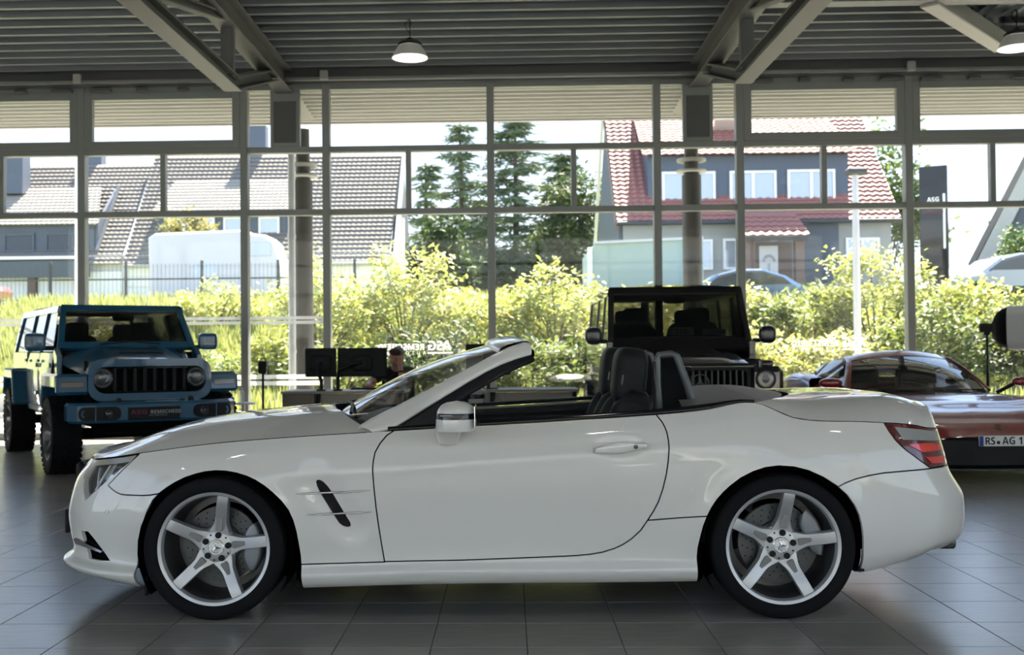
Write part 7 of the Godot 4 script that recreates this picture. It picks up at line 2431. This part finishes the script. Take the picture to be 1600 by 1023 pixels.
func right_house():
	var h = thing("detached_house", "red-tiled house with a wide slate dormer in blue shade right of the middle", "house")
	part(h, "wall", MB.new().box(V(8.95, 4.4, -44.0), V(9.6, 3.2, 9.0)), M.render_grey)
	var rf = part(h, "roof", tiled(V(3.9, 5.75, -39.3), V(14.0, 5.75, -39.3), V(14.0, 11.2, -44.3), V(3.9, 11.2, -44.3), 0.247, 0.28, 0.04), M.roof_red)
	rf.set_meta("kind", "stuff")
	# the pantiles beside the dormer, one by one
	var ra = V(3.9, 5.75, -39.3)
	var rd = V(3.9, 11.2, -44.3)
	var nn = V(0, 5.0, 5.45).normalized()
	var fall = (ra - rd).normalized()
	var rows_n = int((rd - ra).length() / 0.247)
	var pan = MB.new()
	var top = []
	var edge = PackedVector3Array()
	for e in 2:
		var line = PackedVector3Array()
		for k in 7:
			line.append(V((k / 6.0 - 0.5) * 0.27, 0.045 * (0.5 + 0.5 * cos(TAU * (k / 6.0))) + (0.05 if e else 0.0), -0.13 + 0.26 * e))
		top.append(line)
	for q in top[1]:
		edge.append(q - V(0, 0.05, 0))
	pan.grid(top, false, null, Vector3.UP)
	pan.grid([top[1], edge], false, null, Vector3.BACK)
	var pan_mesh = pan.mesh()
	var made = 0
	for r in rows_n:
		for k in 36:
			var x = 3.9 + (k + 0.5) * 10.1 / 36.0
			if (x < 5.15 or x > 12.6) and made < 300:
				made += 1
				part(h, "roof_tile", pan_mesh, M["roof_red"], Transform3D(Basis(Vector3.RIGHT, nn, fall), V(x, 0, 0) + V(0, ra.y, ra.z) + (rd - ra) * ((r + 0.5) / rows_n) * V(0, 1, 1) + nn * 0.015))
	part(h, "rear_roof", MB.new().quad(V(3.9, 11.1, -44.4), V(14.0, 11.1, -44.4), V(14.0, 5.8, -49.3), V(3.9, 5.8, -49.3), V(0, 1, -1)), M.roof_red)
	part(h, "gable", MB.new().at(V(4.1, 0, 0), Basis(Vector3.UP, -PI / 2)).prism(V2s([-39.6, 3.0, -39.6, 5.7, -44.3, 11.0, -49.0, 5.7, -49.0, 3.0]), -0.1, 0.1), M.slate_grey)
	part(h, "bargeboard", hexa(MB.new(), [V(3.84, 5.4, -49.4), V(3.96, 5.4, -49.4), V(3.96, 10.9, -44.3), V(3.84, 10.9, -44.3), V(3.84, 5.75, -49.4), V(3.96, 5.75, -49.4), V(3.96, 11.25, -44.3), V(3.84, 11.25, -44.3)]), M.frame_white)
	part(h, "bargeboard", hexa(MB.new(), [V(3.84, 5.4, -39.2), V(3.96, 5.4, -39.2), V(3.96, 10.9, -44.3), V(3.84, 10.9, -44.3), V(3.84, 5.7, -39.2), V(3.96, 5.7, -39.2), V(3.96, 11.25, -44.3), V(3.84, 11.25, -44.3)]), M.brick_brown)
	# dormer
	part(h, "dormer_front", MB.new().box(V(8.8, 7.35, -40.3), V(7.3, 1.8, 0.3)), M.slate_blue)
	for sx in [5.2, 12.4]:
		part(h, "dormer_cheek", MB.new().at(V(sx, 0, 0), Basis(Vector3.UP, -PI / 2)).prism(V2s([-40.2, 6.4, -40.2, 8.3, -43.6, 10.3]), -0.06, 0.06), M.slate_blue)
	part(h, "dormer_roof", tiled(V(4.9, 8.22, -39.8), V(12.7, 8.22, -39.8), V(12.3, 10.9, -44.2), V(5.0, 10.9, -44.2), 0.247, 0.28, 0.04), M.roof_red).set_meta("kind", "stuff")
	house_window(h, 5.65, 7.6, 6.52, 7.66, -40.13, 2)
	house_window(h, 8.12, 9.82, 6.52, 7.66, -40.13, 2)
	house_window(h, 10.22, 11.95, 6.50, 7.68, -40.13, 2)
	var sk = part(h, "skylight", MB.new().at(V(8.3, 9.55, -41.75), Basis(Vector3.RIGHT, -0.55)).box(Vector3.ZERO, V(0.9, 0.08, 1.1), 0.02), M.galvanised)
	part(sk, "pane", MB.new().at(V(8.3, 9.60, -41.75), Basis(Vector3.RIGHT, -0.55)).box(Vector3.ZERO, V(0.7, 0.04, 0.9)), M.house_glass)
	# porch with its own little roof, door
	part(h, "porch_roof", tiled(V(8.05, 5.0, -37.6), V(10.3, 5.0, -37.6), V(10.2, 5.95, -39.1), V(8.15, 5.95, -39.1), 0.3, 0.32, 0.05), M.roof_red).set_meta("kind", "stuff")
	part(h, "porch_beam", MB.new().box(V(9.2, 4.93, -37.75), V(2.2, 0.12, 0.12)), M.fence_dark)
	for x in [8.35, 10.05]:
		part(h, "porch_pier", MB.new().box(V(x, 3.95, -38.0), V(0.32, 1.9, 0.32), 0.02), M.brick_brown)
	part(h, "entrance_wall", MB.new().box(V(9.3, 4.0, -39.35), V(1.7, 1.9, 0.12)), M.brick_brown)
	var dr = part(h, "front_door", MB.new().box(V(9.3, 3.95, -39.25), V(0.66, 1.75, 0.08), 0.02), M.frame_white)
	var arch = []
	for k in 13:
		var a = PI * k / 12
		arch.append(V(9.3 + cos(a) * 0.2, 4.25 + sin(a) * 0.22, -39.2))
	part(dr, "door_light", MB.new().tube(arch, 0.045, 6), M.house_glass)
	part(dr, "door_light", MB.new().box(V(9.3, 3.95, -39.2), V(0.07, 0.5, 0.03)), M.house_glass)
	part(h, "porch_lamp", MB.new().blob(V(9.3, 4.98, -38.4), V(0.36, 0.16, 0.2), 0.8), M.frame_white)
	house_window(h, 6.75, 7.35, 4.0, 5.1, -39.48, 1)
	house_window(h, 7.72, 8.25, 4.0, 5.12, -39.48, 1)
	house_window(h, 12.1, 13.3, 4.1, 5.1, -39.48, 2)
	part(h, "slate_cladding", MB.new().box(V(11.1, 4.5, -39.45), V(1.5, 2.2, 0.08)), M.slate_grey)
	part(h, "gutter", MB.new().tube([V(3.9, 5.68, -39.2), V(14.0, 5.68, -39.2)], 0.08, 8), M.fence_dark)
	var n = thing("gabled_house", "dark slate gable with a pale bargeboard at the right edge", "house", V(16.2, 0, -38.0), -0.45)
	part(n, "gable", MB.new().prism(V2s([0.1, 3.0, 0.1, 4.3, 4.1, 12.3, 8.2, 4.0, 8.2, 3.0]), -0.2, 0.0), M.slate_grey)
	part(n, "bargeboard", MB.new().prism(V2s([-0.15, 3.9, 0.35, 3.9, 4.2, 11.9, 4.1, 12.6]), 0.02, 0.15), M.canopy_cream)
	part(n, "roof", MB.new().prism(V2s([-0.2, 3.9, -0.35, 4.0, 4.05, 12.8, 4.2, 12.6]), -6.0, 0.12), M.roof_brown)
	part(n, "wall", MB.new().box(V(4.2, 4.0, -3.4), V(7.8, 3.0, 6.2)), M.slate_grey)

func small_car(called, at, turn, m, label, scale = 1.0):
	var c = thing(called, label, "car", at, turn)
	# side view along x, 4.1 m long
	var side = V2s([-2.0, 0.35, -2.05, 0.62, -1.85, 0.80, -1.1, 0.90, -0.55, 1.28, 0.0, 1.42, 0.75, 1.42, 1.45, 1.2, 1.9, 0.92, 2.05, 0.7, 2.02, 0.35])
	part(c, "body", MB.new().prism(side, -0.82, 0.82, 0.12), m)
	part(c, "window_band", MB.new().prism(V2s([-0.95, 0.92, -0.5, 1.24, 0.0, 1.36, 0.72, 1.36, 1.36, 1.16, 1.6, 0.95]), -0.835, 0.835, 0.02), M.tinted_glass)
	part(c, "pillar", MB.new().box(V(0.15, 1.14, 0), V(0.08, 0.44, 1.675)), m)
	for x in [-1.25, 1.25]:
		for z in [-0.74, 0.74]:
			var w = part(c, "wheel", MB.new().at(V(x, 0.31, z), Basis(Vector3.RIGHT, PI / 2)).lathe([Vector2(0.0, -0.1), Vector2(0.31, -0.1), Vector2(0.31, 0.1), Vector2(0.0, 0.1)], 24), M.rubber)
			part(w, "hub_cap", MB.new().at(V(x, 0.31, z), Basis(Vector3.RIGHT, PI / 2)).lathe([Vector2(0.2, -0.11), Vector2(0.2, 0.11), Vector2(0, 0.11)], 20), M.alloy)
	return c

func street_things():
	# motorhome
	var v = thing("motorhome", "white motorhome parked before the brown-tiled houses", "vehicle", V(0, 0, -40.0))
	part(v, "body", MB.new().prism(V2s([-13.3, 3.25, -13.35, 5.45, -13.1, 5.62, -9.75, 5.72, -9.6, 5.6, -9.0, 5.52, -8.75, 5.3, -8.45, 4.4, -8.35, 3.25]), -2.1, 0.0, 0.08), M.render_white)
	part(v, "cab_window", MB.new().box(V(-9.15, 4.98, 0.01), V(0.75, 0.5, 0.03), 0.01), M.house_glass)
	part(v, "side_window", MB.new().box(V(-11.2, 4.15, 0.01), V(0.9, 0.5, 0.03), 0.01), M.house_glass)
	part(v, "waist_line", MB.new().box(V(-10.9, 4.42, 0.01), V(4.8, 0.03, 0.03)), M.galvanised)
	for x in [-12.3, -9.2]:
		part(v, "wheel", MB.new().at(V(x, 3.12, -0.15), Basis(Vector3.RIGHT, PI / 2)).lathe([Vector2(0.0, -0.12), Vector2(0.34, -0.12), Vector2(0.34, 0.12), Vector2(0.0, 0.12)], 24), M.rubber)
	# fence along the street
	var f = thing("street_fence", "thin dark bar fence along the street before the garages", "fence")
	for k in 9:
		part(f, "post", MB.new().box(V(-25.0 + k * 2.5, 3.45, -35.3), V(0.09, 1.5, 0.09), 0.01), M.fence_dark)
	for y in [2.95, 3.6]:
		part(f, "rail", MB.new().box(V(-15.0, y, -35.3), V(20.2, 0.05, 0.04)), M.fence_dark)
	var bars = MB.new()
	for k in 150:
		bars.box(V(-25.0 + k * 0.134, 3.5, -35.3), V(0.009, 1.2, 0.009))
	part(f, "bars", bars, M.fence_dark).set_meta("kind", "stuff")
	# pale box garage
	var b = thing("box_garage", "pale green flat-roofed garage left of the slate dormer house", "garage", V(3.95, 0, -34.0))
	part(b, "body", MB.new().prism(V2s([-1.45, 2.7, -1.45, 4.25, -1.25, 4.5, 2.1, 4.62, 2.1, 2.7]), -3.0, 0.0, 0.03), mat("garage_green", lin(0.34, 0.42, 0.38), 0.7))
	part(b, "edge_trim", MB.new().box(V(-1.42, 3.55, 0.02), V(0.16, 1.6, 0.06), 0.02), M.frame_white)
	part(b, "roof_edge", hexa(MB.new(), [V(-1.3, 4.46, -0.1), V(2.1, 4.58, -0.1), V(2.1, 4.58, 0.06), V(-1.3, 4.46, 0.06), V(-1.3, 4.54, -0.1), V(2.1, 4.66, -0.1), V(2.1, 4.66, 0.06), V(-1.3, 4.54, 0.06)]), M.galvanised)
	# dealer's pylon
	var p = thing("pylon_sign", "tall dark dealer sign with white and red lettering beyond the right bushes", "sign", V(11.68, 2.0, -30.2), -0.45)
	part(p, "panel", MB.new().box(V(0, 2.55, 0), V(0.72, 3.15, 0.3), 0.02), M.gloss_black)
	part(p, "post", MB.new().box(V(0, 0.5, 0), V(0.3, 1.0, 0.2), 0.01), M.fence_dark)
	lettering(p, "letters", "ASG", 0.12, M.white_vinyl, V(0.0, 3.2, 0.153), Basis(), 0.005, true)
	lettering(p, "letters", "REMSCHEID", 0.075, M.white_vinyl, V(0.0, 3.02, 0.153), Basis(), 0.005)
	lettering(p, "letters", "AUTOMOBILE", 0.065, M.plate_red, V(0.0, 2.85, 0.153), Basis(), 0.005)
	part(p, "light_stripe", MB.new().box(V(0.27, 2.6, 0.153), V(0.06, 1.5, 0.005)), M.white_vinyl)
	# lamp post, flag pole
	var l = thing("street_lamp", "pale lamp post with a flat dark head before the red-tiled house", "lamp post", V(6.64, 0, -21.0))
	part(l, "post", MB.new().lathe([Vector2(0.075, 0.0), Vector2(0.07, 2.0), Vector2(0.06, 4.5)], 18), M.galvanised)
	part(l, "head", MB.new().box(V(0.02, 4.56, 0.0), V(0.36, 0.13, 0.3), 0.03), M.fence_dark)
	var fp = thing("flag_pole", "slim white flag pole beyond the glass at the left", "pole", V(-9.58, 0, -24.0))
	part(fp, "mast", MB.new().lathe([Vector2(0.075, 0.1), Vector2(0.055, 5.5), Vector2(0.03, 5.6), Vector2(0.0, 5.6)], 16), M.white_vinyl)
	part(fp, "footing", MB.new().box(V(0, 0.1, 0), V(0.3, 0.3, 0.3), 0.03), M.concrete)
	small_car("parked_car", V(14.5, 2.42, -32.2), 0.1, paint("silver_paint", lin(0.30, 0.33, 0.35), 0.3, 0.3), "silver parked car among the bushes at the right edge")
	small_car("parked_car", V(6.7, 2.1, -33.0), 0.0, paint("dull_blue_paint", lin(0.05, 0.12, 0.22), 0.3), "blue parked car before the windows of the red-tiled house")
	small_car("parked_car", V(-19.6, 2.75, -37.5), PI, paint("wine_paint", lin(0.22, 0.02, 0.03), 0.3), "red and white parked car behind the fence at the left edge")
	var by = thing("grit_bin", "small yellow bin outside the glass above the red car", "bin", V(7.25, 0, -19.4))
	part(by, "body", MB.new().prism(V2s([-0.28, 0.0, 0.28, 0.0, 0.34, 0.55, -0.34, 0.55]), -0.25, 0.25, 0.02), mat("bin_yellow", lin(0.6, 0.38, 0.03), 0.6))
	part(by, "lid", MB.new().box(V(0, 0.58, 0), V(0.74, 0.06, 0.56), 0.02), M.bin_yellow)
	part(by, "foot_slab", MB.new().box(V(0, -0.01, 0), V(0.6, 0.02, 0.5)), M.concrete)

func leaves_node(parent, called, mesh, m, xf, cols):
	var mm = MultiMesh.new()
	mm.transform_format = MultiMesh.TRANSFORM_3D
	mm.use_colors = true
	mm.mesh = mesh
	mm.instance_count = xf.size()
	for k in xf.size():
		mm.set_instance_transform(k, xf[k])
		mm.set_instance_color(k, cols[k])
	var o = MultiMeshInstance3D.new()
	o.name = called
	o.multimesh = mm
	o.material_override = m
	o.set_meta("kind", "stuff")
	parent.add_child(o, true)
	return o

func rand_dir():
	var a = rng.randf() * TAU
	var z = rng.randf_range(-1, 1)
	var r = sqrt(1 - z * z)
	return V(r * cos(a), z, r * sin(a))

func bush(called, label, at, size, n, tone, leaf_size, group, category = "bush", shape = 1.0):
	# stems from the root, leaf clumps at their ends
	var o = thing(called, label, category, at, 0.0, group)
	var stems = MB.new()
	var clumps = []
	var nc = maxi(10, int(n / 55))
	for k in nc:
		var d = rand_dir()
		d.y = absf(d.y) * 1.1 - 0.12
		var c = V(d.x * size.x * 0.5, size.y * (0.42 + 0.5 * d.y), d.z * size.z * 0.5) * rng.randf_range(0.55, 1.0)
		c.y = maxf(c.y, 0.12)
		clumps.append(c)
		if k % 3 == 0:
			stems.tube([V(d.x * 0.1, -0.15, d.z * 0.1), c * 0.5 + V(0, 0.1, 0), c], [0.03, 0.02, 0.008], 5, false)
	part(o, "stems", stems, M.bark)
	var xf = []
	var cols = []
	for k in n:
		var c = clumps[rng.randi_range(0, nc - 1)]
		var sp = 0.16 * (size.x + size.y) * 0.5
		var p = c + rand_dir() * sp * pow(rng.randf(), 0.6)
		if p.y < 0.02:
			continue
		var s = leaf_size * rng.randf_range(0.6, 1.3)
		var b = Basis(Vector3.UP, rng.randf() * TAU) * Basis(Vector3.RIGHT, rng.randf_range(-0.9, 0.5)) * Basis(Vector3.BACK, rng.randf_range(-0.7, 0.7))
		xf.append(Transform3D(b.scaled(V(s, s, s)), p))
		var q = rng.randf_range(0.6, 1.35)
		cols.append(Color(tone.r * q * rng.randf_range(0.85, 1.15), tone.g * q, tone.b * q * rng.randf_range(0.7, 1.2)))
	leaves_node(o, "leaves", leaf_mesh, M.leaf, xf, cols)
	return o

func conifer(label, at, h, r, n):
	var o = thing("conifer", label, "tree", at, 0.0, "conifers behind the hedge")
	part(o, "trunk", MB.new().tube([V(0, -0.3, 0), V(0.05, h * 0.5, 0), V(0, h, 0)], [0.26, 0.16, 0.03], 8), M.bark)
	var br = MB.new()
	var xf = []
	var cols = []
	var whorls = int(h / 0.55)
	for w in whorls:
		var t = (w + 1.5) / (whorls + 1.0)
		var y = h * t
		var l = r * pow(1.0 - t, 0.75) * rng.randf_range(0.7, 1.1) + 0.25
		for k in 5:
			if rng.randf() < 0.18:
				continue
			var a = rng.randf() * TAU
			var d = V(cos(a), 0, sin(a))
			var e = d * l + V(0, y - l * 0.22 + 0.12 * l, 0)
			br.tube([V(0, y, 0), d * l * 0.5 + V(0, y - l * 0.02, 0), e], [0.05, 0.03, 0.01], 4, false)
			var m = int(n / whorls / 5)
			for q in m:
				var f = pow(rng.randf(), 0.7)
				var p = V(0, y, 0).lerp(e, f) + V(rng.randf_range(-1, 1), rng.randf_range(-0.55, 0.15), rng.randf_range(-1, 1)) * (0.14 + 0.22 * (1.0 - absf(f - 0.6)))
				var s = rng.randf_range(0.28, 0.62)
				var b = Basis(Vector3.UP, rng.randf() * TAU) * Basis(Vector3.RIGHT, rng.randf_range(-0.2, 0.9)) * Basis(Vector3.BACK, rng.randf() * TAU)
				xf.append(Transform3D(b.scaled(V(s * 1.6, s, s)), p))
				var g = rng.randf_range(0.6, 1.3)
				cols.append(Color(0.12 * g, 0.165 * g, 0.085 * g))
	part(o, "branches", br, M.bark)
	leaves_node(o, "needles", needle_mesh, M.needle, xf, cols)

func plants():
	var bright = Color(0.44, 0.45, 0.21)
	var mid = Color(0.21, 0.25, 0.11)
	var dark = Color(0.065, 0.095, 0.04)
	var pale = Color(0.49, 0.48, 0.27)
	# shrubs on the bank, from the middle to the right: x, z, width, height, depth, leaves, tone, words
	var list = [
		[-4.6, -26.5, 2.6, 3.1, 2.2, 2600, bright, "tall bright shrub right of the long tiled roof's corner"],
		[-2.6, -27.5, 3.0, 3.0, 2.4, 2800, bright, "bright broad shrub left of the middle mullion"],
		[-0.6, -26.5, 2.6, 2.1, 2.2, 2400, bright, "bright low shrub just left of the middle mullion"],
		[1.2, -27.5, 3.0, 2.35, 2.4, 2800, bright, "bright round shrub right of the middle mullion"],
		[3.0, -26.0, 2.6, 2.2, 2.2, 2400, pale, "pale yellow-green shrub left of the black off-roader"],
		[-3.6, -22.6, 2.4, 1.6, 1.6, 1800, mid, "green shrub behind the monitors at the foot of the bank"],
		[-1.6, -22.8, 2.6, 1.9, 1.7, 2200, dark, "dark green shrub behind the lettering on the left pane"],
		[0.4, -22.6, 2.6, 1.7, 1.6, 2200, mid, "green shrub seen over the convertible's windscreen"],
		[2.1, -22.8, 2.2, 1.6, 1.6, 1900, dark, "dark shrub seen through the convertible's side window"],
		[5.6, -28.5, 2.6, 1.5, 2.2, 2000, pale, "pale shrub below the blue parked car"],
		[5.4, -24.5, 2.6, 1.5, 2.0, 2200, pale, "pale flowering shrub right of the black off-roader"],
		[7.4, -28.0, 2.8, 1.7, 2.4, 2200, mid, "green shrub below the white front door"],
		[7.0, -23.8, 2.6, 1.5, 1.8, 2200, pale, "pale flowering shrub behind the lamp post's foot"],
		[9.0, -27.0, 2.8, 3.1, 2.2, 2800, bright, "tall bright shrub right of the lamp post"],
		[8.9, -23.4, 2.4, 2.3, 1.8, 2400, mid, "green shrub behind the red car's roof"],
		[10.6, -26.2, 2.8, 2.6, 2.2, 2600, bright, "bright shrub below the dark pylon"],
		[11.0, -23.2, 2.6, 2.4, 1.8, 2600, dark, "dark shrub left of the softbox"],
		[12.6, -25.6, 2.8, 2.5, 2.2, 2600, bright, "bright shrub before the silver parked car"],
		[13.0, -22.8, 2.6, 2.2, 1.8, 2400, mid, "green shrub behind the softbox"],
		[-7.0, -23.6, 2.8, 1.5, 1.8, 2200, mid, "round green shrub right of the blue off-roader's roof"],
		[-9.2, -25.5, 2.6, 1.7, 1.8, 2200, pale, "pale shrub above the blue off-roader's bonnet"],
		[-5.4, -24.8, 2.0, 1.3, 1.6, 1500, bright, "small yellow-green shrub behind the left round column"],
		[-11.2, -28.0, 2.2, 1.2, 1.6, 1300, pale, "low pale shrub behind the blue off-roader's roof"],
		[-8.0, -29.5, 2.8, 1.5, 1.6, 1500, bright, "yellow-green shrub below the motorhome"],
		[14.8, -28.5, 2.6, 2.2, 2.2, 2000, mid, "green shrub at the right edge of the bank"],
	]
	for q in list:
		bush("shrub", q[7], V(q[0], ground_height(q[0], q[1]) - 0.05, q[1]), V(q[2], q[3], q[4]), q[5], q[6], 0.17, "shrubs on the bank")
	bush("garden_shrub", "round yellowish shrub between the dormer windows and the motorhome", V(-12.9, 4.9, -43.5), V(2.2, 2.6, 1.6), 1500, Color(0.30, 0.27, 0.12), 0.2, "garden plants by the houses")
	part(self, "planter_mound", MB.new().blob(V(-12.9, 3.9, -43.5), V(2.0, 2.6, 1.4), 0.6), M.grass).set_meta("kind", "structure")
	bush("hedge", "clipped dark hedge before the slate gable at the right edge", V(17.2, 2.9, -35.6), V(3.6, 2.3, 1.6), 4500, Color(0.09, 0.15, 0.04), 0.16, "hedges", "hedge")
	bush("hedge", "dark conifer hedge right of the left house's gable", V(-3.4, 3.0, -53.0), V(3.4, 5.4, 2.0), 4500, Color(0.05, 0.085, 0.035), 0.3, "hedges", "hedge")
	bush("broadleaf_tree", "tall green tree right of the red-tiled house", V(16.6, 3.0, -48.5), V(4.8, 9.0, 4.0), 5000, Color(0.13, 0.18, 0.06), 0.34, "trees by the houses", "tree")
	bush("broadleaf_tree", "dark tree left of the red-tiled house's gable", V(3.4, 3.0, -56.0), V(3.6, 9.0, 3.0), 4200, Color(0.07, 0.10, 0.045), 0.34, "trees by the houses", "tree")
	bush("hedge", "dark hedge low behind the bright shrubs left of the middle mullion", V(-1.3, 3.0, -57.5), V(5.0, 4.6, 2.0), 4200, Color(0.07, 0.11, 0.05), 0.3, "hedges", "hedge")
	bush("hedge", "dark hedge low behind the bright shrubs right of the middle mullion", V(1.9, 3.0, -57.0), V(4.4, 4.9, 2.0), 4200, Color(0.08, 0.12, 0.05), 0.3, "hedges", "hedge")
	conifer("slim conifer farthest left in the gap between the houses", V(-5.0, 3.0, -66.0), 9.6, 3.2, 5000)
	conifer("thin conifer left of the middle mullion", V(-2.7, 3.0, -62.0), 11.2, 2.9, 5600)
	conifer("tallest conifer just right of the middle mullion", V(0.4, 3.0, -61.0), 12.2, 3.9, 8500)
	conifer("drooping conifer left of the red-tiled house", V(3.1, 3.0, -63.0), 9.6, 3.6, 6000)
	conifer("shorter conifer low behind the two tall ones", V(-1.6, 3.0, -70.0), 8.0, 3.4, 4600)
	conifer("broad conifer touching the red-tiled house's gable in view", V(6.4, 3.0, -70.0), 9.0, 3.4, 5000)
	# grass of the bank
	var blade = MB.new()
	for s in 3:
		blade.at(Vector3.ZERO, Basis(Vector3.UP, s * 2.1))
		blade.tri(V(-0.02, 0, 0.01), V(0.02, 0, 0.01), V(0.03 * (s - 1), 0.3, 0.06), Vector3.BACK)
	var bm = blade.mesh()
	var xf = []
	var cols = []
	for k in 26000:
		var x = rng.randf_range(-15, 17)
		var z = rng.randf_range(-33.5, -21.2)
		var s = rng.randf_range(0.6, 1.7)
		xf.append(Transform3D(Basis(Vector3.UP, rng.randf() * TAU).scaled(V(s * 1.5, s, s * 1.5)), V(x, ground_height(x, z) - 0.03, z)))
		var g = rng.randf_range(0.7, 1.3)
		cols.append(Color(0.38 * g, 0.39 * g, 0.20 * g))
	var go = leaves_node(self, "meadow_grass", bm, M.leaf, xf, cols)
	tag(go, "long sunlit grass growing on the bank", "grass", "", "stuff")
